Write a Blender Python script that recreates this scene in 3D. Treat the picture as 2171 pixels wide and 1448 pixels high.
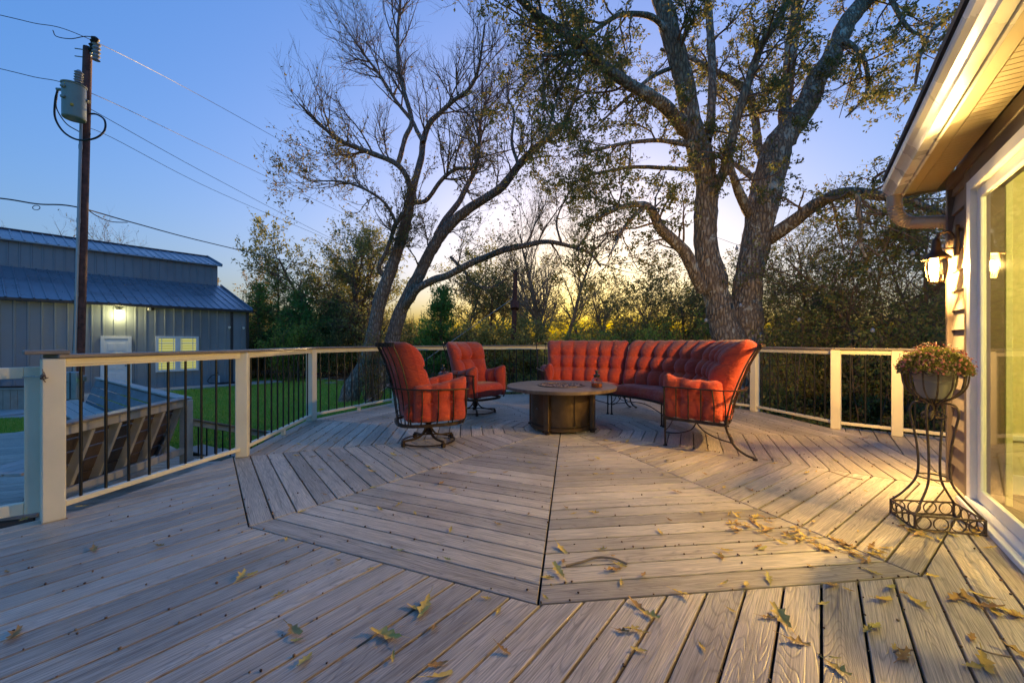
import bpy, math, random
import numpy as np
from mathutils import Vector, Matrix

for _o in list(bpy.data.objects):
    bpy.data.objects.remove(_o, do_unlink=True)
scene = bpy.context.scene
COL = scene.collection
rad = math.radians
random.seed(7)

# ---------------------------------------------------------------- camera
CAM_H = 1.17
cam_data = bpy.data.cameras.new("camera")
cam_data.sensor_fit = 'HORIZONTAL'
cam_data.sensor_width = 36.0
cam_data.lens = 36.0 * 870.0 / 2171.0
cam_data.clip_start = 0.05
cam_data.clip_end = 3000.0
cam = bpy.data.objects.new("camera", cam_data)
cam.location = (0, 0, CAM_H)
cam.rotation_euler = (rad(90), 0, 0)
COL.objects.link(cam)
scene.camera = cam

# ---------------------------------------------------------------- sky, sun, exposure
SUN_AZ, SUN_EL = 10.0, 1.6
world = bpy.data.worlds.new("World")
scene.world = world
world.use_nodes = True
wn = world.node_tree
wn.nodes.clear()
w_out = wn.nodes.new("ShaderNodeOutputWorld")
w_bg = wn.nodes.new("ShaderNodeBackground")
sky = wn.nodes.new("ShaderNodeTexSky")
sky.sky_type = 'NISHITA'
sky.sun_disc = False
sky.sun_elevation = rad(SUN_EL)
sky.sun_rotation = rad(SUN_AZ)
sky.altitude = 150
sky.air_density = 1.0
sky.dust_density = 7.0
sky.ozone_density = 3.4
w_bg.inputs["Strength"].default_value = 0.15
w_gam = wn.nodes.new("ShaderNodeGamma")
w_gam.inputs[1].default_value = 0.55
w_hsv = wn.nodes.new("ShaderNodeHueSaturation")
w_hsv.inputs["Hue"].default_value = 0.519
w_hsv.inputs["Saturation"].default_value = 1.34
wn.links.new(sky.outputs[0], w_gam.inputs[0])
wn.links.new(w_gam.outputs[0], w_hsv.inputs["Color"])
wn.links.new(w_hsv.outputs[0], w_bg.inputs["Color"])
wn.links.new(w_bg.outputs[0], w_out.inputs["Surface"])

sun_data = bpy.data.lights.new("sun", 'SUN')
sun_data.energy = 1.1
sun_data.angle = rad(1.0)
sun_data.color = (1.0, 0.66, 0.30)
sun = bpy.data.objects.new("sun", sun_data)
sun.rotation_euler = (rad(90 - SUN_EL), 0, rad(180 - SUN_AZ))
COL.objects.link(sun)

vs = scene.view_settings
vs.view_transform = 'Standard'
vs.look = 'None'
vs.exposure = 2.82
vs.gamma = 1.0
vs.use_curve_mapping = False
scene.cycles.use_denoising = True
scene.cycles.max_bounces = 7
scene.cycles.transparent_max_bounces = 16

# ---------------------------------------------------------------- helpers: points
def at(x, y, Y):
    return np.array([(x - 1085.5) / 870.0 * Y, Y, CAM_H - (y - 724.0) / 870.0 * Y])

def ground(x, y, z=0.0):
    k = (CAM_H - z) / (y - 724.0)
    return np.array([(x - 1085.5) * k, 870.0 * k, z])

# ---------------------------------------------------------------- helpers: meshes
class MB:
    def __init__(self):
        self.v, self.f, self.n = [], [], 0

    def add(self, verts, faces):
        verts = np.asarray(verts, float).reshape(-1, 3)
        self.v.append(verts)
        o = self.n
        self.f.extend([tuple(i + o for i in f) for f in faces])
        self.n += len(verts)
        return self

    def cbox(self, center, size, c=0.004, R=None):
        hx, hy, hz = [s / 2 for s in size]
        h = (hx, hy, hz)
        c = min(c, min(h) * 0.6)
        idx, vs_ = {}, []
        for sx in (-1, 1):
            for sy in (-1, 1):
                for sz in (-1, 1):
                    s = (sx, sy, sz)
                    for ax in range(3):
                        p = [s[k] * (h[k] - (0 if k == ax else c)) for k in range(3)]
                        idx[(s, ax)] = len(vs_)
                        vs_.append(p)
        vs_ = np.array(vs_)
        fs = []
        def put(q):
            pts = vs_[list(q)]
            nrm = np.cross(pts[1] - pts[0], pts[2] - pts[0])
            if np.dot(nrm, pts.mean(0)) < 0:
                q = q[::-1]
            fs.append(tuple(q))
        for ax in range(3):
            a, b = [k for k in range(3) if k != ax]
            for sg in (-1, 1):
                q = []
                for sa, sb in ((-1, -1), (1, -1), (1, 1), (-1, 1)):
                    s = [0, 0, 0]; s[ax] = sg; s[a] = sa; s[b] = sb
                    q.append(idx[(tuple(s), ax)])
                put(q)
            for sa in (-1, 1):
                for sb in (-1, 1):
                    s0 = [0, 0, 0]; s0[ax] = -1; s0[a] = sa; s0[b] = sb
                    s1 = list(s0); s1[ax] = 1
                    s0, s1 = tuple(s0), tuple(s1)
                    put([idx[(s0, a)], idx[(s1, a)], idx[(s1, b)], idx[(s0, b)]])
        for sx in (-1, 1):
            for sy in (-1, 1):
                for sz in (-1, 1):
                    s = (sx, sy, sz)
                    put([idx[(s, 0)], idx[(s, 1)], idx[(s, 2)]])
        if R is not None:
            vs_ = vs_ @ np.asarray(R, float).T
        return self.add(vs_ + np.asarray(center, float), fs)

    def obox(self, p0, p1, w, h, c=0.004, up=(0, 0, 1), ext=0.0):
        p0, p1 = np.asarray(p0, float), np.asarray(p1, float)
        d = p1 - p0
        L = np.linalg.norm(d)
        x = d / L
        y = np.cross(np.asarray(up, float), x)
        y /= np.linalg.norm(y)
        z = np.cross(x, y)
        R = np.stack([x, y, z], 1)
        return self.cbox((p0 + p1) / 2, (L + 2 * ext, w, h), c, R)

    def tube(self, pts, r, sides=8, closed=False, flat=None, caps=True, up=(0, 0, 1)):
        P = np.asarray(pts, float)
        K = len(P)
        r = np.full(K, r, float) if np.isscalar(r) else np.asarray(r, float)
        if closed:
            T = np.roll(P, -1, 0) - np.roll(P, 1, 0)
        else:
            T = np.gradient(P, axis=0)
        T /= np.linalg.norm(T, axis=1)[:, None] + 1e-12
        if flat is None:
            n = np.cross(T[0], (0, 0, 1.0))
            if np.linalg.norm(n) < 1e-3:
                n = np.cross(T[0], (1.0, 0, 0))
            n /= np.linalg.norm(n)
            Ns = []
            for k in range(K):
                n = n - T[k] * np.dot(n, T[k])
                n /= np.linalg.norm(n) + 1e-12
                Ns.append(n)
            N = np.array(Ns)
        else:
            upv = np.asarray(up, float)
            N = np.cross(np.broadcast_to(upv, T.shape), T)
            N /= np.linalg.norm(N, axis=1)[:, None] + 1e-12
        B = np.cross(T, N)
        a = np.arange(sides) / sides * 2 * math.pi + (math.pi / sides if flat is not None else 0)
        ca, sa = np.cos(a), np.sin(a)
        fl = 1.0 if flat is None else flat
        V = P[:, None, :] + r[:, None, None] * (ca[None, :, None] * N[:, None, :] + fl * sa[None, :, None] * B[:, None, :])
        F = []
        for k in range(K if closed else K - 1):
            k2 = (k + 1) % K
            for s in range(sides):
                s2 = (s + 1) % sides
                F.append((k * sides + s, k * sides + s2, k2 * sides + s2, k2 * sides + s))
        if caps and not closed:
            F.append(tuple(range(sides - 1, -1, -1)))
            F.append(tuple((K - 1) * sides + s for s in range(sides)))
        return self.add(V.reshape(-1, 3), F)

    def lathe(self, prof, seg=24, center=(0, 0, 0), cap0=True, cap1=True):
        prof = np.asarray(prof, float)
        a = np.arange(seg) / seg * 2 * math.pi
        V = np.zeros((len(prof), seg, 3))
        V[:, :, 0] = prof[:, 0:1] * np.cos(a)
        V[:, :, 1] = prof[:, 0:1] * np.sin(a)
        V[:, :, 2] = prof[:, 1:2]
        V += np.asarray(center, float)
        F = []
        for k in range(len(prof) - 1):
            for s in range(seg):
                s2 = (s + 1) % seg
                F.append((k * seg + s, k * seg + s2, (k + 1) * seg + s2, (k + 1) * seg + s))
        if cap0:
            F.append(tuple(range(seg - 1, -1, -1)))
        if cap1:
            F.append(tuple((len(prof) - 1) * seg + s for s in range(seg)))
        return self.add(V.reshape(-1, 3), F)

    def prism(self, poly, z0, z1, bev=0.0):
        """2D polygon extruded from z0 up to z1, top edge bevelled."""
        poly = np.asarray(poly, float)
        area = np.sum(poly[:, 0] * np.roll(poly[:, 1], -1) - np.roll(poly[:, 0], -1) * poly[:, 1])
        if area < 0:
            poly = poly[::-1]
        n = len(poly)
        rings = [np.c_[poly, np.full(n, z0)]]
        if bev > 0:
            rings.append(np.c_[poly, np.full(n, z1 - bev)])
            e0 = poly - np.roll(poly, 1, 0)
            e1 = np.roll(poly, -1, 0) - poly
            e0 /= np.linalg.norm(e0, axis=1)[:, None] + 1e-12
            e1 /= np.linalg.norm(e1, axis=1)[:, None] + 1e-12
            n0 = np.c_[-e0[:, 1], e0[:, 0]]
            n1 = np.c_[-e1[:, 1], e1[:, 0]]
            k = 1 + np.sum(n0 * n1, axis=1)
            off = (n0 + n1) / np.maximum(k, 0.25)[:, None] * bev
            rings.append(np.c_[poly + off, np.full(n, z1)])
        else:
            rings.append(np.c_[poly, np.full(n, z1)])
        F = []
        for q in range(len(rings) - 1):
            for s in range(n):
                s2 = (s + 1) % n
                F.append((q * n + s, q * n + s2, (q + 1) * n + s2, (q + 1) * n + s))
        F.append(tuple((len(rings) - 1) * n + s for s in range(n)))
        F.append(tuple(range(n - 1, -1, -1)))
        return self.add(np.concatenate(rings), F)

    def mesh(self, name, smooth=False, sharp=40):
        me = bpy.data.meshes.new(name)
        me.from_pydata(np.concatenate(self.v).tolist(), [], self.f)
        if smooth:
            me.polygons.foreach_set("use_smooth", np.ones(len(me.polygons), bool))
            if sharp:
                me.set_sharp_from_angle(angle=rad(sharp))
        me.update()
        return me

    def build(self, name, mat, parent=None, smooth=False, sharp=40, local=False):
        return link(name, self.mesh(name, smooth, sharp), mat, parent, local)

W = {}
def link(name, me, mat, parent=None, local=False):
    o = bpy.data.objects.new(name, me)
    if mat is not None and not me.materials:
        me.materials.append(mat)
    COL.objects.link(o)
    if parent is not None:
        o.parent = parent
        if local:
            W[o.name] = W[parent.name].copy()
        else:
            o.matrix_parent_inverse = W[parent.name].inverted()
            W[o.name] = Matrix()
    else:
        W[o.name] = Matrix()
    return o

def raw_mesh(name, V, F, smooth=False):
    """numpy verts (n,3) and quad/tri faces (m,k) straight into a mesh."""
    V = np.ascontiguousarray(V, dtype=np.float32)
    F = np.ascontiguousarray(F, dtype=np.int32)
    me = bpy.data.meshes.new(name)
    me.vertices.add(len(V))
    me.vertices.foreach_set("co", V.ravel())
    m, k = F.shape
    me.loops.add(m * k)
    me.loops.foreach_set("vertex_index", F.ravel())
    me.polygons.add(m)
    me.polygons.foreach_set("loop_start", np.arange(0, m * k, k, dtype=np.int32))
    me.polygons.foreach_set("loop_total", np.full(m, k, dtype=np.int32))
    me.update(calc_edges=True)
    if smooth:
        me.polygons.foreach_set("use_smooth", np.ones(m, bool))
    me.validate()
    return me

def tag(o, label=None, cat=None, group=None, kind=None):
    if label: o["label"] = label
    if cat: o["category"] = cat
    if group: o["group"] = group
    if kind: o["kind"] = kind
    return o

def thing(name, label, cat, loc=(0, 0, 0), rz=0.0, group=None, kind=None):
    o = bpy.data.objects.new(name, None)
    o.empty_display_size = 0.1
    o.location = Vector(loc)
    o.rotation_euler = (0, 0, rz)
    COL.objects.link(o)
    W[o.name] = Matrix.Translation(Vector(loc)) @ Matrix.Rotation(rz, 4, 'Z')
    return tag(o, label, cat, group, kind)

def smooth_path(pts, n=12):
    """Catmull-Rom through the points."""
    P = np.asarray(pts, float)
    Q = np.concatenate([[2 * P[0] - P[1]], P, [2 * P[-1] - P[-2]]])
    out = []
    for i in range(1, len(Q) - 2):
        t = np.linspace(0, 1, n, endpoint=False)[:, None]
        p0, p1, p2, p3 = Q[i - 1], Q[i], Q[i + 1], Q[i + 2]
        out.append(0.5 * ((2 * p1) + (-p0 + p2) * t + (2 * p0 - 5 * p1 + 4 * p2 - p3) * t ** 2 + (-p0 + 3 * p1 - 3 * p2 + p3) * t ** 3))
    out.append(P[-1:])
    return np.concatenate(out)

# ---------------------------------------------------------------- helpers: materials
class NT:
    def __init__(self, name):
        self.mat = bpy.data.materials.new(name)
        self.mat.use_nodes = True
        self.t = self.mat.node_tree
        self.t.nodes.clear()
        self.out = self.t.nodes.new("ShaderNodeOutputMaterial")

    def n(self, typ, ins=None, **props):
        nd = self.t.nodes.new("ShaderNode" + typ)
        for k, v in props.items():
            setattr(nd, k, v)
        for k, v in (ins or {}).items():
            s = nd.inputs[k]
            if isinstance(v, bpy.types.NodeSocket):
                self.t.links.new(v, s)
            else:
                if isinstance(v, (tuple, list)) and len(v) == 3 and s.type == 'RGBA':
                    v = (*v, 1.0)
                s.default_value = v
        return nd

    def math(self, op, a, b=0.0, clamp=False):
        return self.n("Math", {0: a, 1: b}, operation=op, use_clamp=clamp).outputs[0]

    def noise(self, vec, scale, detail=3, rough=0.55, dist=0.0):
        return self.n("TexNoise", {"Vector": vec, "Scale": scale, "Detail": detail, "Roughness": rough, "Distortion": dist}).outputs["Fac"]

    def ramp(self, fac, stops):
        r = self.n("ValToRGB", {"Fac": fac})
        els = r.color_ramp.elements
        while len(els) < len(stops):
            els.new(0.5)
        for e, (p, c) in zip(els, stops):
            e.position = p
            e.color = (*c, 1.0) if len(c) == 3 else c
        return r.outputs["Color"]

    def rampv(self, fac, p0, p1, v0=0.0, v1=1.0):
        return self.n("MapRange", {"Value": fac, "From Min": p0, "From Max": p1, "To Min": v0, "To Max": v1}).outputs[0]

    def mix(self, fac, a, b, mode='MIX'):
        m = self.n("Mix", data_type='RGBA', blend_type=mode)
        for key, v in ((0, fac), (6, a), (7, b)):
            s = m.inputs[key]
            if isinstance(v, bpy.types.NodeSocket):
                self.t.links.new(v, s)
            else:
                s.default_value = (*v, 1.0) if isinstance(v, (tuple, list)) and len(v) == 3 else v
        return m.outputs[2]

    def coord(self, which="Object"):
        return self.n("TexCoord").outputs[which]

    def mapping(self, vec, scale=(1, 1, 1), loc=(0, 0, 0), rot=(0, 0, 0)):
        return self.n("Mapping", {"Vector": vec, "Scale": scale, "Location": loc, "Rotation": rot}).outputs[0]

    def bump(self, h, strength=0.3, dist=0.01):
        return self.n("Bump", {"Height": h, "Strength": strength, "Distance": dist}).outputs[0]

    def bsdf(self, **kw):
        ins = {}
        for k, v in kw.items():
            ins[{"color": "Base Color", "rough": "Roughness", "metal": "Metallic", "normal": "Normal", "spec": "Specular IOR Level",
                 "trans": "Transmission Weight", "sheen": "Sheen Weight", "coat": "Coat Weight", "ior": "IOR",
                 "emit": "Emission Color", "emit_s": "Emission Strength", "alpha": "Alpha"}[k]] = v
        return self.n("BsdfPrincipled", ins)

    def done(self, node):
        self.t.links.new(node.outputs[0], self.out.inputs["Surface"])
        return self.mat

def plain(name, color, rough=0.5, metal=0.0, var=0.12, scale=6.0, bump=0.05, bscale=60.0, spec=0.5, coords="Object"):
    t = NT(name)
    v = t.coord(coords)
    a = t.noise(v, scale, 4)
    dark = tuple(c * (1 - var * 1.6) for c in color)
    light = tuple(min(1, c * (1 + var)) for c in color)
    col = t.mix(t.rampv(a, 0.3, 0.7), dark, light)
    b = t.noise(v, bscale, 3)
    ro = t.rampv(a, 0.3, 0.7, max(0.03, rough - 0.08), min(1, rough + 0.08))
    return t.done(t.bsdf(color=col, rough=ro, metal=metal, spec=spec, normal=t.bump(b, 0.4, bump * 0.02)))

MAT = {}
def mats():
    # composite deck boards: embossed cathedral grain, colour streaks along the board
    def deck(name, base, dark, warm):
        t = NT(name)
        uv = t.n("UVMap").outputs[0]
        g = t.noise(t.mapping(uv, (0.62, 7.5, 1)), 1.0, 1.5, 0.4, 0.25)
        lines = t.math('ABSOLUTE', t.math('SINE', t.math('MULTIPLY', g, 115.0)))
        lines = t.rampv(lines, 0.0, 0.55, 1.0, 0.0)
        lines = t.math('MAXIMUM', lines, 0.0)
        fine = t.noise(t.mapping(uv, (5.0, 210.0, 1)), 1.0, 3, 0.6)
        streak = t.noise(t.mapping(uv, (0.8, 26.0, 1)), 1.0, 4, 0.6)
        blotch = t.noise(t.coord("Object"), 1.3, 4, 0.6)
        rnd = t.n("ObjectInfo").outputs["Random"]
        col = t.mix(t.rampv(streak, 0.35, 0.7), base, warm)
        col = t.mix(t.math('MULTIPLY', t.rampv(streak, 0.58, 0.74), 0.5), col, dark)
        col = t.mix(t.math('MULTIPLY', lines, 0.36), col, dark)
        col = t.mix(t.math('MULTIPLY', t.rampv(fine, 0.40, 0.68), 0.66), col, dark)
        br = t.math('ADD', t.math('MULTIPLY', rnd, 0.5), t.rampv(blotch, 0.3, 0.7, 0.56, 0.96))
        mul = t.n("CombineXYZ", {0: br, 1: br, 2: br}).outputs[0]
        col = t.mix(1.0, col, mul, 'MULTIPLY')
        h = t.math('ADD', t.math('MULTIPLY', lines, -1.0), t.math('MULTIPLY', fine, -0.8))
        ro = t.rampv(blotch, 0.3, 0.7, 0.34, 0.50)
        return t.done(t.bsdf(color=col, rough=ro, spec=0.5, normal=t.bump(h, 0.55, 0.0016)))
    MAT["deck"] = deck("grey_composite_boards", (0.66, 0.55, 0.43), (0.10, 0.080, 0.066), (0.54, 0.43, 0.315))
    MAT["gap"] = plain("near_black_gap_shade", (0.02, 0.018, 0.016), 0.9)  # near-black colour standing in for shade between the boards
    MAT["cream"] = plain("cream_rail_vinyl", (0.84, 0.74, 0.54), 0.45, var=0.05, scale=3, bump=0.05, bscale=200)
    MAT["white"] = plain("white_trim_paint", (0.78, 0.78, 0.78), 0.4, var=0.04, scale=4, bump=0.03, bscale=150)
    MAT["cap"] = plain("brown_grey_rail_cap", (0.24, 0.20, 0.17), 0.38, var=0.15, scale=5, bump=0.1, bscale=180)
    MAT["black"] = plain("black_powder_coat", (0.012, 0.011, 0.011), 0.35, var=0.1, bump=0.02)
    MAT["bronze"] = plain("dark_bronze_metal", (0.062, 0.040, 0.027), 0.42, 0.65, var=0.25, scale=14, bump=0.15, bscale=300)
    MAT["drum"] = plain("hammered_bronze_drum", (0.13, 0.080, 0.045), 0.36, 0.7, var=0.2, scale=8, bump=0.25, bscale=420)
    MAT["iron"] = plain("rusty_plant_stand_iron", (0.13, 0.085, 0.06), 0.55, 0.4, var=0.35, scale=30, bump=0.3, bscale=300)

    # cushion fabric
    t = NT("burnt_red_outdoor_fabric")
    v = t.coord("Object")
    big = t.noise(v, 3.0, 3)
    wr = t.noise(t.mapping(v, (1, 1, 2.6)), 9.0, 4, 0.55, 0.8)
    weave = t.noise(v, 600.0, 1)
    col = t.mix(t.rampv(big, 0.3, 0.7), (0.40, 0.040, 0.022), (0.56, 0.078, 0.028))
    h = t.math('ADD', t.math('MULTIPLY', wr, 1.0), t.math('MULTIPLY', weave, 0.05))
    MAT["fabric"] = t.done(t.bsdf(color=col, rough=0.85, spec=0.2, sheen=0.25, normal=t.bump(h, 0.8, 0.024)))

    # fire table top: brown faux wood ring
    t = NT("brown_wood_look_table_top")
    v = t.coord("Object")
    st = t.noise(t.mapping(v, (3, 30, 1)), 1.0, 4)
    col = t.ramp(t.rampv(st, 0.3, 0.7), [(0, (0.085, 0.052, 0.034)), (0.5, (0.15, 0.098, 0.064)), (1, (0.23, 0.16, 0.11))])
    MAT["tabletop"] = t.done(t.bsdf(color=col, rough=0.42, normal=t.bump(st, 0.2, 0.002)))

    # thin glass: see-through with a fresnel reflection
    def thin_glass(name, tint, rough=0.02, boost=1.0):
        t = NT(name)
        fr = t.n("Fresnel", {"IOR": 1.5}).outputs[0]
        tr = t.n("BsdfTransparent", {"Color": tint})
        gl = t.n("BsdfGlossy", {"Roughness": rough, "Color": (1, 1, 1)})
        m = t.n("MixShader", {0: t.math('MULTIPLY', fr, boost, True), 1: tr.outputs[0], 2: gl.outputs[0]})
        return t.done(m)
    MAT["glass"] = thin_glass("clear_glass", (0.92, 0.94, 0.92), 0.03, 0.85)
    MAT["doorglass"] = thin_glass("screened_door_glass", (0.86, 0.85, 0.62), 0.035, 0.30)
    t = NT("seeded_lantern_glass")
    fr = t.n("Fresnel", {"IOR": 1.45}).outputs[0]
    tr = t.n("BsdfTransparent", {"Color": (0.97, 0.93, 0.8)})
    tl = t.n("BsdfTranslucent", {"Color": (0.8, 0.55, 0.22)})
    gl = t.n("BsdfGlossy", {"Roughness": 0.08})
    m1 = t.n("MixShader", {0: 0.12, 1: tr.outputs[0], 2: tl.outputs[0]})
    MAT["lantern"] = t.done(t.n("MixShader", {0: fr, 1: m1.outputs[0], 2: gl.outputs[0]}))
    t = NT("amber_lamp_oil")
    MAT["amber"] = t.done(t.bsdf(color=(0.55, 0.16, 0.04), rough=0.05, trans=0.5))

    def emit(name, col, s):
        t = NT(name)
        e_ = t.n("Emission", {"Color": (*col, 1), "Strength": s})
        return t.done(t.n("AddShader", {0: e_.outputs[0], 1: t.n("BsdfTransparent").outputs[0]}))
    MAT["bulb"] = emit("lit_bulb", (1.0, 0.60, 0.14), 1.6)
    MAT["barnbulb"] = emit("lit_barn_bulb", (1.0, 0.84, 0.34), 1.5)
    MAT["meterled"] = emit("green_meter_light", (0.4, 1.0, 0.1), 0.3)

    # barn
    MAT["barn"] = plain("blue_grey_ribbed_steel", (0.245, 0.285, 0.325), 0.40, 0.15, var=0.10, scale=0.8, bump=0.02)
    MAT["barnroof"] = plain("dark_blue_steel_roof", (0.215, 0.23, 0.27), 0.30, 0.35, var=0.12, scale=1.2, bump=0.02)
    MAT["barntrim"] = plain("dark_barn_trim", (0.045, 0.05, 0.06), 0.4, 0.2, var=0.1)
    t = NT("lit_blinds")
    v = t.coord("Object")
    z = t.n("SeparateXYZ", {0: v}).outputs[2]
    s = t.math('SINE', t.math('MULTIPLY', z, 62.0))
    col = t.mix(t.rampv(s, -0.2, 0.6), (0.55, 0.55, 0.12), (0.85, 0.86, 0.38))
    MAT["blinds"] = t.done(t.n("Emission", {"Color": col, "Strength": 0.085}))

    # house
    MAT["siding"] = plain("taupe_lap_siding", (0.19, 0.145, 0.115), 0.6, var=0.12, scale=3, bump=0.15, bscale=120)
    MAT["hometrim"] = plain("dark_brown_house_trim", (0.13, 0.092, 0.074), 0.5, var=0.12, scale=3, bump=0.05)
    MAT["soffit"] = plain("cream_soffit_panel", (0.40, 0.31, 0.14), 0.5, var=0.05, scale=3, bump=0.05)
    MAT["gutter"] = plain("white_aluminium_gutter", (0.62, 0.62, 0.60), 0.28, 0.1, var=0.06, scale=2.5, bump=0.02)
    MAT["spout"] = plain("tan_downspout", (0.36, 0.28, 0.20), 0.35, 0.2, var=0.08)
    MAT["shingle"] = plain("grey_roof_shingle", (0.09, 0.085, 0.08), 0.9, var=0.3, scale=10)
    MAT["roomwall"] = plain("cream_room_wall", (0.70, 0.66, 0.40), 0.8, var=0.04, scale=2)
    MAT["roomfloor"] = plain("brown_room_floor", (0.14, 0.10, 0.06), 0.5, var=0.2)
    MAT["curtain"] = plain("pale_curtain", (0.62, 0.62, 0.40), 0.9, var=0.06)
    MAT["concrete"] = plain("pale_concrete", (0.42, 0.40, 0.37), 0.85, var=0.18, scale=2.0, bump=0.3, bscale=60)
    MAT["creosote"] = plain("dark_creosote_pole", (0.13, 0.055, 0.045), 0.75, var=0.4, scale=9, bump=1.0, bscale=40)
    MAT["conduit"] = plain("grey_conduit", (0.36, 0.40, 0.44), 0.35, 0.4, var=0.06)
    MAT["steel"] = plain("galvanised_steel", (0.35, 0.37, 0.38), 0.4, 0.6, var=0.15)
    MAT["tank"] = plain("pale_grey_transformer_paint", (0.25, 0.30, 0.27), 0.4, var=0.08, scale=4)
    MAT["ceramic"] = plain("grey_ceramic", (0.32, 0.33, 0.36), 0.25, var=0.06)
    MAT["cable"] = plain("black_cable", (0.014, 0.013, 0.016), 0.5, var=0.1)
    MAT["yellow"] = plain("yellow_sticker", (0.6, 0.36, 0.03), 0.5, var=0.05)
    MAT["benchback"] = plain("dark_brown_bench_boards", (0.105, 0.075, 0.062), 0.6, var=0.25, scale=5, bump=0.6, bscale=80)
    MAT["benchgrey"] = plain("blue_grey_bench_boards", (0.20, 0.22, 0.24), 0.42, var=0.2, scale=6, bump=0.4, bscale=90)
    MAT["benchwood"] = plain("pale_grey_bench_frame", (0.46, 0.42, 0.37), 0.6, var=0.15, scale=5, bump=0.4, bscale=90)
    MAT["tanpanel"] = plain("tan_panel_boards", (0.42, 0.31, 0.24), 0.6, var=0.12, scale=4, bump=0.3)
    MAT["pot"] = plain("grey_taupe_plastic_pot", (0.25, 0.22, 0.19), 0.55, var=0.1)
    MAT["soil"] = plain("dark_soil", (0.03, 0.022, 0.016), 0.95, var=0.3, scale=40)
    MAT["rock"] = plain("pale_flagstone", (0.34, 0.29, 0.23), 0.9, var=0.25, scale=3, bump=1.0, bscale=25)
    MAT["log"] = plain("weathered_grey_log", (0.16, 0.125, 0.10), 0.9, var=0.35, scale=8, bump=1.0, bscale=30)
    MAT["hose"] = plain("dark_green_hose", (0.02, 0.06, 0.035), 0.4, var=0.1)

    # fire glass
    t = NT("copper_fire_glass")
    r = t.n("NewGeometry").outputs["Random Per Island"]
    col = t.ramp(r, [(0, (0.05, 0.03, 0.022)), (0.5, (0.20, 0.10, 0.06)), (0.8, (0.34, 0.20, 0.12)), (1, (0.42, 0.36, 0.34))])
    MAT["gems"] = t.done(t.bsdf(color=col, rough=0.15))

    # bark
    def bark(name, dark, mid, lichen, lich, sc=1.0):
        t = NT(name)
        v = t.coord("Object")
        vo = t.n("TexVoronoi", {"Vector": t.mapping(v, (15 * sc, 15 * sc, 4.2 * sc)), "Scale": 1.0, "Randomness": 1.0}, feature='DISTANCE_TO_EDGE').outputs["Distance"]
        nz = t.noise(t.mapping(v, (22 * sc, 22 * sc, 6 * sc)), 1.0, 5, 0.65)
        li = t.noise(t.mapping(v, (5, 5, 3.2)), 1.0, 5, 0.7)
        col = t.mix(t.rampv(t.math('ADD', t.math('MULTIPLY', vo, 1.2), t.math('MULTIPLY', nz, 0.5)), 0.15, 0.65), dark, mid)
        col = t.mix(t.rampv(li, lich, lich + 0.05), col, lichen)
        h = t.math('ADD', t.rampv(vo, 0.0, 0.35), t.math('MULTIPLY', nz, 0.8))
        return t.done(t.bsdf(color=col, rough=0.9, spec=0.2, normal=t.bump(h, 1.0, 0.035)))
    MAT["bark"] = bark("oak_bark", (0.10, 0.07, 0.052), (0.50, 0.38, 0.27), (0.60, 0.55, 0.45), 0.565)
    MAT["bark2"] = bark("ridged_brown_bark", (0.09, 0.062, 0.05), (0.46, 0.34, 0.27), (0.52, 0.48, 0.44), 0.62)
    MAT["twig"] = plain("brown_twig_bark", (0.22, 0.14, 0.095), 0.9, var=0.3, scale=3)
    MAT["twigpale"] = plain("pale_twig_bark", (0.36, 0.26, 0.17), 0.9, var=0.3, scale=3)

    # leaves
    def leaf(name, cols, trans=0.35):
        t = NT(name)
        r = t.n("NewGeometry").outputs["Random Per Island"]
        col = t.ramp(r, [(i / max(1, len(cols) - 1), c) for i, c in enumerate(cols)])
        b = t.bsdf(color=col, rough=0.6, spec=0.3)
        tl = t.n("BsdfTranslucent", {"Color": col})
        return t.done(t.n("MixShader", {0: trans, 1: b.outputs[0], 2: tl.outputs[0]}))
    MAT["leaf_oak"] = leaf("oak_leaves", [(0.095, 0.127, 0.050), (0.175, 0.207, 0.064), (0.272, 0.255, 0.069), (0.382, 0.272, 0.080), (0.144, 0.192, 0.064)], 0.5)
    MAT["leaf_elm"] = leaf("sparse_autumn_leaves", [(0.137, 0.125, 0.046), (0.227, 0.194, 0.057), (0.114, 0.137, 0.046), (0.319, 0.194, 0.068)], 0.5)
    MAT["leaf_thicket"] = leaf("thicket_leaves", [(0.095, 0.127, 0.038), (0.192, 0.255, 0.064), (0.318, 0.318, 0.080), (0.447, 0.318, 0.095), (0.144, 0.207, 0.064)], 0.5)
    MAT["leaf_cedar"] = leaf("cedar_foliage", [(0.074, 0.180, 0.048), (0.139, 0.340, 0.074), (0.100, 0.240, 0.080), (0.219, 0.439, 0.080)], 0.5)
    MAT["leaf_bg"] = leaf("olive_tree_leaves", [(0.180, 0.200, 0.074), (0.297, 0.311, 0.086), (0.439, 0.378, 0.119), (0.240, 0.280, 0.086)], 0.5)
    MAT["leaf_gold"] = leaf("golden_tree_leaves", [(0.251, 0.194, 0.068), (0.387, 0.273, 0.079), (0.182, 0.182, 0.057)], 0.5)
    MAT["leaf_shrub"] = leaf("green_shrub_leaves", [(0.111, 0.192, 0.038), (0.224, 0.382, 0.064), (0.382, 0.450, 0.080), (0.160, 0.224, 0.064)], 0.5)
    MAT["leaf_mum"] = leaf("mum_leaves", [(0.13, 0.14, 0.035), (0.22, 0.20, 0.05), (0.30, 0.25, 0.09)], 0.3)
    MAT["mum"] = leaf("mum_flowers", [(0.34, 0.07, 0.07), (0.46, 0.16, 0.15), (0.24, 0.05, 0.04), (0.55, 0.32, 0.20)], 0.2)
    MAT["grass"] = leaf("grass_blades", [(0.143, 0.314, 0.034), (0.227, 0.450, 0.053), (0.314, 0.450, 0.071), (0.399, 0.450, 0.114)], 0.35)
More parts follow.
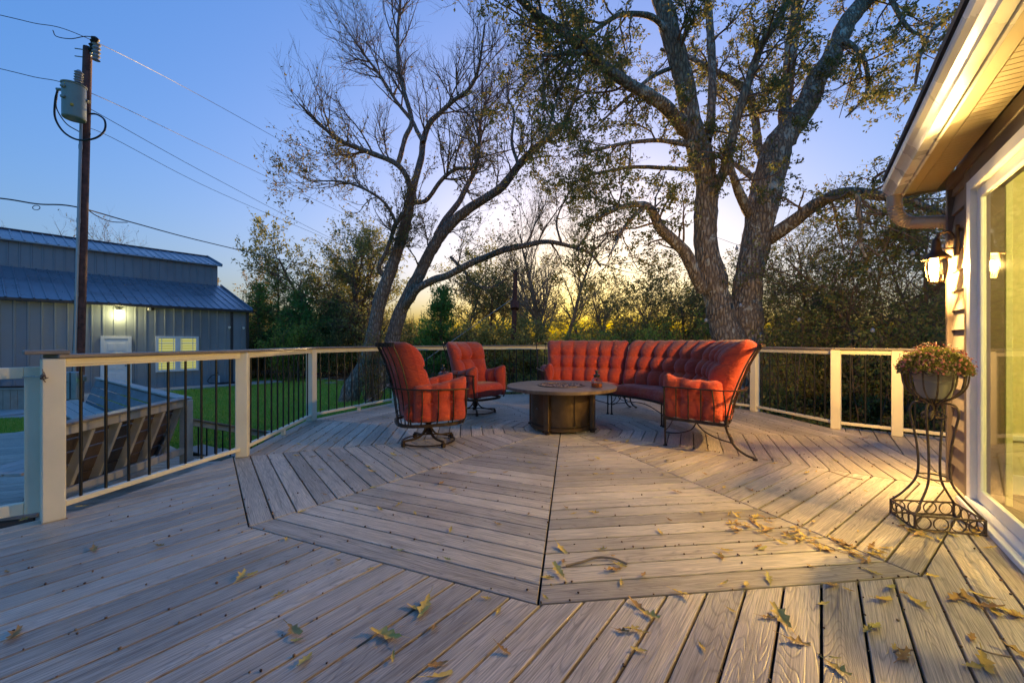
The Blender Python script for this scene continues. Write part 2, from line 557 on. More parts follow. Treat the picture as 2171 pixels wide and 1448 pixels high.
    def fallen(name, a, b):
        t = NT(name)
        v = t.coord("Object")
        n1 = t.noise(v, 40.0, 4)
        rnd = t.n("ObjectInfo").outputs["Random"]
        col = t.mix(t.math('ADD', t.math('MULTIPLY', t.rampv(n1, 0.35, 0.65), 0.5), t.math('MULTIPLY', rnd, 0.5)), a, b)
        return t.done(t.bsdf(color=col, rough=0.55, spec=0.3, normal=t.bump(n1, 0.4, 0.003)))
    MAT["dry_yellow"] = fallen("dry_yellow_leaf", (0.56, 0.33, 0.06), (0.78, 0.56, 0.14))
    MAT["dry_brown"] = fallen("dry_brown_leaf", (0.32, 0.15, 0.045), (0.58, 0.34, 0.10))
    MAT["dry_green"] = fallen("greenish_fallen_leaf", (0.42, 0.32, 0.07), (0.56, 0.47, 0.14))
    t = NT("acorn_caps")
    r = t.n("NewGeometry").outputs["Random Per Island"]
    col = t.ramp(r, [(0, (0.05, 0.022, 0.012)), (0.5, (0.14, 0.065, 0.03)), (0.85, (0.26, 0.14, 0.06)), (1, (0.36, 0.24, 0.12))])
    MAT["acorn"] = t.done(t.bsdf(color=col, rough=0.6))

    # ground
    t = NT("lawn_soil_and_grass")
    v = t.coord("Object")
    a = t.noise(v, 0.35, 4, 0.6)
    b = t.noise(v, 18.0, 4, 0.7)
    c = t.noise(v, 2.2, 3, 0.6)
    green = t.mix(t.rampv(b, 0.3, 0.7), (0.15, 0.27, 0.025), (0.27, 0.42, 0.05))
    green = t.mix(t.math('MULTIPLY', t.rampv(c, 0.45, 0.75), 0.4), green, (0.19, 0.20, 0.045))
    litter = t.mix(t.rampv(b, 0.35, 0.65), (0.045, 0.032, 0.020), (0.12, 0.080, 0.045))
    xyz = t.n("SeparateXYZ", {0: v})
    # lawn on the left of the deck, leaf litter under the woods beyond and to the right
    edge = t.math('ADD', t.math('ADD', t.math('MULTIPLY', xyz.outputs[0], 0.9), t.math('MULTIPLY', xyz.outputs[1], 0.9)), t.math('MULTIPLY', t.math('SUBTRACT', a, 0.5), 8.0))
    woods = t.rampv(edge, 9.0, 11.0)
    woods2 = t.rampv(t.math('ADD', xyz.outputs[1], t.math('MULTIPLY', a, 4.0)), 23.0, 25.0)
    wf = t.math('MAXIMUM', woods, woods2)
    col = t.mix(wf, green, litter)
    MAT["ground"] = t.done(t.bsdf(color=col, rough=0.95, spec=0.15, normal=t.bump(b, 0.8, 0.05)))
mats()
# ================================================================ SETTING
GZ = -0.75          # lawn level
LZ = -0.40          # lower deck level
TH = rad(53.0)      # direction of the house wall and of the outer deck boards
U = np.array([math.cos(TH), math.sin(TH)])
NR = np.array([math.sin(TH), -math.cos(TH)])     # to the right of that direction (into the house)
TH_H = rad(54.0)    # the house wall itself
UH = np.array([math.cos(TH_H), math.sin(TH_H)])
NH = np.array([math.sin(TH_H), -math.cos(TH_H)])
def hw(t, d, z):
    p = UH * t + NH * d
    return np.array([p[0], p[1], z])

# ---- ground
gm = MB()
gm.add([(-600, -300, GZ), (600, -300, GZ), (600, 1500, GZ), (-600, 1500, GZ)], [(0, 1, 2, 3)])
tag(gm.build("ground", MAT["ground"]), "green lawn running into leaf litter under the woods", "ground", kind="structure")

# ---- main deck
C = np.array([0.663, 5.537])
RD = 3.745
A0 = 201.6
def vert(k, r=RD):
    a = rad(A0 + 30 * k)
    return C + r * np.array([math.cos(a), math.sin(a)])
PITCH, GAP, THK = 0.1421, 0.0105, 0.026
deck = thing("deck", "grey composite deck with a twelve-sided mitred board pattern", "deck", (C[0], C[1], 0), kind="structure")

def board_mesh(polys, dirs, name, bev=0.0022, z=0.0, seed=None):
    mb = MB()
    uvs = []
    rng = np.random.default_rng(None if seed is None else abs(int(seed)))
    nfaces = []
    for poly, d in zip(polys, dirs):
        f0 = len(mb.f)
        mb.prism(poly, z - THK, z, bev)
        o = rng.uniform(-50, 50, 2)
        nfaces.append((f0, len(mb.f), np.asarray(d, float), o))
    me = mb.mesh(name)
    V = np.concatenate(mb.v)
    uvl = me.uv_layers.new(name="UVMap")
    uv = np.zeros((len(me.loops), 2), np.float32)
    li = np.zeros(len(me.loops), np.int32)
    me.loops.foreach_get("vertex_index", li)
    for f0, f1, d, o in nfaces:
        a = me.polygons[f0].loop_start
        b = me.polygons[f1 - 1].loop_start + me.polygons[f1 - 1].loop_total
        p = V[li[a:b]]
        uv[a:b, 0] = p[:, 0] * d[0] + p[:, 1] * d[1] + o[0]
        uv[a:b, 1] = -p[:, 0] * d[1] + p[:, 1] * d[0] + o[1] + p[:, 2]
    uvl.data.foreach_set("uv", uv.ravel())
    return me

APO = RD * math.cos(rad(15))
far_polys, far_dirs = [], []
SEAMS = []           # gap lines, for the litter that collects in them
for k in range(12):
    mid = rad(A0 + 30 * k + 15)
    nvec = np.array([math.cos(mid), math.sin(mid)])
    tvec = np.array([-math.sin(mid), math.cos(mid)])
    tn = math.tan(rad(15))
    r1 = APO
    while r1 > 0.06:
        r0 = max(r1 - (PITCH - GAP), 0.02)
        g = GAP * 0.55 / math.cos(rad(15))
        w1, w0 = r1 * tn - g, max(r0 * tn - g, 0.002)
        poly = [C + nvec * r1 - tvec * w1, C + nvec * r1 + tvec * w1, C + nvec * r0 + tvec * w0, C + nvec * r0 - tvec * w0]
        SEAMS.append((C + nvec * (r0 - GAP / 2) - tvec * w0, C + nvec * (r0 - GAP / 2) + tvec * w0))
        if k in (6, 7, 8, 9) or r1 < 0.35:
            far_polys.append(poly); far_dirs.append(tvec)
        else:
            link("deck_board", board_mesh([poly], [tvec], "deck_board", seed=k * 100 + int(r1 * 50)), MAT["deck"], deck)
        r1 -= PITCH
    SEAMS.append((C, vert(k)))
    SEAMS.append((vert(k), vert(k + 1)))
fb = link("far_deck_boards", board_mesh(far_polys, far_dirs, "far_deck_boards", seed=5), MAT["deck"], deck)
fb["kind"] = "stuff"

# outer boards parallel to the house wall, cut round the dodecagon
WALL_D = 0.86
T_CORNER = 5.01
def ts(p): return float(np.dot(p, U)), float(-np.dot(p, NR))
DV = [vert(k, RD + 0.010) for k in range(12)]
def dode(s):
    """entry and exit along the board direction of the line at offset s through the dodecagon"""
    hits = []
    for k in range(12):
        (t0, s0), (t1, s1) = ts(DV[k]), ts(DV[(k + 1) % 12])
        if (s0 - s) * (s1 - s) <= 0 and abs(s1 - s0) > 1e-9:
            f = (s - s0) / (s1 - s0)
            hits.append(t0 + (t1 - t0) * f)
    return (min(hits), max(hits)) if len(hits) >= 2 else None
POST_NEAR = np.array([-3.02, 2.70])
S_EDGE = 4.10
TV = [ts(v) for v in DV]
def strip_pts(sa, sb):
    ss = [sa] + sorted(s for t, s in TV if sa < s < sb) + [sb]
    return ss
def pt(t, s): return U * t - NR * s
s = -WALL_D + 0.012 - PITCH
n_outer = 0
tP, sP = ts(POST_NEAR)
tV0, sV0 = ts(vert(0, RD + 0.02))
while s < sV0 - 0.01:
    sa, sb = s, min(s + PITCH - GAP, 4.9)
    ss = strip_pts(sa, sb)
    lo, hi, ok = [], [], True
    for q in ss:
        h = dode(q)
        if h is None:
            h = (T_CORNER - 0.02, 99)
        tmin = -2.6 if q < S_EDGE else None
        if tmin is None:      # triangle between near post, first vertex and the dodecagon
            tmin = tP + (q - sP) / (sV0 - sP) * (tV0 - tP)
        lo.append(tmin); hi.append(min(h[0], 6.0))
    if min(h_ - l_ for h_, l_ in zip(hi, lo)) > 0.02 or (hi[0] - lo[0]) > 0.05:
        poly = [pt(l_, q) for l_, q in zip(lo, ss)] + [pt(max(h_, l_ + 0.001), q) for h_, l_, q in list(zip(hi, lo, ss))[::-1]]
        link("deck_board", board_mesh([np.array(poly)], [U], "deck_board", seed=2000 + n_outer), MAT["deck"], deck)
        SEAMS.append((pt(lo[-1], sb + GAP / 2), pt(hi[-1], sb + GAP / 2)))
        n_outer += 1
    s += PITCH
# boards beyond the house corner
RP1, RP2 = np.array([4.37, 5.53]), np.array([4.81, 5.14])
t_rail = ts(RP1)[0] + 0.12
s = -0.12
while s > -4.2:
    sa, sb = s - (PITCH - GAP), s
    lo = []
    for q in (sa, sb):
        h = dode(q)
        tl = h[1] if h else T_CORNER + 0.03
        if q < -WALL_D: tl = T_CORNER + 0.03
        lo.append(tl)
    if sa < -WALL_D < sb:
        lo[0] = lo[1] = max(lo)
    if t_rail - max(lo) > 0.03:
        poly = [pt(lo[0], sa), pt(t_rail, sa), pt(t_rail, sb), pt(lo[1], sb)]
        link("deck_board", board_mesh([np.array(poly)], [U], "deck_board", seed=3000 + n_outer), MAT["deck"], deck)
        n_outer += 1
    s -= PITCH
# near-black slab painting the shade seen through board gaps; then the rim fascia
u = MB()
outl = [pt(-2.6, -WALL_D - 3), pt(-2.6, S_EDGE - 0.02), POST_NEAR + [0.0, 0.02], vert(0, RD - 0.02)] + \
       [vert(k, RD - 0.02) for k in (11, 10, 9, 8, 7, 6)] + [RP1, pt(t_rail - 0.02, -4.2), pt(2.0, -4.2)]
u.prism(np.array(outl), -0.30, -0.05)
u.build("gap_shade_slab", MAT["gap"], deck)
fas = MB()
ring = [POST_NEAR, vert(0)] + [vert(k) for k in (11, 10, 9, 8, 7, 6)] + [RP1, RP1 + (RP2 - RP1) * 6]
for a, b in zip(ring[:-1], ring[1:]):
    d = (b - a) / np.linalg.norm(b - a)
    nn = np.array([d[1], -d[0]])
    o = C - (a + b) / 2
    nn = nn if np.dot(nn, o) < 0 else -nn
    a3 = np.r_[a + nn * 0.035, -0.165]; b3 = np.r_[b + nn * 0.035, -0.165]
    fas.obox(a3, b3, 0.025, 0.28, 0.003, ext=0.01)
fas.obox(np.r_[pt(-2.6, S_EDGE + 0.03), -0.165], np.r_[pt(tP, S_EDGE + 0.03), -0.165], 0.025, 0.28, 0.003)
fas.build("rim_fascia", MAT["cap"], deck)
# skirting posts below the deck
pm = MB()
for k in (0, 11, 10, 9, 8, 7, 6):
    p = vert(k, RD - 0.1)
    pm.cbox((p[0], p[1], GZ / 2 - 0.15), (0.14, 0.14, abs(GZ) - 0.29), 0.005)
pm.build("support_posts", MAT["benchwood"], deck)

# ---- lower deck
ldk = thing("lower_deck", "lower grey deck beyond the railing, a step down", "deck", (-5.5, 4.5, LZ), kind="structure")
BC = np.array([-4.16, 5.20])                  # bench corner
BW = np.array([-8.30, 8.22])                  # far end of the bench wing
BN = np.array([-3.93, 3.55])                  # near end of the bench
LP = [np.array(p) for p in ((-3.35, 2.2), (-3.30, 4.0), (-3.45, 5.45), tuple(BC + [0.12, 0.18]), tuple(BW + [0.0, 0.25]), (-8.6, 7.1), (-14.0, 4.0), (-9.0, -1.0))]
def clip_half(poly, p, n):
    out = []
    m = len(poly)
    for i in range(m):
        a, b = poly[i], poly[(i + 1) % m]
        da, db = np.dot(a - p, n), np.dot(b - p, n)
        if da >= 0: out.append(a)
        if da * db < 0: out.append(a + (b - a) * (da / (da - db)))
    return out
ang = rad(19)
ld, ln = np.array([math.cos(ang), math.sin(ang)]), np.array([-math.sin(ang), math.cos(ang)])
sv = [np.dot(p, ln) for p in LP]
q = min(sv)
i = 0
while q < max(sv):
    poly = clip_half([p for p in LP], ln * q, ln)
    poly = clip_half(poly, ln * (q + PITCH - GAP), -ln)
    if len(poly) >= 3:
        pa = np.array(poly)
        if np.ptp(pa @ ld) > 0.1:
            link("lower_deck_board", board_mesh([pa], [ld], "lower_deck_board", z=LZ, seed=7000 + i), MAT["deck"], ldk)
            i += 1
    q += PITCH
u = MB(); u.prism(np.array(LP), GZ + 0.005, LZ - 0.05); u.build("gap_shade_slab", MAT["gap"], ldk)  # solid slab below the lower boards, its dark colour stands for shade
# step between the two decks beside the gate
st = thing("deck_step", "brown composite step edge seen through the open gate", "step", (-4.6, 3.3, LZ))
m = MB(); m.cbox((-4.33, 3.42, LZ + 0.135), (0.75, 0.34, 0.035), 0.006, Matrix.Rotation(rad(20), 3, 'Z')); m.build("tread", MAT["cap"], st)
m = MB(); m.cbox((-4.34, 3.43, LZ + 0.058), (0.66, 0.27, 0.112), 0.004, Matrix.Rotation(rad(20), 3, 'Z')); m.build("riser", MAT["benchback"], st)

# ================================================================ RAILING
rail = thing("deck_railing", "cream deck railing with black round balusters and brown cap", "railing", (C[0], C[1], 0))
RH = 1.085
def rail_panel(par, a, b, z0=0.0, top=RH, spacing=0.158, bal_r=0.0095, cap=True, inset=0.052):
    a, b = np.asarray(a, float), np.asarray(b, float)
    d = b - a; L = np.linalg.norm(d); d = d / L
    a2, b2 = a + d * inset, b - d * inset
    MB().obox(np.r_[a2, z0 + top - 0.0505], np.r_[b2, z0 + top - 0.0505], 0.048, 0.046, 0.004).build("top_rail", MAT["cream"], par)
    MB().obox(np.r_[a2, z0 + top - 0.080], np.r_[b2, z0 + top - 0.080], 0.034, 0.012, 0.002).build("rail_lip", MAT["cream"], par)
    MB().obox(np.r_[a2, z0 + 0.085], np.r_[b2, z0 + 0.085], 0.05, 0.036, 0.004).build("bottom_rail", MAT["cream"], par)
    if cap:
        MB().obox(np.r_[a, z0 + top - 0.0125], np.r_[b, z0 + top - 0.0125], 0.138, 0.026, 0.005, ext=0.012).build("rail_cap", MAT["cap"], par)
    n = max(2, int(round(L / spacing)))
    me = None
    for i in range(1, n):
        p = a + d * (L * i / n)
        if me is None:
            mb = MB(); mb.lathe([(bal_r, 0.102), (bal_r, top - 0.085)], 10)
            me = mb.mesh("baluster", True)
            me.materials.append(MAT["black"])
        o = bpy.data.objects.new("baluster", me)
        o.location = (p[0], p[1], z0)
        COL.objects.link(o); o.parent = par; o.matrix_parent_inverse = W[par.name].inverted()
    if L > 1.6:
        p = a + d * L / 2
        MB().cbox((p[0], p[1], z0 + 0.033), (0.045, 0.045, 0.064), 0.003).build("rail_support", MAT["cream"], par)
def rail_post(par, p, rz, z0=0.0, top=RH, w=0.108):
    R = Matrix.Rotation(rz, 3, 'Z')
    po = MB().cbox((p[0], p[1], z0 + (top - 0.027) / 2), (w, w, top - 0.029), 0.006, R).build("post", MAT["cream"], par)
    return po
RV = {k: vert(k, RD - 0.075) for k in range(12)}
seq = [0, 11, 10, 9, 8, 7, 6]
for k in seq:
    rail_post(rail, RV[k], rad(A0 + 30 * k))
for a, b in zip(seq[:-1], seq[1:]):
    rail_panel(rail, RV[a], RV[b])
pn_dir = math.atan2(*(RV[0] - POST_NEAR)[::-1])
rail_post(rail, POST_NEAR, TH)
rail_panel(rail, POST_NEAR, RV[0])
R = Matrix.Rotation(TH, 3, 'Z')
MB().cbox((POST_NEAR[0] - 0.03, POST_NEAR[1] - 0.012, RH + 0.0145), (0.20, 0.15, 0.027), 0.005, R).build("post_cap", MAT["cap"], rail)
RP1i = RP1 + np.array([-0.02, -0.02])
RP2i = RP2 + np.array([-0.03, -0.05])
RP3 = RP2i + (RP2i - RP1i) / np.linalg.norm(RP2i - RP1i) * 1.9
rdir = math.atan2(*(RP2i - RP1i)[::-1])
rail_post(rail, RP1i, rdir); rail_post(rail, RP2i, rdir); rail_post(rail, RP3, rdir)
rail_panel(rail, RV[6], RP1i); rail_panel(rail, RP1i, RP2i); rail_panel(rail, RP2i, RP3)

# gate on the left, hung beside the near post
g0 = POST_NEAR + np.array([-0.115, -0.005])
gd = np.array([-0.74, -0.67]); gd /= np.linalg.norm(gd)
gate = thing("deck_gate", "cream framed deck gate cut off by the left edge", "gate", (g0[0], g0[1], 0))
g1 = g0 + gd * 1.05
def g3(p, z): return np.r_[p, z]
MB().obox(g3(g0, 0.05), g3(g0, 1.005), 0.05, 0.085, 0.004, up=(gd[0], gd[1], 0)).build("gate_stile", MAT["cream"], gate)
MB().obox(g3(g1, 0.05), g3(g1, 1.005), 0.05, 0.085, 0.004, up=(gd[0], gd[1], 0)).build("gate_stile", MAT["cream"], gate)
ga, gb = g0 + gd * 0.0435, g1 - gd * 0.0435
MB().obox(g3(ga, 0.967), g3(gb, 0.967), 0.046, 0.072, 0.004).build("gate_rail", MAT["cream"], gate)
MB().obox(g3(ga, 0.09), g3(gb, 0.09), 0.046, 0.075, 0.004).build("gate_rail", MAT["cream"], gate)
for f in (0.42, 0.60, 0.78):
    p = g0 + gd * f * 1.05
    MB().lathe([(0.0095, 0.13), (0.0095, 0.93)], 10, (p[0], p[1], 0)).build("baluster", MAT["black"], gate, True)
# dark latch edge strip and tie
tie = thing("gate_tie", "knotted cord tying the gate to the near post", "cord", (POST_NEAR[0], POST_NEAR[1], 0.9))
pz = 0.945
fr = POST_NEAR + np.array([0.03, -0.082])
pts = [g3(g0 + [-0.02, -0.05], pz - 0.005), g3(g0 + [0.06, -0.055], pz + 0.002), g3(fr + [-0.06, -0.002], pz), g3(fr, pz)]
MB().tube(smooth_path(pts, 6), 0.0035, 6).build("cord_loop", MAT["benchwood"], tie, True)
rng = np.random.default_rng(3)
mb = MB()
kn = []
for i in range(26):
    kn.append(g3(fr, pz) + rng.normal(0, 1, 3) * [0.009, 0.006, 0.016])
mb.tube(smooth_path(kn, 4), 0.0022, 5)
mb.tube([g3(fr, pz), g3(fr + [0.002, -0.006], pz + 0.05)], 0.0022, 5)
mb.build("frayed_knot", MAT["twig"], tie, True)

# ================================================================ LOWER DECK BENCH + STAIR RAIL
bench = thing("corner_bench", "built-in corner bench on the lower deck, slatted brown back", "bench", (BC[0], BC[1], LZ))
BT = 0.44           # top of the back
bn_d = (BC - BN) / np.linalg.norm(BC - BN)
bo = np.array([bn_d[1], -bn_d[0]])          # outward (towards the main deck)
if np.dot(bo, -BC) < 0: bo = -bo
def b3(p, z): return np.r_[p, z]
# near wing: back boards lean outwards at the top
def lean(p, z): return p - bo * (0.30 * (BT - z) / 0.84)
for i in range(5):
    z = LZ + 0.16 + i * 0.130
    za, zb = z, z + 0.124
    a = b3(lean(BN, (za + zb) / 2) - bo * 0.05, (za + zb) / 2); b = b3(lean(BC, (za + zb) / 2) - bo * 0.05, (za + zb) / 2)
    upv = np.r_[bo * 0.30 / 0.84, 1.0]
    MB().obox(a, b, 0.024, 0.124, 0.003, up=upv, ext=-0.03).build("back_board", MAT["benchback"], bench)
for i in range(6):
    f = 0.02 + i * 0.192
    p = BN + (BC - BN) * f
    MB().obox(b3(lean(p, LZ + 0.10), LZ + 0.10), b3(lean(p, BT - 0.09), BT - 0.09), 0.04, 0.085, 0.004, up=np.r_[bo, 0]).build("back_strut", MAT["benchwood"], bench)
MB().obox(b3(BN, BT - 0.052), b3(BC, BT - 0.052), 0.05, 0.082, 0.004).build("back_rail", MAT["benchwood"], bench)
MB().obox(b3(BN - bo * 0.02, BT + 0.003), b3(BC - bo * 0.02, BT + 0.003), 0.14, 0.026, 0.005, ext=0.03).build("top_cap", MAT["cap"], bench)
MB().obox(b3(BN - bo * 0.10, LZ + 0.20), b3(BC + bo * 0.02, LZ + 0.20), 0.04, 0.08, 0.004).build("lower_rail", MAT["benchwood"], bench)
for p, h in ((BC + bo * 0.03, BT - 0.012), (BN + bo * 0.01 + bn_d * -0.10, BT + 0.24)):
    MB().cbox((p[0], p[1], (LZ + h) / 2), (0.10, 0.10, h - LZ), 0.005).build("bench_post", MAT["benchwood"], bench)
MB().cbox((BN[0] + bo[0] * .01 - bn_d[0] * .1, BN[1] + bo[1] * .01 - bn_d[1] * .1, BT + 0.253), (0.14, 0.14, 0.026), 0.005).build("post_cap", MAT["cap"], bench)
# far wing
wd = (BW - BC) / np.linalg.norm(BW - BC)
wi = np.array([-wd[1], wd[0]])
if np.dot(wi, -BC) < 0: wi = -wi             # inward, towards the seats
for i in range(5):
    z = LZ + 0.16 + i * 0.130 + 0.062
    off = 0.30 * (BT - z) / 0.84
    MB().obox(b3(BC + wi * off, z), b3(BW + wi * off, z), 0.024, 0.124, 0.003, up=np.r_[-wi * 0.36, 1.0], ext=-0.04).build("back_board", MAT["benchgrey"], bench)
MB().obox(b3(BC - wi * 0.02, BT + 0.003), b3(BW - wi * 0.02, BT + 0.003), 0.14, 0.026, 0.005).build("top_cap", MAT["benchwood"], bench)
MB().obox(b3(BC - wi * 0.05, BT - 0.052), b3(BW - wi * 0.05, BT - 0.052), 0.05, 0.082, 0.004).build("back_rail", MAT["benchwood"], bench)
for i in range(3):
    off = 0.34 + i * 0.142
    MB().obox(b3(BC + wi * off + wd * 0.5, LZ + 0.43), b3(BW + wi * off, LZ + 0.43), 0.135, 0.026, 0.004).build("seat_board", MAT["benchwood"], bench)
    o2 = 0.34 + i * 0.142
    MB().obox(b3(BN - bo * o2, LZ + 0.43), b3(BC - bo * o2 - bn_d * 0.3, LZ + 0.43), 0.135, 0.026, 0.004).build("seat_board", MAT["benchwood"], bench)
for f in (0.05, 0.35, 0.65, 0.95):
    p = BC + (BW - BC) * f + wi * 0.5
    MB().cbox((p[0], p[1], LZ + 0.208), (0.09, 0.35, 0.414), 0.004, Matrix.Rotation(math.atan2(wd[1], wd[0]), 3, 'Z')).build("seat_leg", MAT["benchwood"], bench)

srail = thing("stair_railing", "sloping stair railing with black balusters descending to the lawn", "railing", (-3.9, 5.8, LZ))
sa_, sb_ = at(402, 888, 5.5), at(560, 915, 6.6)
MB().obox(sa_, sb_, 0.11, 0.026, 0.004).build("rail_cap", MAT["cap"], srail)
MB().obox(sa_ - [0, 0, 0.05], sb_ - [0, 0, 0.05], 0.045, 0.07, 0.004).build("top_rail", MAT["benchwood"], srail)
MB().obox(np.r_[sa_[:2], LZ + 0.0], np.r_[sb_[:2], GZ + 0.06], 0.045, 0.06, 0.004).build("bottom_rail", MAT["benchwood"], srail)
for i in range(1, 10):
    f = i / 10
    p = sa_ + (sb_ - sa_) * f
    zb = LZ + (GZ + 0.06 - LZ) * f
    MB().tube([np.r_[p[:2], zb + 0.03], p - [0, 0, 0.07]], 0.0095, 8).build("baluster", MAT["black"], srail, True)
MB().cbox((sb_[0] + .05, sb_[1] + .05, (GZ + sb_[2]) / 2), (0.1, 0.1, sb_[2] - GZ), 0.004).build("post", MAT["benchwood"], srail)
for i in range(2):
    c = (sa_[:2] + sb_[:2]) / 2 + np.array([-0.55, 0.35]) + np.array([0.12, 0.28]) * (i - 0.2)
    MB().cbox((c[0], c[1], LZ - 0.12 - 0.13 * i), (0.9, 0.3, 0.03), 0.004, Matrix.Rotation(rad(-30), 3, 'Z')).build("stair_tread", MAT["cap"], srail)
    MB().cbox((c[0], c[1], (LZ - 0.137 - 0.13 * i + GZ) / 2), (0.8, 0.2, (LZ - 0.137 - 0.13 * i - GZ)), 0.004, Matrix.Rotation(rad(-30), 3, 'Z')).build("stair_riser", MAT["benchback"], srail)

# ================================================================ HOUSE
WALL_D = 0.95
T_CORNER = 4.965
house = thing("house", "taupe lap-sided house with cream soffit and sliding glass door", "house", tuple(hw(T_CORNER, WALL_D, 0)))
SOF = 2.53
def hbox(name, t0, t1, d0, d1, z0, z1, mat, c=0.003, par=None):
    R = Matrix.Rotation(TH_H, 3, 'Z')
    ctr = hw((t0 + t1) / 2, (d0 + d1) / 2, (z0 + z1) / 2)
    return MB().cbox(ctr, (t1 - t0, abs(d1 - d0), z1 - z0), c, R).build(name, MAT[mat], par or house)
DT0, DT1 = 2.30, 4.33            # door opening along the wall
DTOP = 2.24
hbox("wall_core", -4.0, DT0 - 0.01, WALL_D + 0.035, WALL_D + 0.15, -0.3, SOF + 0.25, "hometrim")
hbox("wall_core", DT1 + 0.01, T_CORNER - 0.01, WALL_D + 0.035, WALL_D + 0.15, -0.3, SOF + 0.25, "hometrim")
hbox("wall_core", DT0 - 0.01, DT1 + 0.01, WALL_D + 0.035, WALL_D + 0.15, DTOP + 0.01, SOF + 0.25, "hometrim")
hbox("end_wall", T_CORNER - 0.155, T_CORNER - 0.02, WALL_D + 0.16, 6.0, -0.7, SOF + 0.25, "siding")
EXPO = 0.158
z = 0.0
me_l = None
i = 0
while z < SOF - 0.05:
    z1 = min(z + EXPO + 0.018, SOF + 0.02)
    for (ta, tb) in ((DT1 + 0.16, T_CORNER - 0.045),):
        # wedge: thin at the top, thick proud butt at the bottom
        m = MB()
        V = [hw(ta, WALL_D + 0.002, z), hw(tb, WALL_D + 0.002, z), hw(tb, WALL_D + 0.026, z1), hw(ta, WALL_D + 0.026, z1),
             hw(ta, WALL_D + 0.034, z), hw(tb, WALL_D + 0.034, z), hw(tb, WALL_D + 0.034, z1), hw(ta, WALL_D + 0.034, z1)]
        m.add(V, [(0, 1, 2, 3), (4, 7, 6, 5), (0, 4, 5, 1), (3, 2, 6, 7), (0, 3, 7, 4), (1, 5, 6, 2)])
        m.build("siding_board", MAT["siding"], house)
    z += EXPO
    i += 1
hbox("siding_field", -4.0, DT0 - 0.16, WALL_D + 0.012, WALL_D + 0.034, 0.0, SOF, "siding")
hbox("corner_trim", T_CORNER - 0.045, T_CORNER + 0.008, WALL_D - 0.022, WALL_D + 0.10, -0.02, SOF, "hometrim", 0.004)
hbox("door_trim", DT1 + 0.012, DT1 + 0.158, WALL_D - 0.016, WALL_D + 0.034, 0.0, SOF - 0.10, "hometrim", 0.004)
hbox("frieze_board", -3.9, T_CORNER - 0.046, WALL_D - 0.024, WALL_D + 0.034, SOF - 0.098, SOF - 0.002, "hometrim", 0.004)
hbox("door_head_trim", DT0 - 0.14, DT1 + 0.011, WALL_D - 0.016, WALL_D + 0.034, DTOP + 0.08, SOF - 0.10, "hometrim", 0.004)
# soffit: fascia-side strip, then narrow beaded boards
T_END = T_CORNER + 0.27
hbox("soffit_border", -3.9, T_END, 0.697, 0.775, SOF + 0.002, SOF + 0.02, "soffit", 0.002)
nb = 0
t = T_END
while t > 2.2:
    hbox("soffit_board", t - 0.058, t - 0.003, 0.779, WALL_D - 0.026, SOF + 0.006, SOF + 0.022, "soffit", 0.002)
    t -= 0.058
hbox("soffit_field", -3.9, t - 0.003, 0.779, WALL_D - 0.026, SOF + 0.006, SOF + 0.022, "soffit", 0.002)
hbox("fascia_board", -3.9, T_END, 0.677, 0.695, SOF - 0.03, SOF + 0.17, "gutter", 0.002)
hbox("rake_board", T_END + 0.002, T_END + 0.022, 0.677, WALL_D + 0.5, SOF - 0.012, SOF + 0.15, "soffit", 0.002)
# K-style gutter
prof = [(0.558, 0.0), (0.500, 0.0), (0.492, 0.018), (0.470, 0.052), (0.446, 0.078), (0.440, 0.10), (0.440, 0.122), (0.446, 0.127), (0.452, 0.120),
        (0.454, 0.10), (0.478, 0.06), (0.505, 0.012), (0.552, 0.010), (0.552, 0.125), (0.558, 0.125)]
m = MB()
G0, G1 = -3.9, T_END + 0.02
V = [hw(G0, d + 0.117, SOF - 0.012 + zz) for d, zz in prof] + [hw(G1, d + 0.117, SOF - 0.012 + zz) for d, zz in prof]
n = len(prof)
F = [(i, (i + 1) % n, n + (i + 1) % n, n + i) for i in range(n)]
m.add(V, F)
m.build("gutter", MAT["gutter"], house)
m = MB()
ep = [(0.556, 0.001), (0.500, 0.001), (0.492, 0.018), (0.470, 0.052), (0.446, 0.078), (0.441, 0.10), (0.441, 0.122), (0.556, 0.122)]
V = [hw(G1 + 0.001, d + 0.117, SOF - 0.012 + zz) for d, zz in ep] + [hw(G1 + 0.005, d + 0.117, SOF - 0.012 + zz) for d, zz in ep]
F = [tuple(range(8)), tuple(range(15, 7, -1))] + [(i, i + 8, (i + 1) % 8 + 8, (i + 1) % 8) for i in range(8)]
m.add(V, F); m.build("gutter_end_cap", MAT["gutter"], house)
# downspout elbow from the gutter end back to the end wall
dsp = [hw(T_END - 0.08, 0.632, SOF - 0.012), hw(T_END - 0.08, 0.632, SOF - 0.10), hw(T_END - 0.075, 0.655, SOF - 0.20), hw(T_END - 0.07, 0.73, SOF - 0.27),
       hw(T_CORNER + 0.14, 0.84, SOF - 0.305), hw(T_CORNER + 0.09, 0.95, SOF - 0.335), hw(T_CORNER + 0.075, 1.03, SOF - 0.40), hw(T_CORNER + 0.075, 1.06, SOF - 0.55), hw(T_CORNER + 0.075, 1.06, 0.1)]
sp = smooth_path(dsp, 9)
m = MB()
w_ = 0.056 + 0.0026 * np.where(np.arange(len(sp)) % 2 == 0, 1, -1) * (np.arange(len(sp)) > 8) * (np.arange(len(sp)) < 50)
m.tube(sp, w_, 12, up=(UH[0], UH[1], 0), flat=0.85)
m.build("downspout", MAT["spout"], house, True, 35)
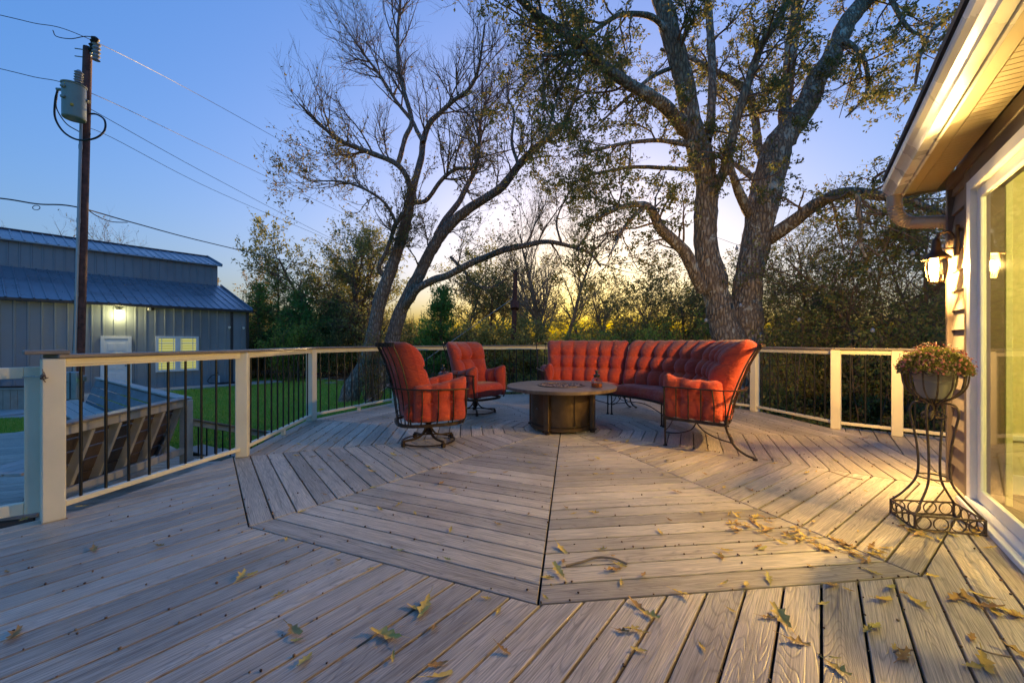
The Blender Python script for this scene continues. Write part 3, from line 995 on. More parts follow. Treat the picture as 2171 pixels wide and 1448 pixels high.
# roof above
m = MB()
V = [hw(-4, 0.557, SOF + 0.16), hw(T_END + 0.03, 0.557, SOF + 0.16), hw(T_END + 0.03, 5.0, SOF + 2.0), hw(-4, 5.0, SOF + 2.0)]
V += [v + np.array([0, 0, 0.04]) for v in V]
m.add(V, [(3, 2, 1, 0), (4, 5, 6, 7), (0, 1, 5, 4), (1, 2, 6, 5), (2, 3, 7, 6), (3, 0, 4, 7)])
m.build("roof", MAT["shingle"], house)
# sliding door
door = hbox("sliding_door", DT0, DT1 + 0.01, WALL_D - 0.045, WALL_D + 0.033, 0.012, 0.055, "white")
FR = WALL_D - 0.035
hbox("jamb", DT1 - 0.07, DT1 + 0.011, FR, WALL_D + 0.033, 0.058, DTOP + 0.078, "white", 0.004, door)
hbox("jamb", DT0, DT0 + 0.07, FR, WALL_D + 0.033, 0.058, DTOP + 0.078, "white", 0.004, door)
hbox("head", DT0 + 0.071, DT1 - 0.071, FR, WALL_D + 0.033, DTOP, DTOP + 0.078, "white", 0.004, door)
hbox("outer_sill", DT0 - 0.02, DT1 + 0.03, WALL_D - 0.085, WALL_D - 0.047, 0.004, 0.040, "white", 0.004, door)
SD = WALL_D + 0.0
hbox("sash_stile", DT1 - 0.135, DT1 - 0.073, SD, SD + 0.03, 0.06, DTOP - 0.003, "white", 0.003, door)
hbox("sash_rail", DT0 + 0.073, DT1 - 0.137, SD, SD + 0.03, 0.06, 0.14, "white", 0.003, door)
hbox("sash_rail", DT0 + 0.073, DT1 - 0.137, SD, SD + 0.03, DTOP - 0.075, DTOP - 0.003, "white", 0.003, door)
m = MB()
m.add([hw(DT0 + 0.073, SD + 0.015, 0.14), hw(DT1 - 0.137, SD + 0.015, 0.14), hw(DT1 - 0.137, SD + 0.015, DTOP - 0.075), hw(DT0 + 0.073, SD + 0.015, DTOP - 0.075)], [(0, 1, 2, 3)])
m.build("glass_pane", MAT["doorglass"], door)
# the lit room behind the glass
hbox("room_floor", 0.0, T_CORNER - 0.16, WALL_D + 0.155, 5.5, -0.10, 0.01, "roomfloor")
hbox("room_end_wall", T_CORNER - 0.20, T_CORNER - 0.158, WALL_D + 0.16, 5.5, 0.012, 2.45, "roomwall")
hbox("room_back_wall", 0.0, T_CORNER - 0.21, 4.2, 4.3, 0.012, 2.45, "roomwall")
hbox("room_side_wall", 0.0, 0.1, WALL_D + 0.16, 4.19, 0.012, 2.45, "roomwall")
hbox("room_ceiling", 0.0, T_CORNER - 0.16, WALL_D + 0.155, 5.5, 2.455, 2.495, "roomwall")
hbox("room_baseboard", T_CORNER - 0.222, T_CORNER - 0.201, WALL_D + 0.17, 4.18, 0.014, 0.16, "white", 0.004)
hbox("room_chair_rail", T_CORNER - 0.226, T_CORNER - 0.201, WALL_D + 0.17, 4.18, 0.42, 0.46, "white", 0.004)
for k_ in range(3):
    hbox("inner_casing", DT1 + 0.02 + 0.05 * k_, DT1 + 0.06 + 0.05 * k_, WALL_D + 0.155, WALL_D + 0.19 + 0.012 * k_, 0.02, 2.40, "curtain", 0.004)
rl = thing("room_ceiling_light", "lit ceiling globe inside the room behind the glass door", "lamp", tuple(hw(2.9, 2.3, 2.3)))
m = MB(); m.lathe([(0.02, -0.13), (0.10, -0.09), (0.13, -0.02), (0.10, 0.05), (0.05, 0.08)], 20, tuple(hw(2.9, 2.3, 2.32)))
m.build("globe", MAT["bulb"], rl, True)
MB().lathe([(0.08, 0.08), (0.08, 0.13)], 20, tuple(hw(2.9, 2.3, 2.32))).build("ceiling_plate", MAT["bronze"], rl, True)
ld_ = bpy.data.lights.new("room_light", 'POINT'); ld_.energy = 27; ld_.color = (1.0, 0.84, 0.36); ld_.shadow_soft_size = 0.15
lo_ = bpy.data.objects.new("room_light", ld_); lo_.location = hw(2.9, 2.3, 2.05); COL.objects.link(lo_)

# wall lantern
LT, LDP, LZc = 4.70, WALL_D - 0.125, 1.800
lan = thing("wall_lantern", "lit bronze wall lantern with seeded glass beside the door", "lamp", tuple(hw(LT, WALL_D, 1.750)))
lc = hw(LT, LDP, 0)
m = MB(); m.obox(hw(LT, WALL_D - 0.012, 1.850), hw(LT, WALL_D - 0.012, 2.090), 0.07, 0.024, 0.006, up=(-NH[0], -NH[1], 0)); m.build("back_plate", MAT["bronze"], lan)
arm = smooth_path([hw(LT, WALL_D - 0.02, 1.980), hw(LT, WALL_D - 0.05, 2.040), hw(LT, LDP + 0.02, 2.035), hw(LT, LDP, 1.980)], 6)
MB().tube(arm, 0.011, 8).build("arm", MAT["bronze"], lan, True)
MB().tube([hw(LT, WALL_D - 0.02, 1.910), hw(LT, LDP + 0.02, 1.915)], 0.008, 8).build("lower_arm", MAT["bronze"], lan, True)
MB().lathe([(0.012, 2.005), (0.022, 1.995), (0.028, 1.965), (0.030, 1.925), (0.038, 1.895), (0.070, 1.862), (0.090, 1.842), (0.089, 1.832), (0.060, 1.838)], 18, (lc[0], lc[1], 0)).build("hood", MAT["bronze"], lan, True)
gp = [(0.057, 1.838), (0.064, 1.795), (0.063, 1.750), (0.057, 1.705), (0.044, 1.648)]
MB().lathe(gp, 6, (lc[0], lc[1], 0), False, False).build("glass_panel", MAT["lantern"], lan)
for i in range(6):
    a = i / 6 * 2 * math.pi
    pts = [(lc[0] + (r_ + .002) * math.cos(a), lc[1] + (r_ + .002) * math.sin(a), z_) for r_, z_ in gp]
    MB().tube(smooth_path(pts, 4), 0.0042, 6).build("cage_bar", MAT["bronze"], lan, True)
MB().lathe([(0.046, 1.652), (0.049, 1.646), (0.046, 1.640), (0.040, 1.646)], 18, (lc[0], lc[1], 0), False, False).build("base_cup", MAT["bronze"], lan, True)
MB().lathe([(0.008, 1.70), (0.020, 1.72), (0.024, 1.75), (0.018, 1.78), (0.010, 1.80)], 14, (lc[0], lc[1], 0)).build("bulb", MAT["bulb"], lan, True)
m = MB()      # bronze plate added behind the bulb to keep its light off the wall
a0_ = math.atan2(NH[1], NH[0])
V = []
for i in range(7):
    a = a0_ + rad(-48 + 96 * i / 6)
    for z_ in (1.655, 1.835):
        V.append((lc[0] + 0.050 * math.cos(a), lc[1] + 0.050 * math.sin(a), z_))
m.add(V, [(2 * i, 2 * i + 2, 2 * i + 3, 2 * i + 1) for i in range(6)])
m.build("added_glare_shield", MAT["bronze"], lan, True)
ld_ = bpy.data.lights.new("lantern_light", 'POINT'); ld_.energy = 92; ld_.color = (1.0, 0.64, 0.20); ld_.shadow_soft_size = 0.04
lo_ = bpy.data.objects.new("lantern_light", ld_); lo_.location = (lc[0], lc[1], 1.750); COL.objects.link(lo_)

# ================================================================ BARN
K0 = np.array([-12.25, 18.98])
def bp(a, b, z):
    p = K0 - U * a - NR * b
    return np.array([p[0], p[1], z])
def barn_a(px, b=0.0):
    r_ = (px - 1085.5) / 870.0
    k = K0 - NR * b
    return (k[0] - r_ * k[1]) / (U[0] - r_ * U[1])
barn = thing("metal_barn", "blue-grey ribbed metal barn with raised centre roof", "barn", tuple(bp(0, 0, GZ)))
EAVE, BU0, BU1, RIDGE = 2.62, 4.03, 5.11, 5.82
SB, SR = 3.73, 5.74
BL = 14.4
def ribbed(name, a0, a1, P, Q, mat, rib=0.03, nrm=None, par=None):
    """ribbed sheet: runs from a0 to a1 along the barn, P(a) -> Q(a) across; ribs every 0.3 m."""
    xs = []
    a = a0
    base = 0.0
    while a < a1 - 1e-6:
        xs += [(a, 0.0), (a + 0.235, 0.0), (a + 0.25, rib), (a + 0.285, rib)]
        a += 0.30
    xs.append((min(a, a1 + 0.0), 0.0))
    nrm = np.asarray(nrm)
    V, F = [], []
    for x, h in xs:
        V += [P(x) + nrm * h, Q(x) + nrm * h]
    for i in range(len(xs) - 1):
        F.append((2 * i, 2 * i + 1, 2 * i + 3, 2 * i + 2))
    m = MB(); m.add(V, F)
    return m.build(name, MAT[mat], par or barn)
fn = np.array([NR[0], NR[1], 0.0])         # out of the front wall
for i in range(12):
    a0 = i * 1.2
    ribbed("wall_panel", a0, a0 + 1.2, lambda a: bp(a, 0, GZ + 0.02), lambda a: bp(a, 0, EAVE), "barn", 0.028, fn)
    ribbed("upper_wall_panel", a0, a0 + 1.2, lambda a: bp(a, SB, BU0 - 0.05), lambda a: bp(a, SB, BU1), "barn", 0.022, fn)
    sn = np.array([NR[0] * 0.35, NR[1] * 0.35, 0.93])
    ribbed("roof_panel", a0 - 0.12, a0 + 1.08, lambda a: bp(a, -0.22, EAVE - 0.02), lambda a: bp(a, SB + 0.02, BU0 + 0.03), "barnroof", 0.03, sn)
    ribbed("upper_roof_panel", a0 - 0.12, a0 + 1.08, lambda a: bp(a, SB - 0.18, BU1 - 0.03), lambda a: bp(a, SR, RIDGE), "barnroof", 0.03, sn)
m = MB()      # end wall and back as one shell
V = [bp(0.01, 0.01, GZ), bp(0.01, SB, GZ), bp(0.01, 2 * SR - SB, GZ), bp(0.01, 2 * SR, GZ), bp(0.01, 2 * SR, EAVE), bp(0.01, 2 * SR - SB, BU0), bp(0.01, 2 * SR - SB, BU1),
     bp(0.01, SR, RIDGE - 0.05), bp(0.01, SB + 0.01, BU1), bp(0.01, SB + 0.01, BU0), bp(0.01, 0.01, EAVE)]
m.add(V, [(0, 1, 9, 10), (1, 2, 5, 9), (2, 3, 4, 5), (9, 5, 6, 7, 8)])
V = [bp(0.01, 2 * SR, GZ), bp(BL, 2 * SR, GZ), bp(BL, 2 * SR, EAVE), bp(0.01, 2 * SR, EAVE)]
m.add(V, [(0, 1, 2, 3)])
m.build("end_wall", MAT["barn"], barn)
m = MB()
V = [bp(-0.12, SR, RIDGE), bp(BL, SR, RIDGE), bp(BL, 2 * SR - SB, BU1), bp(-0.12, 2 * SR - SB, BU1), bp(-0.12, 2 * SR - SB, BU0), bp(BL, 2 * SR - SB, BU0), bp(BL, 2 * SR + .2, EAVE), bp(-0.12, 2 * SR + .2, EAVE)]
m.add(V, [(0, 3, 2, 1), (4, 7, 6, 5)]); m.build("rear_roof", MAT["barnroof"], barn)
MB().obox(bp(-0.14, -0.25, EAVE - 0.07), bp(BL, -0.25, EAVE - 0.07), 0.09, 0.10, 0.01).build("eave_gutter", MAT["barntrim"], barn)
MB().obox(bp(-0.14, -0.10, EAVE - 0.10), bp(BL, -0.10, EAVE - 0.10), 0.18, 0.012, 0.002).build("eave_soffit", MAT["white"], barn)
MB().obox(bp(-0.14, SB - 0.20, BU1 - 0.06), bp(BL, SB - 0.20, BU1 - 0.06), 0.05, 0.05, 0.005).build("upper_eave_trim", MAT["conduit"], barn)
MB().obox(bp(-0.14, SR, RIDGE + 0.02), bp(BL, SR, RIDGE + 0.02), 0.25, 0.03, 0.005).build("ridge_cap", MAT["barnroof"], barn)
for (b0, z0, b1, z1) in ((-0.24, EAVE, SB, BU0 + 0.05), (SB - 0.2, BU1, SR, RIDGE + 0.02), (SR, RIDGE + 0.02, 2 * SR - SB, BU1)):
    MB().obox(bp(-0.14, b0, z0), bp(-0.14, b1, z1), 0.04, 0.12, 0.005).build("rake_trim", MAT["barnroof"], barn)
MB().obox(bp(0.0, -0.012, GZ), bp(0.0, -0.012, EAVE - 0.12), 0.12, 0.10, 0.005, up=(U[0], U[1], 0)).build("corner_trim", MAT["barntrim"], barn)
a_t = barn_a(491)
MB().obox(bp(a_t, -0.03, GZ), bp(a_t, -0.03, EAVE - 0.13), 0.10, 0.04, 0.004, up=(NR[0], NR[1], 0)).build("wall_trim", MAT["barntrim"], barn)
def flat_box(name, a0, a1, z0, z1, b0, b1, mat, par=None, c=0.004):
    R = Matrix.Rotation(TH, 3, 'Z')
    return MB().cbox(bp((a0 + a1) / 2, (b0 + b1) / 2, (z0 + z1) / 2), (abs(a1 - a0), abs(b1 - b0), z1 - z0), c, R).build(name, MAT[mat], par or barn)
# door
ad0, ad1 = barn_a(278), barn_a(212)
dz1 = 1.37
bd = flat_box("door", ad0 + 0.10, ad1 - 0.10, GZ + 0.03, dz1 - 0.10, -0.035, -0.075, "white")
for aa in (ad0 + 0.05, ad1 - 0.05):
    flat_box("door_frame", aa - 0.05, aa + 0.05, GZ + 0.03, dz1 - 0.001, -0.03, -0.095, "white", bd)
flat_box("door_frame", ad0 + 0.101, ad1 - 0.101, dz1 - 0.099, dz1 - 0.001, -0.03, -0.095, "white", bd)
wdt = (ad1 - ad0 - 0.2)
for ci in range(2):
    for (z0, z1) in ((GZ + 0.2, GZ + 0.75), (GZ + 0.9, GZ + 1.45), (GZ + 1.58, GZ + 1.86)):
        ax = ad0 + 0.10 + wdt * (0.29 + 0.42 * ci)
        flat_box("door_panel", ax - wdt * 0.15, ax + wdt * 0.15, z0, z1, -0.076, -0.086, "white", bd, 0.006)
kz = GZ + 0.98
MB().lathe([(0.012, 0), (0.03, 0.02), (0.028, 0.05), (0.005, 0.06)], 12, tuple(bp(ad0 + 0.17, -0.09, kz))).build("door_knob", MAT["steel"], bd, True)
flat_box("keypad", ad0 + 0.13, ad0 + 0.21, kz + 0.10, kz + 0.25, -0.077, -0.10, "black", bd)
# window
aw0, aw1 = barn_a(420), barn_a(329)
wz1 = CAM_H + (724 - 713) / 870.0 * (K0 - U * (aw0 + aw1) / 2)[1]
wz0 = CAM_H - (787 - 724) / 870.0 * (K0 - U * (aw0 + aw1) / 2)[1]
wf = flat_box("window", aw0 + 0.05, aw1 - 0.05, wz0 + 0.05, wz1 - 0.05, -0.020, -0.034, "blinds")
for (x0, x1, z0, z1) in ((aw0, aw0 + 0.09, wz0, wz1), (aw1 - 0.09, aw1, wz0, wz1), (aw0 + 0.091, aw1 - 0.091, wz0, wz0 + 0.09), (aw0 + 0.091, aw1 - 0.091, wz1 - 0.09, wz1),
                         ((aw0 + aw1) / 2 - 0.09, (aw0 + aw1) / 2 + 0.09, wz0 + 0.091, wz1 - 0.091)):
    flat_box("window_frame", x0, x1, z0, z1, -0.036, -0.085, "white", wf)
for cx in (0.27, 0.73):
    ax = aw0 + (aw1 - aw0) * cx
    hwid = (aw1 - aw0) * 0.20
    for q in (-0.33, 0.33):
        flat_box("muntin", ax + q * hwid * 2 - 0.010, ax + q * hwid * 2 + 0.010, wz0 + 0.09, wz1 - 0.09, -0.040, -0.052, "white", wf, 0.002)
    for zz in (0.30, 0.56, 0.80):
        z_ = wz0 + (wz1 - wz0) * zz
        flat_box("muntin", ax - hwid, ax + hwid, z_ - 0.011, z_ + 0.011, -0.054, -0.064, "white", wf, 0.002)
# wall light over the door
al = barn_a(252)
dl = (K0 - U * al)[1]
lz = CAM_H + (724 - 662) / 870.0 * dl
bl = thing("barn_wall_light", "lit round wall light above the white barn door", "lamp", tuple(bp(al, -0.03, lz)))
c = bp(al, -0.12, lz)
MB().lathe([(0.01, -0.09), (0.07, -0.07), (0.09, 0.0), (0.07, 0.07)], 14, tuple(c)).build("globe", MAT["barnbulb"], bl, True)
MB().lathe([(0.085, 0.07), (0.09, 0.10), (0.03, 0.13)], 14, tuple(c)).build("cap", MAT["barntrim"], bl, True)
MB().obox(bp(al, -0.029, lz + 0.10), bp(al, -0.10, lz + 0.11), 0.08, 0.05, 0.005).build("bracket", MAT["barntrim"], bl)
ld_ = bpy.data.lights.new("barn_light", 'POINT'); ld_.energy = 5; ld_.color = (1.0, 0.85, 0.36); ld_.shadow_soft_size = 0.09
lo_ = bpy.data.objects.new("barn_light", ld_); lo_.location = bp(al, -0.30, lz - 0.12); COL.objects.link(lo_)
ac = barn_a(315); dc = (K0 - U * ac)[1]; cz = CAM_H + (724 - 656) / 870.0 * dc
sc_ = thing("security_camera", "small white security camera under the barn eave", "camera", tuple(bp(ac, -0.03, cz)))
MB().cbox(bp(ac, -0.12, cz), (0.10, 0.14, 0.10), 0.02, Matrix.Rotation(TH, 3, 'Z')).build("housing", MAT["white"], sc_)
MB().cbox(bp(ac - .1, -0.06, cz + 0.02), (0.12, 0.06, 0.12), 0.01, Matrix.Rotation(TH, 3, 'Z')).build("mount", MAT["barntrim"], sc_)
for px, py in ((484, 695), (514, 696)):
    ac = barn_a(px); dc = (K0 - U * ac)[1]; cz = CAM_H + (724 - py) / 870.0 * dc
    fx = thing("wall_spotlight", "small unlit spotlight on the barn wall, " + ("left" if px < 500 else "right") + " of two near its corner", "lamp", tuple(bp(ac, -0.03, cz)), group="barn corner spotlights")
    MB().tube([bp(ac, -0.028, cz), bp(ac, -0.10, cz + 0.01)], 0.02, 8).build("stem", MAT["barntrim"], fx, True)
    MB().lathe([(0.025, -0.05), (0.05, 0.0), (0.055, 0.05), (0.02, 0.06)], 12, tuple(bp(ac, -0.14, cz))).build("head", MAT["white"], fx, True)
# concrete apron and path
cs = MB()
apr = [bp(-1.1, -0.02, 0)[:2], bp(-1.1, -1.0, 0)[:2], bp(5.0, -1.1, 0)[:2], bp(5.6, -4.6, 0)[:2], bp(8.8, -4.8, 0)[:2], bp(9.2, -1.2, 0)[:2], bp(14, -1.2, 0)[:2], bp(14, -0.02, 0)[:2]]
cs.prism(np.array(apr), GZ - 0.1, GZ + 0.06, 0.01)
tag(cs.build("concrete_apron", MAT["concrete"]), "pale concrete apron along the barn wall", "pavement", kind="structure")
# hose bib and hose by the barn
hb = thing("hose_tap", "white standpipe tap with dark hose at the barn foot", "tap", tuple(bp(barn_a(455), -0.25, GZ + 0.06)))
q = bp(barn_a(455), -0.25, GZ + 0.06)
MB().tube([q, q + [0, 0, 0.45]], 0.03, 8).build("standpipe", MAT["white"], hb, True)
q2 = bp(barn_a(460), -0.25, GZ + 0.06)
MB().tube([q2, q2 + [0, 0, 0.38]], 0.03, 8).build("standpipe", MAT["white"], hb, True)
MB().lathe([(0.02, 0), (0.06, 0.02), (0.06, 0.06), (0.02, 0.09)], 10, tuple(q + [0, 0, 0.45])).build("tap_head", MAT["hose"], hb, True)
hp = [q + [0, 0, 0.45], q + np.r_[-U * 0.22, 0.35], q + np.r_[-U * 0.26, 0.08]]
for i in range(40):
    a = i * 0.6
    hp.append(q + np.r_[U * (0.35 + 0.38 * math.cos(a)) + NR * (0.15 + 0.16 * math.sin(a)), 0.025 + 0.001 * i])
MB().tube(smooth_path(hp, 3), 0.018, 6).build("hose", MAT["cable"], hb, True)

# raised tan panelled box (far left)
tb0 = ground(-60, 872, GZ)
tub = thing("panelled_wood_box", "low tan panelled box with dark open top, seen through the gate", "box", tuple(ground(20, 872, GZ)))
tw = np.array([0.98, 0.2])
tl0 = ground(-120, 876, GZ)[:2]
tlen = np.linalg.norm(ground(56, 872, GZ)[:2] - tl0)
tdir = (ground(56, 872, GZ)[:2] - tl0) / tlen
tn_ = np.array([-tdir[1], tdir[0]])
for i in range(int(tlen / 0.17)):
    p = tl0 + tdir * (0.085 + 0.17 * i)
    MB().obox(np.r_[p, GZ + 0.02], np.r_[p, GZ + 0.60], 0.163, 0.03, 0.004, up=np.r_[tn_, 0]).build("panel_board", MAT["tanpanel"], tub)
MB().obox(np.r_[tl0 + tn_ * 0.0, GZ + 0.625], np.r_[tl0 + tdir * tlen, GZ + 0.625], 0.09, 0.05, 0.004).build("top_rim", MAT["tanpanel"], tub)
cc = tl0 + tdir * tlen / 2 + tn_ * 0.7
MB().cbox((cc[0], cc[1], GZ + 0.30), (tlen, 1.3, 0.56), 0.01, Matrix.Rotation(math.atan2(tdir[1], tdir[0]), 3, 'Z')).build("inner_box", MAT["benchback"], tub)
MB().cbox((cc[0] + tn_[0] * .1, cc[1] + tn_[1] * .1, GZ + 0.95), (tlen + 0.1, 1.5, 0.06), 0.01, Matrix.Rotation(math.atan2(tdir[1], tdir[0]), 3, 'Z')).build("lid", MAT["benchwood"], tub)
for f in (0.08, 0.92):
    p = tl0 + tdir * tlen * f + tn_ * 0.5
    MB().cbox((p[0], p[1], GZ + 0.77), (0.12, 0.12, 0.28), 0.01).build("lid_prop", MAT["benchback"], tub)
mb = MB()
pth = [ground(-300, 899, GZ)[:2], ground(57, 886, GZ)[:2], ground(60, 874, GZ)[:2], ground(-300, 880, GZ)[:2]]
mb.prism(np.array(pth), GZ - 0.05, GZ + 0.03, 0.005)
tag(mb.build("concrete_path", MAT["concrete"]), "strip of pale concrete in front of the tan box", "path", kind="structure")
# ================================================================ FURNITURE
def cushion_mesh(name, Wd, H, T, cols, rows, D, fmap, nu=44, nv=28, back=0.55, p=6.0, seed=0, scallop=0.012, crown=1.0, puff=0.0, pu=None, both=False):
    """closed tufted cushion; local (x width, y thickness, z height) -> fmap -> object space.
    cols/rows: button positions in [-1,1]. returns mesh and the mapped button points."""
    rng = np.random.default_rng(None if seed is None else abs(int(seed)))
    su = np.sin(np.linspace(-1, 1, nu) * math.pi / 2) * 0.55 + np.linspace(-1, 1, nu) * 0.45
    sv = np.sin(np.linspace(-1, 1, nv) * math.pi / 2) * 0.55 + np.linspace(-1, 1, nv) * 0.45
    Ug, Vg = np.meshgrid(su, sv, indexing='ij')
    e = np.sqrt(np.clip((1 - np.abs(Ug) ** (pu or p)) * (1 - np.abs(Vg) ** p), 0, 1))
    sx, sz = Wd / 2, H / 2
    def tuft(Ug, Vg, amt):
        d = np.zeros_like(Ug)
        sig = 0.040
        for cu in cols:
            gx = (Ug - cu) * sx
            if rows:
                inb = np.clip((1.05 - np.abs(Vg)) / 0.2, 0, 1)
                d += 0.60 * np.exp(-np.abs(gx) / 0.022) * inb
            for rv in rows:
                gz = (Vg - rv) * sz
                d += 1.0 * np.exp(-(gx ** 2 + gz ** 2) / (2 * sig ** 2))
        for rv in rows:
            gz = (Vg - rv) * sz
            if cols:
                inb = np.clip((1.0 - np.abs(Ug)) / 0.1, 0, 1)
                d += 0.45 * np.exp(-np.abs(gz) / 0.022) * inb
        return np.clip(d, 0, 1.5) * amt
    # puffy lobes between the grooves
    lob = np.zeros_like(Ug)
    if cols:
        ed = np.array([-1.12] + list(cols) + [1.12])
        for a_, b_ in zip(ed[:-1], ed[1:]):
            q_ = (Ug - (a_ + b_) / 2) / ((b_ - a_) / 2)
            lob += np.where(np.abs(q_) < 1, np.sqrt(np.clip(1 - q_ ** 2, 0, 1)), 0)
        rd = np.array([-1.25] + list(rows) + [1.25])
        lv = np.zeros_like(Ug)
        for a_, b_ in zip(rd[:-1], rd[1:]):
            q_ = (Vg - (a_ + b_) / 2) / ((b_ - a_) / 2)
            lv += np.where(np.abs(q_) < 1, np.sqrt(np.clip(1 - q_ ** 2, 0, 1)), 0)
        lob = lob * 0.40 + lob * lv * 0.80
    ns = sum(rng.uniform(-1, 1) * np.sin(Ug * sx * rng.uniform(6, 24) + Vg * sz * rng.uniform(6, 24) + rng.uniform(0, 6)) for _ in range(7)) / 7
    wr = np.zeros_like(Ug)       # small gathers at the piped edge
    edge = np.exp(-(1 - np.abs(Ug)) * 9) + np.exp(-(1 - np.abs(Vg)) * 9)
    wr = 0.006 * edge * np.sin(Vg * sz * 95 + 2 * np.sin(Ug * 9)) * np.exp(-(1 - np.abs(Ug)) * 9) + 0.005 * np.sin(Ug * sx * 90 + 2 * np.sin(Vg * 7)) * np.exp(-(1 - np.abs(Vg)) * 9)
    yf = T * (1 - back) * e * crown - tuft(Ug, Vg, D) * e + 0.012 * ns * e + wr * e + puff * (lob - 0.5) * e
    yb = -T * back * e + 0.4 * tuft(Ug, Vg, D) * e * (0.4)
    if both:
        yb = -(T * back * e - tuft(Ug, Vg, D) * e - 0.010 * ns * e + wr * e + puff * (lob - 0.5) * e)
    sc = scallop * (np.abs(np.sin((Ug * sx) / 0.075 * 1.2)) if rows else 0) * np.sign(Vg) * np.abs(Vg) ** 8
    rc = 0.05     # rounded corners
    cx = 1 - rc / sx * np.clip((np.abs(Vg) - 0.8) / 0.2, 0, 1) ** 3
    X = Ug * sx * cx
    Z = Vg * sz + sc
    A = np.stack([X, yf, Z], -1).reshape(-1, 3)
    B = np.stack([X, yb, Z], -1).reshape(-1, 3)
    V = np.concatenate([A, B])
    idx = np.arange(nu * nv).reshape(nu, nv)
    q = np.stack([idx[:-1, :-1], idx[1:, :-1], idx[1:, 1:], idx[:-1, 1:]], -1).reshape(-1, 4)
    F = np.concatenate([q[:, ::-1], q + nu * nv])
    V2 = fmap(V)
    me = raw_mesh(name, V2, F, True)
    bt = []
    for cu in cols:
        for rv in rows:
            ee = math.sqrt(max(0, (1 - abs(cu) ** p) * (1 - abs(rv) ** p)))
            y = T * (1 - back) * ee - float(tuft(np.array([[cu]]), np.array([[rv]]), D)[0, 0]) * ee
            bt.append(fmap(np.array([[cu * sx, y + 0.004, rv * sz]]))[0])
    return me, bt

_btn = MB().lathe([(0.002, -0.006), (0.012, -0.004), (0.015, 0.0), (0.012, 0.004), (0.002, 0.006)], 10).mesh("button", True)
_btn.materials.append(MAT["fabric"])
def buttons(part, pts):
    for p in pts:
        o = bpy.data.objects.new("button", _btn)
        o.location = p
        o.parent = part
        COL.objects.link(o)

def add_cushion(par, name, *a, **k):
    me, bt = cushion_mesh(name, *a, **k)
    o = link(name, me, MAT["fabric"], par, True)
    buttons(o, bt)
    return o

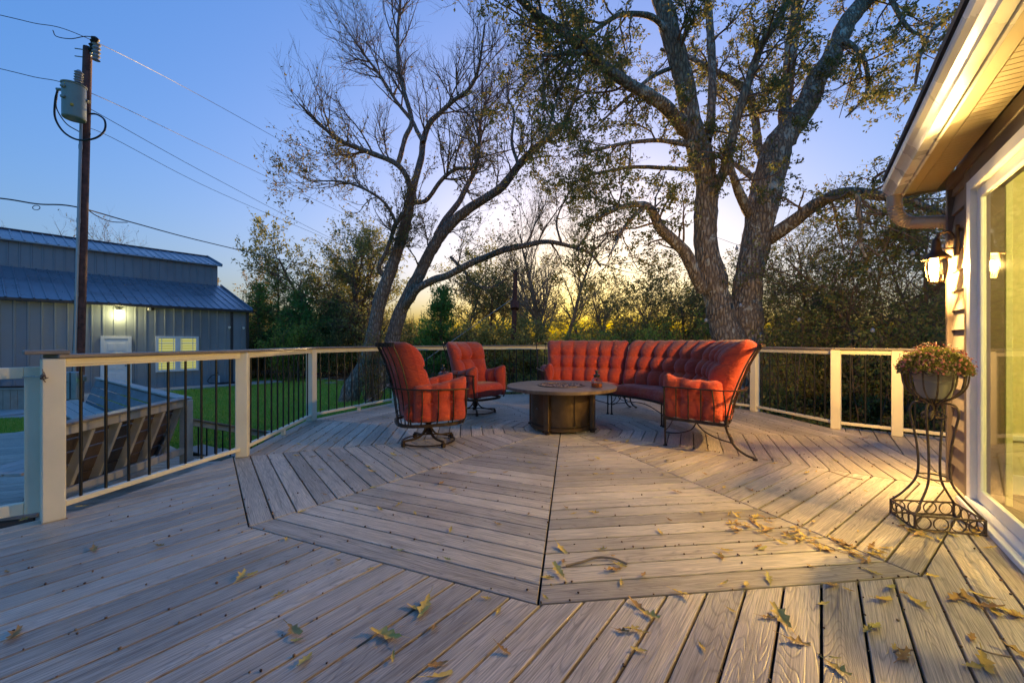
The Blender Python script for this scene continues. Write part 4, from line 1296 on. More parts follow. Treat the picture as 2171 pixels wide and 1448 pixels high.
# ---------------- sectional sofa: three curved modules round the fire table
SEAT_Z = 0.47
def sofa_module(mid_deg, label, arm):
    RC = 1.80
    half = rad(22.6)
    mid = rad(mid_deg)
    base = C + RC * np.array([math.cos(mid), math.sin(mid)])
    par = thing("sofa_section", label, "sofa", (base[0], base[1], 0), mid, "red curved sectional sofa sections")
    def pol(a, r, z):
        a, r, z = np.broadcast_arrays(np.asarray(a, float), np.asarray(r, float), np.asarray(z, float))
        return np.stack([r * np.cos(a) - RC, r * np.sin(a), z], -1)
    def rb(z):       # radius of the back frame at height z
        return np.interp(z, [0.28, 0.45, 0.65, 0.90, 1.05, 1.14], [2.02, 2.05, 2.10, 2.19, 2.27, 2.33])
    aw = half - 0.005
    a_lo = -aw + (0.085 if arm == "right" else 0)
    a_hi = aw - (0.085 if arm == "left" else 0)
    am, ah = (a_lo + a_hi) / 2, (a_hi - a_lo) / 2
    # seat cushion
    def seat_map(V):
        # x width -> angle, z height(depth) -> radius, y thickness -> up
        a = am + V[:, 0] / 1.0 * 1.0
        r = 1.72 + V[:, 2]
        return pol(a, r, SEAT_Z - 0.085 + V[:, 1])
    add_cushion(par, "seat_cushion", 2 * ah, 0.66, 0.19, [], [], 0.0, seat_map, nu=40, nv=26, back=0.5, p=10, seed=int(mid_deg))
    # back cushion
    wa = 2 * ah * 1.97
    def back_map(V):
        z = 0.80 + V[:, 2]
        a = am + V[:, 0] / 1.97
        r = rb(z) - 0.150 - V[:, 1]
        return pol(a, r, z)
    n = 5
    cols = [(-1 + 2 * (i + 1) / (n + 1)) for i in range(n)]
    add_cushion(par, "back_cushion", wa, 0.76, 0.30, cols, [-0.22, 0.34], 0.050, back_map, puff=0.055, nu=96, nv=44, back=0.46, p=4.5, pu=16, seed=int(mid_deg) + 7)
    # frame
    aa = np.linspace(-aw, aw, 15)
    loop = np.concatenate([pol(aa, 1.40, 0.315), pol(aw, np.linspace(1.48, 1.95, 5), 0.315), pol(aa[::-1], 2.02, 0.315), pol(-aw, np.linspace(1.95, 1.48, 5), 0.315)])
    m = MB(); m.tube(loop, 0.017, 4, closed=True, flat=1.3); m.build("seat_frame", MAT["bronze"], par, local=True)
    for s_ in (-1, 1):
        a = s_ * (aw - 0.012)
        m = MB(); m.tube(pol(a, 1.405, np.array([0.02, 0.31])), 0.0105, 8)
        m.lathe([(0.022, 0.002), (0.022, 0.014), (0.010, 0.022)], 10, tuple(pol(a, 1.405, 0.0)))
        m.build("front_leg", MAT["bronze"], par, True, local=True)
        pts = smooth_path(pol(a, np.array([2.02, 2.035, 2.10, 2.20, 2.28]), np.array([0.36, 0.26, 0.12, 0.045, 0.018])), 5)
        m = MB(); m.tube(pts, 0.012, 8)
        e = pol(a, 2.29, 0.0)
        m.lathe([(0.024, 0.002), (0.024, 0.016), (0.012, 0.024)], 10, tuple(e))
        m.build("back_leg", MAT["bronze"], par, True, local=True)
        pts = smooth_path(pol(a, np.array([1.41, 1.55, 1.68, 1.74]), np.array([0.15, 0.165, 0.215, 0.30])), 5)
        pts2 = smooth_path(pol(a, np.array([1.74, 1.82, 1.95, 2.08]), np.array([0.30, 0.22, 0.165, 0.14])), 5)
        m = MB(); m.tube(pts, 0.007, 6); m.tube(pts2, 0.007, 6); m.build("brace", MAT["bronze"], par, True, local=True)
    pts = smooth_path(pol(np.linspace(-aw, aw, 7), 1.405, np.array([0.17, 0.2, 0.235, 0.25, 0.235, 0.2, 0.17])), 5)
    m = MB(); m.tube(pts, 0.007, 6); m.build("front_brace", MAT["bronze"], par, True, local=True)
    zz = np.array([0.315, 0.45, 0.60, 0.78, 0.95, 1.06, 1.13])
    nb = 11
    for i in range(nb):
        a = -aw + 2 * aw * i / (nb - 1)
        m = MB(); m.tube(smooth_path(pol(a, rb(zz) + 0.006, zz), 4), 0.0085 if i in (0, nb - 1) else 0.0065, 6)
        m.build("back_bar", MAT["bronze"], par, True, local=True)
    # scroll ornaments on the outer bars
    for a in (-aw + 0.18, aw - 0.18):
        for z0 in (0.62, 0.90):
            t_ = np.linspace(0, 2 * math.pi, 22)
            m = MB(); m.tube(pol(a + 0.028 * np.sin(2 * t_), rb(z0) + 0.014, z0 + 0.065 * np.sin(t_)), 0.0055, 5, closed=False)
            m.build("scroll", MAT["bronze"], par, True, local=True)
    m = MB(); m.tube(pol(aa, rb(1.135) + 0.006, 1.128), 0.021, 4, flat=1.0, up=(0, 0, 1)); m.build("top_band", MAT["bronze"], par, local=True)
    for i in range(44):
        pass
    m = MB(); m.tube(pol(aa, 2.05, 0.40), 0.007, 6); m.build("back_hoop", MAT["bronze"], par, True, local=True)
    # arm on the outer end
    if arm:
        s_ = 1 if arm == "left" else -1
        ae = s_ * aw
        ao = s_ * (aw + 0.012)
        pth = np.concatenate([pol(ao, np.array([1.385, 1.55, 1.75, 1.95]), 0.665), pol(np.array([ao, ao - s_ * 0.02, ao - s_ * 0.07, ao - s_ * 0.14]), np.array([2.08, 2.15, 2.185, 2.185]), np.array([0.67, 0.675, 0.68, 0.69]))])
        m = MB(); m.tube(smooth_path(pth, 6), 0.020, 4, flat=0.45); m.build("arm_rail", MAT["bronze"], par, local=True)
        for r_ in (1.40, 1.53, 1.66, 1.79, 1.92, 2.03):
            rr = np.array([r_, r_, r_ + (0 if r_ < 1.9 else -0.02)])
            m = MB(); m.tube(pol(ae, rr, np.array([0.315, 0.5, 0.66])), 0.0105 if r_ < 1.41 else 0.0075, 6); m.build("arm_bar", MAT["bronze"], par, True, local=True)
        def arm_map(V):
            x, y, z = V[:, 0], V[:, 1], V[:, 2]
            r = 1.67 - x
            zz_ = 0.535 + z + 0.05 * np.clip((x + 0.05) / 0.30, 0, 1) ** 2 * np.clip(z / 0.2, 0, 1)
            a = ae - s_ * (0.092 - 0.0 + y) / r
            return pol(a, r, zz_)
        if s_ > 0:
            f0 = arm_map
            arm_map = lambda V: f0(V * np.array([1, -1, 1]) + np.array([0, 0.0, 0]))
        add_cushion(par, "arm_cushion", 0.62, 0.42, 0.15, [-0.38, 0.38], [0.0], 0.035, arm_map, puff=0.03, both=True, nu=40, nv=28, back=0.5, p=5, seed=11)
        # buttons on the outside face too
    return par
sofa_module(26.6, "middle section of the red tufted curved sofa, without arms", None)
sofa_module(72.6, "far left section of the red tufted curved sofa behind fire table", "left")
sofa_module(-19.4, "near right section of the red curved sofa showing its iron arm", "right")

# ---------------- swivel armchairs
def swivel_chair(loc, facing_deg, label, ped_rot=0.0):
    par = thing("swivel_armchair", label, "armchair", (loc[0], loc[1], 0), rad(facing_deg), "red cushioned swivel armchairs")
    L3 = lambda x, y, z: np.stack(np.broadcast_arrays(np.asarray(x, float), np.asarray(y, float), np.asarray(z, float)), -1)
    def xb(y, z):
        c_ = np.interp(z, [0.27, 0.45, 0.65, 0.90, 1.04, 1.14], [-0.345, -0.37, -0.40, -0.465, -0.525, -0.575])
        return c_ + 0.15 * (np.abs(y) / 0.34) ** 2
    def seat_map(V):
        return L3(V[:, 2] * -1 + 0.03, V[:, 0], 0.395 + V[:, 1] - 0.02 * V[:, 2])
    add_cushion(par, "seat_cushion", 0.62, 0.68, 0.225, [], [], 0.0, seat_map, nu=34, nv=30, back=0.5, p=9, seed=int(facing_deg) + 50)
    def back_map(V):
        z = 0.785 + V[:, 2]
        y = V[:, 0] * (1.0 + 0.10 * (V[:, 2] / 0.37))
        x = xb(y, z) + 0.135 + V[:, 1] + 0.02 * np.clip(-V[:, 2] / 0.37, 0, 1)
        return L3(x, y, z)
    add_cushion(par, "back_cushion", 0.66, 0.76, 0.31, [-0.36, 0.36], [0.26], 0.07, back_map, puff=0.045, nu=54, nv=46, back=0.42, p=4.5, seed=int(facing_deg) + 3, scallop=0)
    for s_ in (-1, 1):
        def arm_map(V, s_=s_):
            x = V[:, 0] + 0.075
            z = 0.50 + V[:, 2] + 0.09 * np.clip((V[:, 0] + 0.12) / 0.40, 0, 1) ** 1.5 * np.clip((V[:, 2] + 0.05) / 0.2, 0, 1)
            y = s_ * (0.312 - (V[:, 1] if s_ < 0 else V[:, 1]))
            return L3(x, y, z)
        f0 = arm_map
        if s_ < 0:
            fm = lambda V, f0=f0: f0(V)
        else:
            fm = f0
        me, bt = cushion_mesh("arm_cushion", 0.58, 0.41, 0.150, [-0.36, 0.36], [0.0], 0.035, fm, puff=0.03, both=True, nu=40, nv=30, back=0.5, p=4.5, seed=9 + s_, scallop=0)
        if s_ > 0:
            me.flip_normals()
        o = link("arm_cushion", me, MAT["fabric"], par, True)
        # buttons on both faces of the arm cushion
        buttons(o, bt + [np.array([b_[0], s_ * 0.366, b_[2]]) for b_ in bt])
    # frame
    a = np.linspace(0, 2 * math.pi, 40, endpoint=False)
    sq = lambda v: np.sign(v) * np.abs(v) ** 0.62
    ring = L3(0.36 * sq(np.cos(a)) - 0.0, 0.345 * sq(np.sin(a)), 0.262)
    m = MB(); m.tube(ring, 0.019, 4, closed=True, flat=1.2); m.build("seat_frame", MAT["bronze"], par, local=True)
    zz = np.array([0.27, 0.33, 0.45, 0.60, 0.78, 0.95, 1.06, 1.125])
    for i in range(-4, 5):
        y = i * 0.078
        yy = np.interp(zz, [0.27, 0.6, 1.13], [y * 0.92, y, y * 1.06])
        m = MB(); m.tube(smooth_path(L3(xb(yy, zz) - 0.004, yy, zz), 4), 0.0095 if abs(i) == 4 else 0.0065, 6); m.build("back_bar", MAT["bronze"], par, True, local=True)
    yy = np.linspace(-0.34, 0.34, 17)
    top = L3(xb(yy, np.full(17, 1.13)) - 0.004, yy, 1.135)
    m = MB()
    V, F = [], []
    for dz in (-0.024, 0.024):
        for dx in (-0.008, 0.008):
            V.append(top + np.array([dx, 0, dz]))
    V = np.concatenate(V); n_ = 17
    for i in range(n_ - 1):
        for q_ in ((0, 1), (1, 3), (3, 2), (2, 0)):
            F.append((q_[0] * n_ + i, q_[0] * n_ + i + 1, q_[1] * n_ + i + 1, q_[1] * n_ + i))
    F += [(0, n_, 3 * n_, 2 * n_), (n_ - 1, 3 * n_ - 1, 4 * n_ - 1, 2 * n_ - 1)]
    m.add(V, F); tbn = m.build("top_band", MAT["bronze"], par, local=True)
    for i in range(26):      # fluting of the band
        y = -0.33 + 0.66 * i / 25
        x = float(xb(np.array([y]), np.array([1.13]))[0]) - 0.014
        m = MB(); m.tube(L3(x, y, np.array([1.115, 1.156])), 0.0045, 5); m.build("flute", MAT["bronze"], tbn, True, local=True)
    m = MB()
    for z0 in (0.72, 0.86):
        t_ = np.linspace(0, 2 * math.pi, 24)
        y = 0.055 * np.sin(2 * t_)
        z = z0 + 0.06 * np.sin(t_)
        m.tube(L3(xb(y, z) - 0.012, y, z), 0.0055, 5)
    m.build("scroll", MAT["bronze"], par, True, local=True)
    yy = np.linspace(-0.30, 0.30, 11)
    m = MB(); m.tube(L3(xb(yy, np.full(11, 0.36)) - 0.006, yy, 0.36), 0.007, 6); m.build("back_hoop", MAT["bronze"], par, True, local=True)
    pth = [(0.375, -0.36, 0.645), (0.20, -0.405, 0.65), (0.0, -0.425, 0.655), (-0.20, -0.40, 0.66), (-0.35, -0.30, 0.665), (-0.43, -0.16, 0.67), (-0.455, 0, 0.672)]
    pth += [(x, -y, z) for x, y, z in pth[-2::-1]]
    m = MB(); m.tube(smooth_path(np.array(pth), 6), 0.021, 4, flat=0.42); m.build("arm_rail", MAT["bronze"], par, local=True)
    for s_ in (-1, 1):
        for x, y in ((0.35, 0.362), (0.20, 0.400), (0.03, 0.418), (-0.14, 0.405), (-0.27, 0.35)):
            yb_ = 0.345 - 0.02
            pts = smooth_path(L3([min(x, 0.32), x, x, x], [s_ * (yb_ if x > -0.2 else 0.30), s_ * (y - 0.015), s_ * y, s_ * y], [0.265, 0.36, 0.5, 0.645]), 4)
            m = MB(); m.tube(pts, 0.0115 if x > 0.3 else 0.0075, 6); m.build("arm_bar", MAT["bronze"], par, True, local=True)
    # pedestal
    m = MB(); m.lathe([(0.10, 0.244), (0.06, 0.235), (0.032, 0.22), (0.030, 0.15), (0.042, 0.145), (0.044, 0.125), (0.03, 0.115), (0.026, 0.10)], 16); ped = m.build("pedestal", MAT["bronze"], par, True, local=True)
    for i in range(4):
        an = ped_rot + i * math.pi / 2
        ca, sa = math.cos(an), math.sin(an)
        rr = np.array([0.025, 0.05, 0.10, 0.18, 0.26, 0.325]); z_ = np.array([0.205, 0.145, 0.092, 0.068, 0.066, 0.062])
        m = MB(); m.tube(smooth_path(L3(rr * ca, rr * sa, z_), 4), 0.015, 4, flat=0.9); m.build("pedestal_leg", MAT["bronze"], ped, local=True)
        m = MB(); m.cbox((0.318 * ca, 0.318 * sa, 0.028), (0.036, 0.045, 0.052), 0.006, Matrix.Rotation(an, 3, 'Z')); m.build("foot", MAT["bronze"], ped, local=True)
    a = np.linspace(0, 2 * math.pi, 36, endpoint=False)
    m = MB(); m.tube(L3(0.30 * np.cos(a), 0.30 * np.sin(a), 0.030), 0.014, 4, closed=True, flat=0.7); m.build("base_ring", MAT["bronze"], ped, local=True)
    return par
swivel_chair((-0.97, 4.76), 22, "near red swivel armchair seen from behind its iron frame", 0.35)
swivel_chair((-0.60, 6.72), -42, "far red swivel armchair facing the fire table", 0.9)

# ---------------- fire table
ft = thing("fire_table", "round bronze fire pit table with brown top", "fire pit", (C[0], C[1], 0))
m = MB(); m.lathe([(0.400, 0.03), (0.412, 0.035), (0.412, 0.075), (0.405, 0.08), (0.405, 0.52)], 48, (C[0], C[1], 0)); m.build("drum", MAT["drum"], ft, True, 30)
m = MB(); m.lathe([(0.418, 0.082), (0.421, 0.09), (0.418, 0.10), (0.410, 0.10)], 48, (C[0], C[1], 0), False, False); m.build("drum_band", MAT["bronze"], ft, True)
for i in range(4):
    an = rad(-120.5 + 90 * i)
    p = C + 0.440 * np.array([math.cos(an), math.sin(an)])
    R = Matrix.Rotation(an, 3, 'Z')
    po = MB().cbox((p[0], p[1], 0.285), (0.060, 0.070, 0.48), 0.006, R).build("post", MAT["drum"], ft)
    MB().cbox((p[0], p[1], 0.034), (0.085, 0.095, 0.022), 0.004, R).build("foot_plate", MAT["bronze"], po)
    MB().lathe([(0.035, 0.001), (0.035, 0.018), (0.015, 0.022)], 12, (p[0], p[1], 0)).build("foot", MAT["bronze"], po, True)
# door hinge strip and knob on the drum
for an, nm in ((rad(-73), "hinge"), (rad(-145), "knob")):
    p = C + 0.412 * np.array([math.cos(an), math.sin(an)])
    if nm == "hinge":
        MB().tube([(p[0], p[1], 0.10), (p[0], p[1], 0.50)], 0.006, 6).build("hinge", MAT["bronze"], ft, True)
    else:
        MB().lathe([(0.008, -0.01), (0.018, 0), (0.008, 0.012)], 10, (p[0], p[1], 0.30)).build("door_knob", MAT["steel"], ft, True)
TOPZ = 0.580
tt = MB(); tt.lathe([(0.262, TOPZ - 0.045), (0.715, TOPZ - 0.045), (0.730, TOPZ - 0.040), (0.734, TOPZ - 0.006), (0.728, TOPZ), (0.315, TOPZ), (0.262, TOPZ - 0.004)], 72, (C[0], C[1], 0), False, False)
tp = tt.build("table_top", MAT["tabletop"], ft, True, 30)
m = MB(); m.lathe([(0.318, TOPZ + 0.001), (0.318, TOPZ + 0.010), (0.288, TOPZ + 0.010), (0.280, TOPZ - 0.02), (0.05, TOPZ - 0.022)], 48, (C[0], C[1], 0), False, True); m.build("burner_ring", MAT["drum"], ft, True, 30)
rng = np.random.default_rng(12)
m = MB()
ico = np.array([(0, 0, 1), (0.9, 0, 0.3), (0.2, 0.85, 0.2), (-0.8, 0.4, 0.3), (-0.6, -0.7, 0.2), (0.4, -0.8, 0.1), (0, 0, -0.8)])
icf = [(0, 1, 2), (0, 2, 3), (0, 3, 4), (0, 4, 5), (0, 5, 1), (6, 2, 1), (6, 3, 2), (6, 4, 3), (6, 5, 4), (6, 1, 5)]
for i in range(650):
    r_ = 0.277 * math.sqrt(rng.random()); a = rng.random() * 6.283
    s_ = rng.uniform(0.007, 0.014)
    q = ico * s_ * rng.uniform(0.7, 1.3, 3)
    c_, sn = math.cos(a * 7), math.sin(a * 7)
    q = q @ np.array([[c_, -sn, 0], [sn, c_, 0], [0, 0, 1]])
    m.add(q + [C[0] + r_ * math.cos(a), C[1] + r_ * math.sin(a), TOPZ - 0.010 + rng.random() * 0.012], icf)
gm_ = m.build("fire_glass", MAT["gems"], ft); gm_["kind"] = "stuff"

# ---------------- oil lamps
def oil_lamp(loc, s, label, amber=True):
    o = thing("oil_lamp", label, "oil lamp", loc, 0.3, "glass table oil lamps")
    m = MB(); m.lathe([(0.060 * s, 0.001), (0.064 * s, 0.006), (0.066 * s, 0.055 * s), (0.058 * s, 0.085 * s), (0.030 * s, 0.115 * s), (0.026 * s, 0.125 * s)], 8, cap1=False); m.build("glass_body", MAT["glass"], o, local=True)
    if amber:
        m = MB(); m.lathe([(0.057 * s, 0.005), (0.060 * s, 0.010), (0.061 * s, 0.040 * s)], 8); m.build("oil", MAT["amber"], o, local=True)
    m = MB(); m.lathe([(0.033 * s, 0.115 * s), (0.036 * s, 0.125 * s), (0.036 * s, 0.14 * s), (0.018 * s, 0.146 * s), (0.012 * s, 0.16 * s), (0.018 * s, 0.168 * s), (0.016 * s, 0.185 * s), (0.004 * s, 0.19 * s)], 14); m.build("burner_cap", MAT["black"], o, True, local=True)
    return o
lp = at(1265, 818, 5.30)
oil_lamp((lp[0], lp[1], TOPZ), 1.15, "small glass oil lamp with amber oil on fire table rim")
# side table between the armchairs
sx_, sy_ = -0.90, 6.02
sd = thing("side_table", "small round side table between the two red armchairs", "table", (sx_, sy_, 0))
m = MB(); m.lathe([(0.02, 0.568), (0.225, 0.568), (0.235, 0.574), (0.235, 0.588), (0.228, 0.594)], 36, (sx_, sy_, 0)); m.build("table_top", MAT["tabletop"], sd, True, 30)
for i in range(3):
    a = i * 2.094 + 0.5
    pts = smooth_path([(sx_ + r_ * math.cos(a), sy_ + r_ * math.sin(a), z_) for r_, z_ in ((0.17, 0.566), (0.12, 0.42), (0.09, 0.28), (0.14, 0.10), (0.20, 0.012))], 5)
    MB().tube(pts, 0.009, 6).build("leg", MAT["bronze"], sd, True)
oil_lamp((sx_ - 0.11, sy_ + 0.02, 0.594), 1.25, "small clear glass oil lamp on the side table between armchairs", True)

# ---------------- planter stand, pot and flowers
PX, PY = 2.735, 2.66
stand = thing("plant_stand", "wrought-iron plant stand with scrolled legs and ring-pattern base", "plant stand", (PX, PY, 0))
cs_ = [np.array(q) for q in ((2.585, 2.80), (2.50, 2.545), (2.845, 2.465), (2.96, 2.75))]
HB = 0.092
m = MB()
for i in range(4):
    a, b = cs_[i], cs_[(i + 1) % 4]
    for z_ in (0.008, HB):
        m.tube([np.r_[a, z_], np.r_[b, z_]], 0.006, 6)
    m.tube([np.r_[a, 0.001], np.r_[a, HB + 0.006]], 0.0075, 6)
m.build("base_frame", MAT["iron"], stand, True)
for i in range(4):
    a, b = cs_[i], cs_[(i + 1) % 4]
    L = np.linalg.norm(b - a); d = (b - a) / L
    n_ = 4
    for j in range(n_):
        c_ = a + d * L * (j + 0.5) / n_
        r_ = 0.038
        t_ = np.linspace(0, 2 * math.pi, 20, endpoint=False)
        pts = np.stack([c_[0] + d[0] * r_ * np.cos(t_), c_[1] + d[1] * r_ * np.cos(t_), 0.050 + r_ * np.sin(t_)], -1)
        MB().tube(pts, 0.0038, 6, closed=True).build("base_ring", MAT["iron"], stand, True)
pc = np.array([PX, PY])
for i in range(4):
    v = cs_[i] - pc; L = np.linalg.norm(v); v /= L
    prof = [(L, HB), (L * 0.75, 0.15), (0.092, 0.25), (0.072, 0.34), (0.080, 0.50), (0.100, 0.63), (0.112, 0.715), (0.095, 0.765), (0.055, 0.775), (0.025, 0.765), (0.012, 0.735), (0.022, 0.69), (0.048, 0.672), (0.054, 0.695), (0.034, 0.715), (0.014, 0.72)]
    pts = [np.r_[pc + v * r_, z_] for r_, z_ in prof]
    MB().tube(smooth_path(pts, 6), 0.0068, 7).build("leg", MAT["iron"], stand, True)
t_ = np.linspace(0, 2 * math.pi, 28, endpoint=False)
MB().tube(np.stack([PX + 0.080 * np.cos(t_), PY + 0.080 * np.sin(t_), np.full(28, 0.292)], -1), 0.005, 6, closed=True).build("leg_ring", MAT["iron"], stand, True)
nr = 14
for i in range(nr):
    a = i / nr * 2 * math.pi
    ca, sa = math.cos(a), math.sin(a)
    prof = [(0.015, 0.765), (0.05, 0.785), (0.10, 0.822), (0.140, 0.875), (0.153, 0.94), (0.153, 0.985)]
    MB().tube(smooth_path([(PX + r_ * ca, PY + r_ * sa, z_) for r_, z_ in prof], 5), 0.0052, 6).build("basket_rib", MAT["iron"], stand, True)
    a2 = (i + 1) / nr * 2 * math.pi
    arc = []
    for f in np.linspace(0, 1, 9):
        aa_ = a + (a2 - a) * f
        rr_ = 0.153 + 0.022 * math.sin(math.pi * f)
        arc.append((PX + rr_ * math.cos(aa_), PY + rr_ * math.sin(aa_), 0.985 + 0.004 - 0.03 * math.sin(math.pi * f)))
    MB().tube(arc, 0.0048, 6).build("rim_scallop", MAT["iron"], stand, True)
pot = thing("flower_pot", "ribbed taupe pot held in the iron plant stand", "pot", (PX, PY, 0.80))
m = MB(); m.lathe([(0.072, 0.806), (0.080, 0.83), (0.090, 0.88), (0.095, 0.905), (0.098, 0.905), (0.098, 0.915), (0.095, 0.918), (0.102, 0.955), (0.111, 0.958), (0.113, 0.980), (0.108, 0.982), (0.101, 0.962)], 36, (PX, PY, 0), True, False); m.build("pot_body", MAT["pot"], pot, True, 35)
m = MB(); m.lathe([(0.101, 0.962), (0.05, 0.972), (0.01, 0.975)], 24, (PX, PY, 0), False, True); m.build("soil", MAT["soil"], pot, True)

def leaf_quads(P, A, B, l, w):
    """diamond leaves at P with long axis A, short axis B"""
    l = np.asarray(l)[:, None]; w = np.asarray(w)[:, None]
    V = np.stack([P, P + A * l * 0.45 + B * w * 0.5, P + A * l, P + A * l * 0.45 - B * w * 0.5], 1)
    n_ = len(P)
    F = np.arange(n_ * 4).reshape(n_, 4)
    return V.reshape(-1, 3), F
def rand_dirs(rng, n_):
    d = rng.normal(size=(n_, 3)); d /= np.linalg.norm(d, axis=1)[:, None]
    return d
def perp(rng, A):
    B = rand_dirs(rng, len(A)); B -= A * np.sum(A * B, 1)[:, None]
    B /= np.linalg.norm(B, axis=1)[:, None] + 1e-9
    return B
rng = np.random.default_rng(21)
mum = thing("chrysanthemum", "dome of dusky red mums spilling over the taupe pot", "flowers", (PX, PY, 0.975))
N = 5200
d = rand_dirs(rng, N); d[:, 2] = np.abs(d[:, 2]) * 1.0 - 0.12
r_ = rng.uniform(0.55, 1.0, N) ** 0.5
P = np.array([PX, PY, 0.985]) + d * r_[:, None] * np.array([0.172, 0.172, 0.160])
A = d + rand_dirs(rng, N) * 0.8; A /= np.linalg.norm(A, axis=1)[:, None]
V, F = leaf_quads(P, A, perp(rng, A), rng.uniform(0.014, 0.028, N), rng.uniform(0.006, 0.011, N))
o = link("leaf_mass", raw_mesh("leaf_mass", V, F), MAT["leaf_mum"], mum); o["kind"] = "stuff"
N = 420
d = rand_dirs(rng, N); d[:, 2] = np.abs(d[:, 2]) * 1.05 - 0.10
d /= np.linalg.norm(d, axis=1)[:, None]
P = np.array([PX, PY, 0.985]) + d * np.array([0.182, 0.182, 0.172]) * rng.uniform(0.94, 1.05, N)[:, None]
m = MB()
for p, dd in zip(P, d):
    up_ = dd + rng.normal(0, 0.25, 3); up_ /= np.linalg.norm(up_)
    x_ = np.cross(up_, (0.3, 0.5, 0.8)); x_ /= np.linalg.norm(x_); y_ = np.cross(up_, x_)
    s_ = rng.uniform(0.005, 0.0095)
    k_ = 8
    Vp = [p + up_ * s_ * 0.5]
    for j in range(k_ * 2):
        a = j / (k_ * 2) * 2 * math.pi
        rr_ = s_ * (1.0 if j % 2 == 0 else 0.6)
        Vp.append(p + x_ * rr_ * math.cos(a) + y_ * rr_ * math.sin(a) + up_ * s_ * (0.1 if j % 2 == 0 else 0.25))
    m.add(Vp, [(0, 1 + j, 1 + (j + 1) % (2 * k_)) for j in range(2 * k_)])
o = m.build("blossoms", MAT["mum"], mum); o["kind"] = "stuff"
# ================================================================ UTILITY POLE
PD = 10.0
pb, ptop = at(163, 800, PD), at(186, 101, PD)
pb[2] = GZ
up = thing("utility_pole", "tall dark wooden utility pole in front of the barn", "utility pole", tuple(pb))
pp = np.linspace(0, 1, 12)[:, None]
MB().tube(pb + (ptop - pb) * pp, np.linspace(0.115, 0.085, 12), 14).build("pole", MAT["creosote"], up, True, 60)
off = np.array([0.065, -0.125, 0.0])
ct = at(178, 262, PD) + off
c0 = np.array([at(163, 800, PD)[0] - 0.0, PD, GZ + 0.9]) + off
MB().tube(np.linspace(c0, ct, 8), 0.032, 12).build("conduit", MAT["conduit"], up, True)
for f in (0.12, 0.34, 0.62, 0.90):
    q = c0 + (ct - c0) * f
    MB().tube(np.linspace(q - [0, 0, 0.05], q + [0, 0, 0.05], 3), 0.039, 12).build("conduit_coupling", MAT["conduit"], up, True)
for py in (106, 122):
    q = at(178, py, PD)
    MB().tube([q, q + [-0.22, 0, 0.03]], 0.012, 6).build("step_bolt", MAT["steel"], up, True)
# cutout insulator at the top
ins = thing("fuse_cutout", "grey insulator and fuse cutout at the top of the pole", "insulator", tuple(at(197, 110, PD)))
MB().tube([at(188, 128, PD), at(196, 104, PD)], 0.025, 8).build("bracket", MAT["steel"], ins, True)
q0, q1 = at(203, 128, PD - 0.1), at(205, 95, PD - 0.1)
rr = [0.05 if i % 2 else 0.085 for i in range(9)]
MB().tube(np.linspace(q0, q1, 9), rr, 12).build("insulator_skirt", MAT["ceramic"], ins, True)
MB().tube(np.linspace(at(196, 112, PD), at(200, 84, PD), 7), [0.05, 0.09, 0.05, 0.09, 0.05, 0.08, 0.04], 12).build("insulator_skirt", MAT["cable"], ins, True)
MB().tube(np.linspace(at(201, 88, PD), at(203, 79, PD), 4), [0.05, 0.08, 0.08, 0.03], 12).build("terminal", MAT["cable"], ins, True)
# transformer
tf = thing("transformer", "grey cylindrical transformer can mounted on the pole", "transformer", tuple(at(157, 250, PD - 0.35)))
tc = at(157, 218, PD - 0.42)
hx = 0.205
MB().lathe([(hx * 0.93, -0.39), (hx, -0.37), (hx, 0.37), (hx + 0.015, 0.375), (hx + 0.02, 0.40), (hx * 0.7, 0.44), (0.05, 0.46)], 32, tuple(tc)).build("tank", MAT["tank"], tf, True, 35)
for z_ in (0.26, 0.02):
    MB().cbox(tc + np.array([-0.02, -hx - 0.02, z_]), (0.10, 0.05, 0.06), 0.012).build("bracket", MAT["tank"], tf)
MB().cbox(tc + np.array([0.13, -hx + 0.035, -0.14]), (0.055, 0.02, 0.055), 0.003, Matrix.Rotation(rad(45), 3, 'Z')).build("warning_label", MAT["yellow"], tf)
bpos = tc + np.array([0.12, -0.02, 0.44])
MB().tube(np.linspace(bpos, bpos + [0.02, 0, 0.30], 11), [0.055 if i % 2 else 0.085 for i in range(10)] + [0.03], 12).build("bushing", MAT["ceramic"], tf, True)
MB().tube([tc + [-hx + 0.02, -0.05, 0.27], tc + [-hx - 0.14, -0.05, 0.28]], 0.035, 8).build("side_bushing", MAT["steel"], tf, True)
MB().tube([tc + [0.2, 0.15, 0.1], at(180, 215, PD)], 0.04, 6).build("mount", MAT["steel"], tf)
def wire(label, pts, r_, sag=0, n_=14):
    P = smooth_path(np.array(pts), n_)
    o = tag(MB().tube(P, r_, 5).build("power_line", MAT["cable"], None, True), label, "power line", "overhead power lines")
    return o
loop = [tc + [-hx - 0.12, -0.05, 0.27], at(117, 215, PD - .4), at(117, 250, PD - .35), at(135, 280, PD - .3), at(165, 297, PD - .3), at(200, 294, PD - .3), at(221, 278, PD - .2), at(222, 256, PD - .1), at(205, 243, PD), at(186, 242, PD)]
wire("thick drooping service cable looped below the transformer", loop, 0.022)
loop2 = [tc + [-hx - 0.12, -0.05, 0.25], at(121, 205, PD - .45), at(120, 230, PD - .4), at(140, 262, PD - .4), at(168, 280, PD - .3)]
wire("thin cable curling down the left side of the transformer", loop2, 0.012)
def far(x, y, Y): return at(x, y, Y)
wire("topmost overhead wire crossing the pole top", [far(-120, 6, 9.0), at(60, 47, 9.6), at(190, 84, PD), at(440, 212, 14.5), at(690, 352, 20.5), at(900, 470, 30)], 0.008)
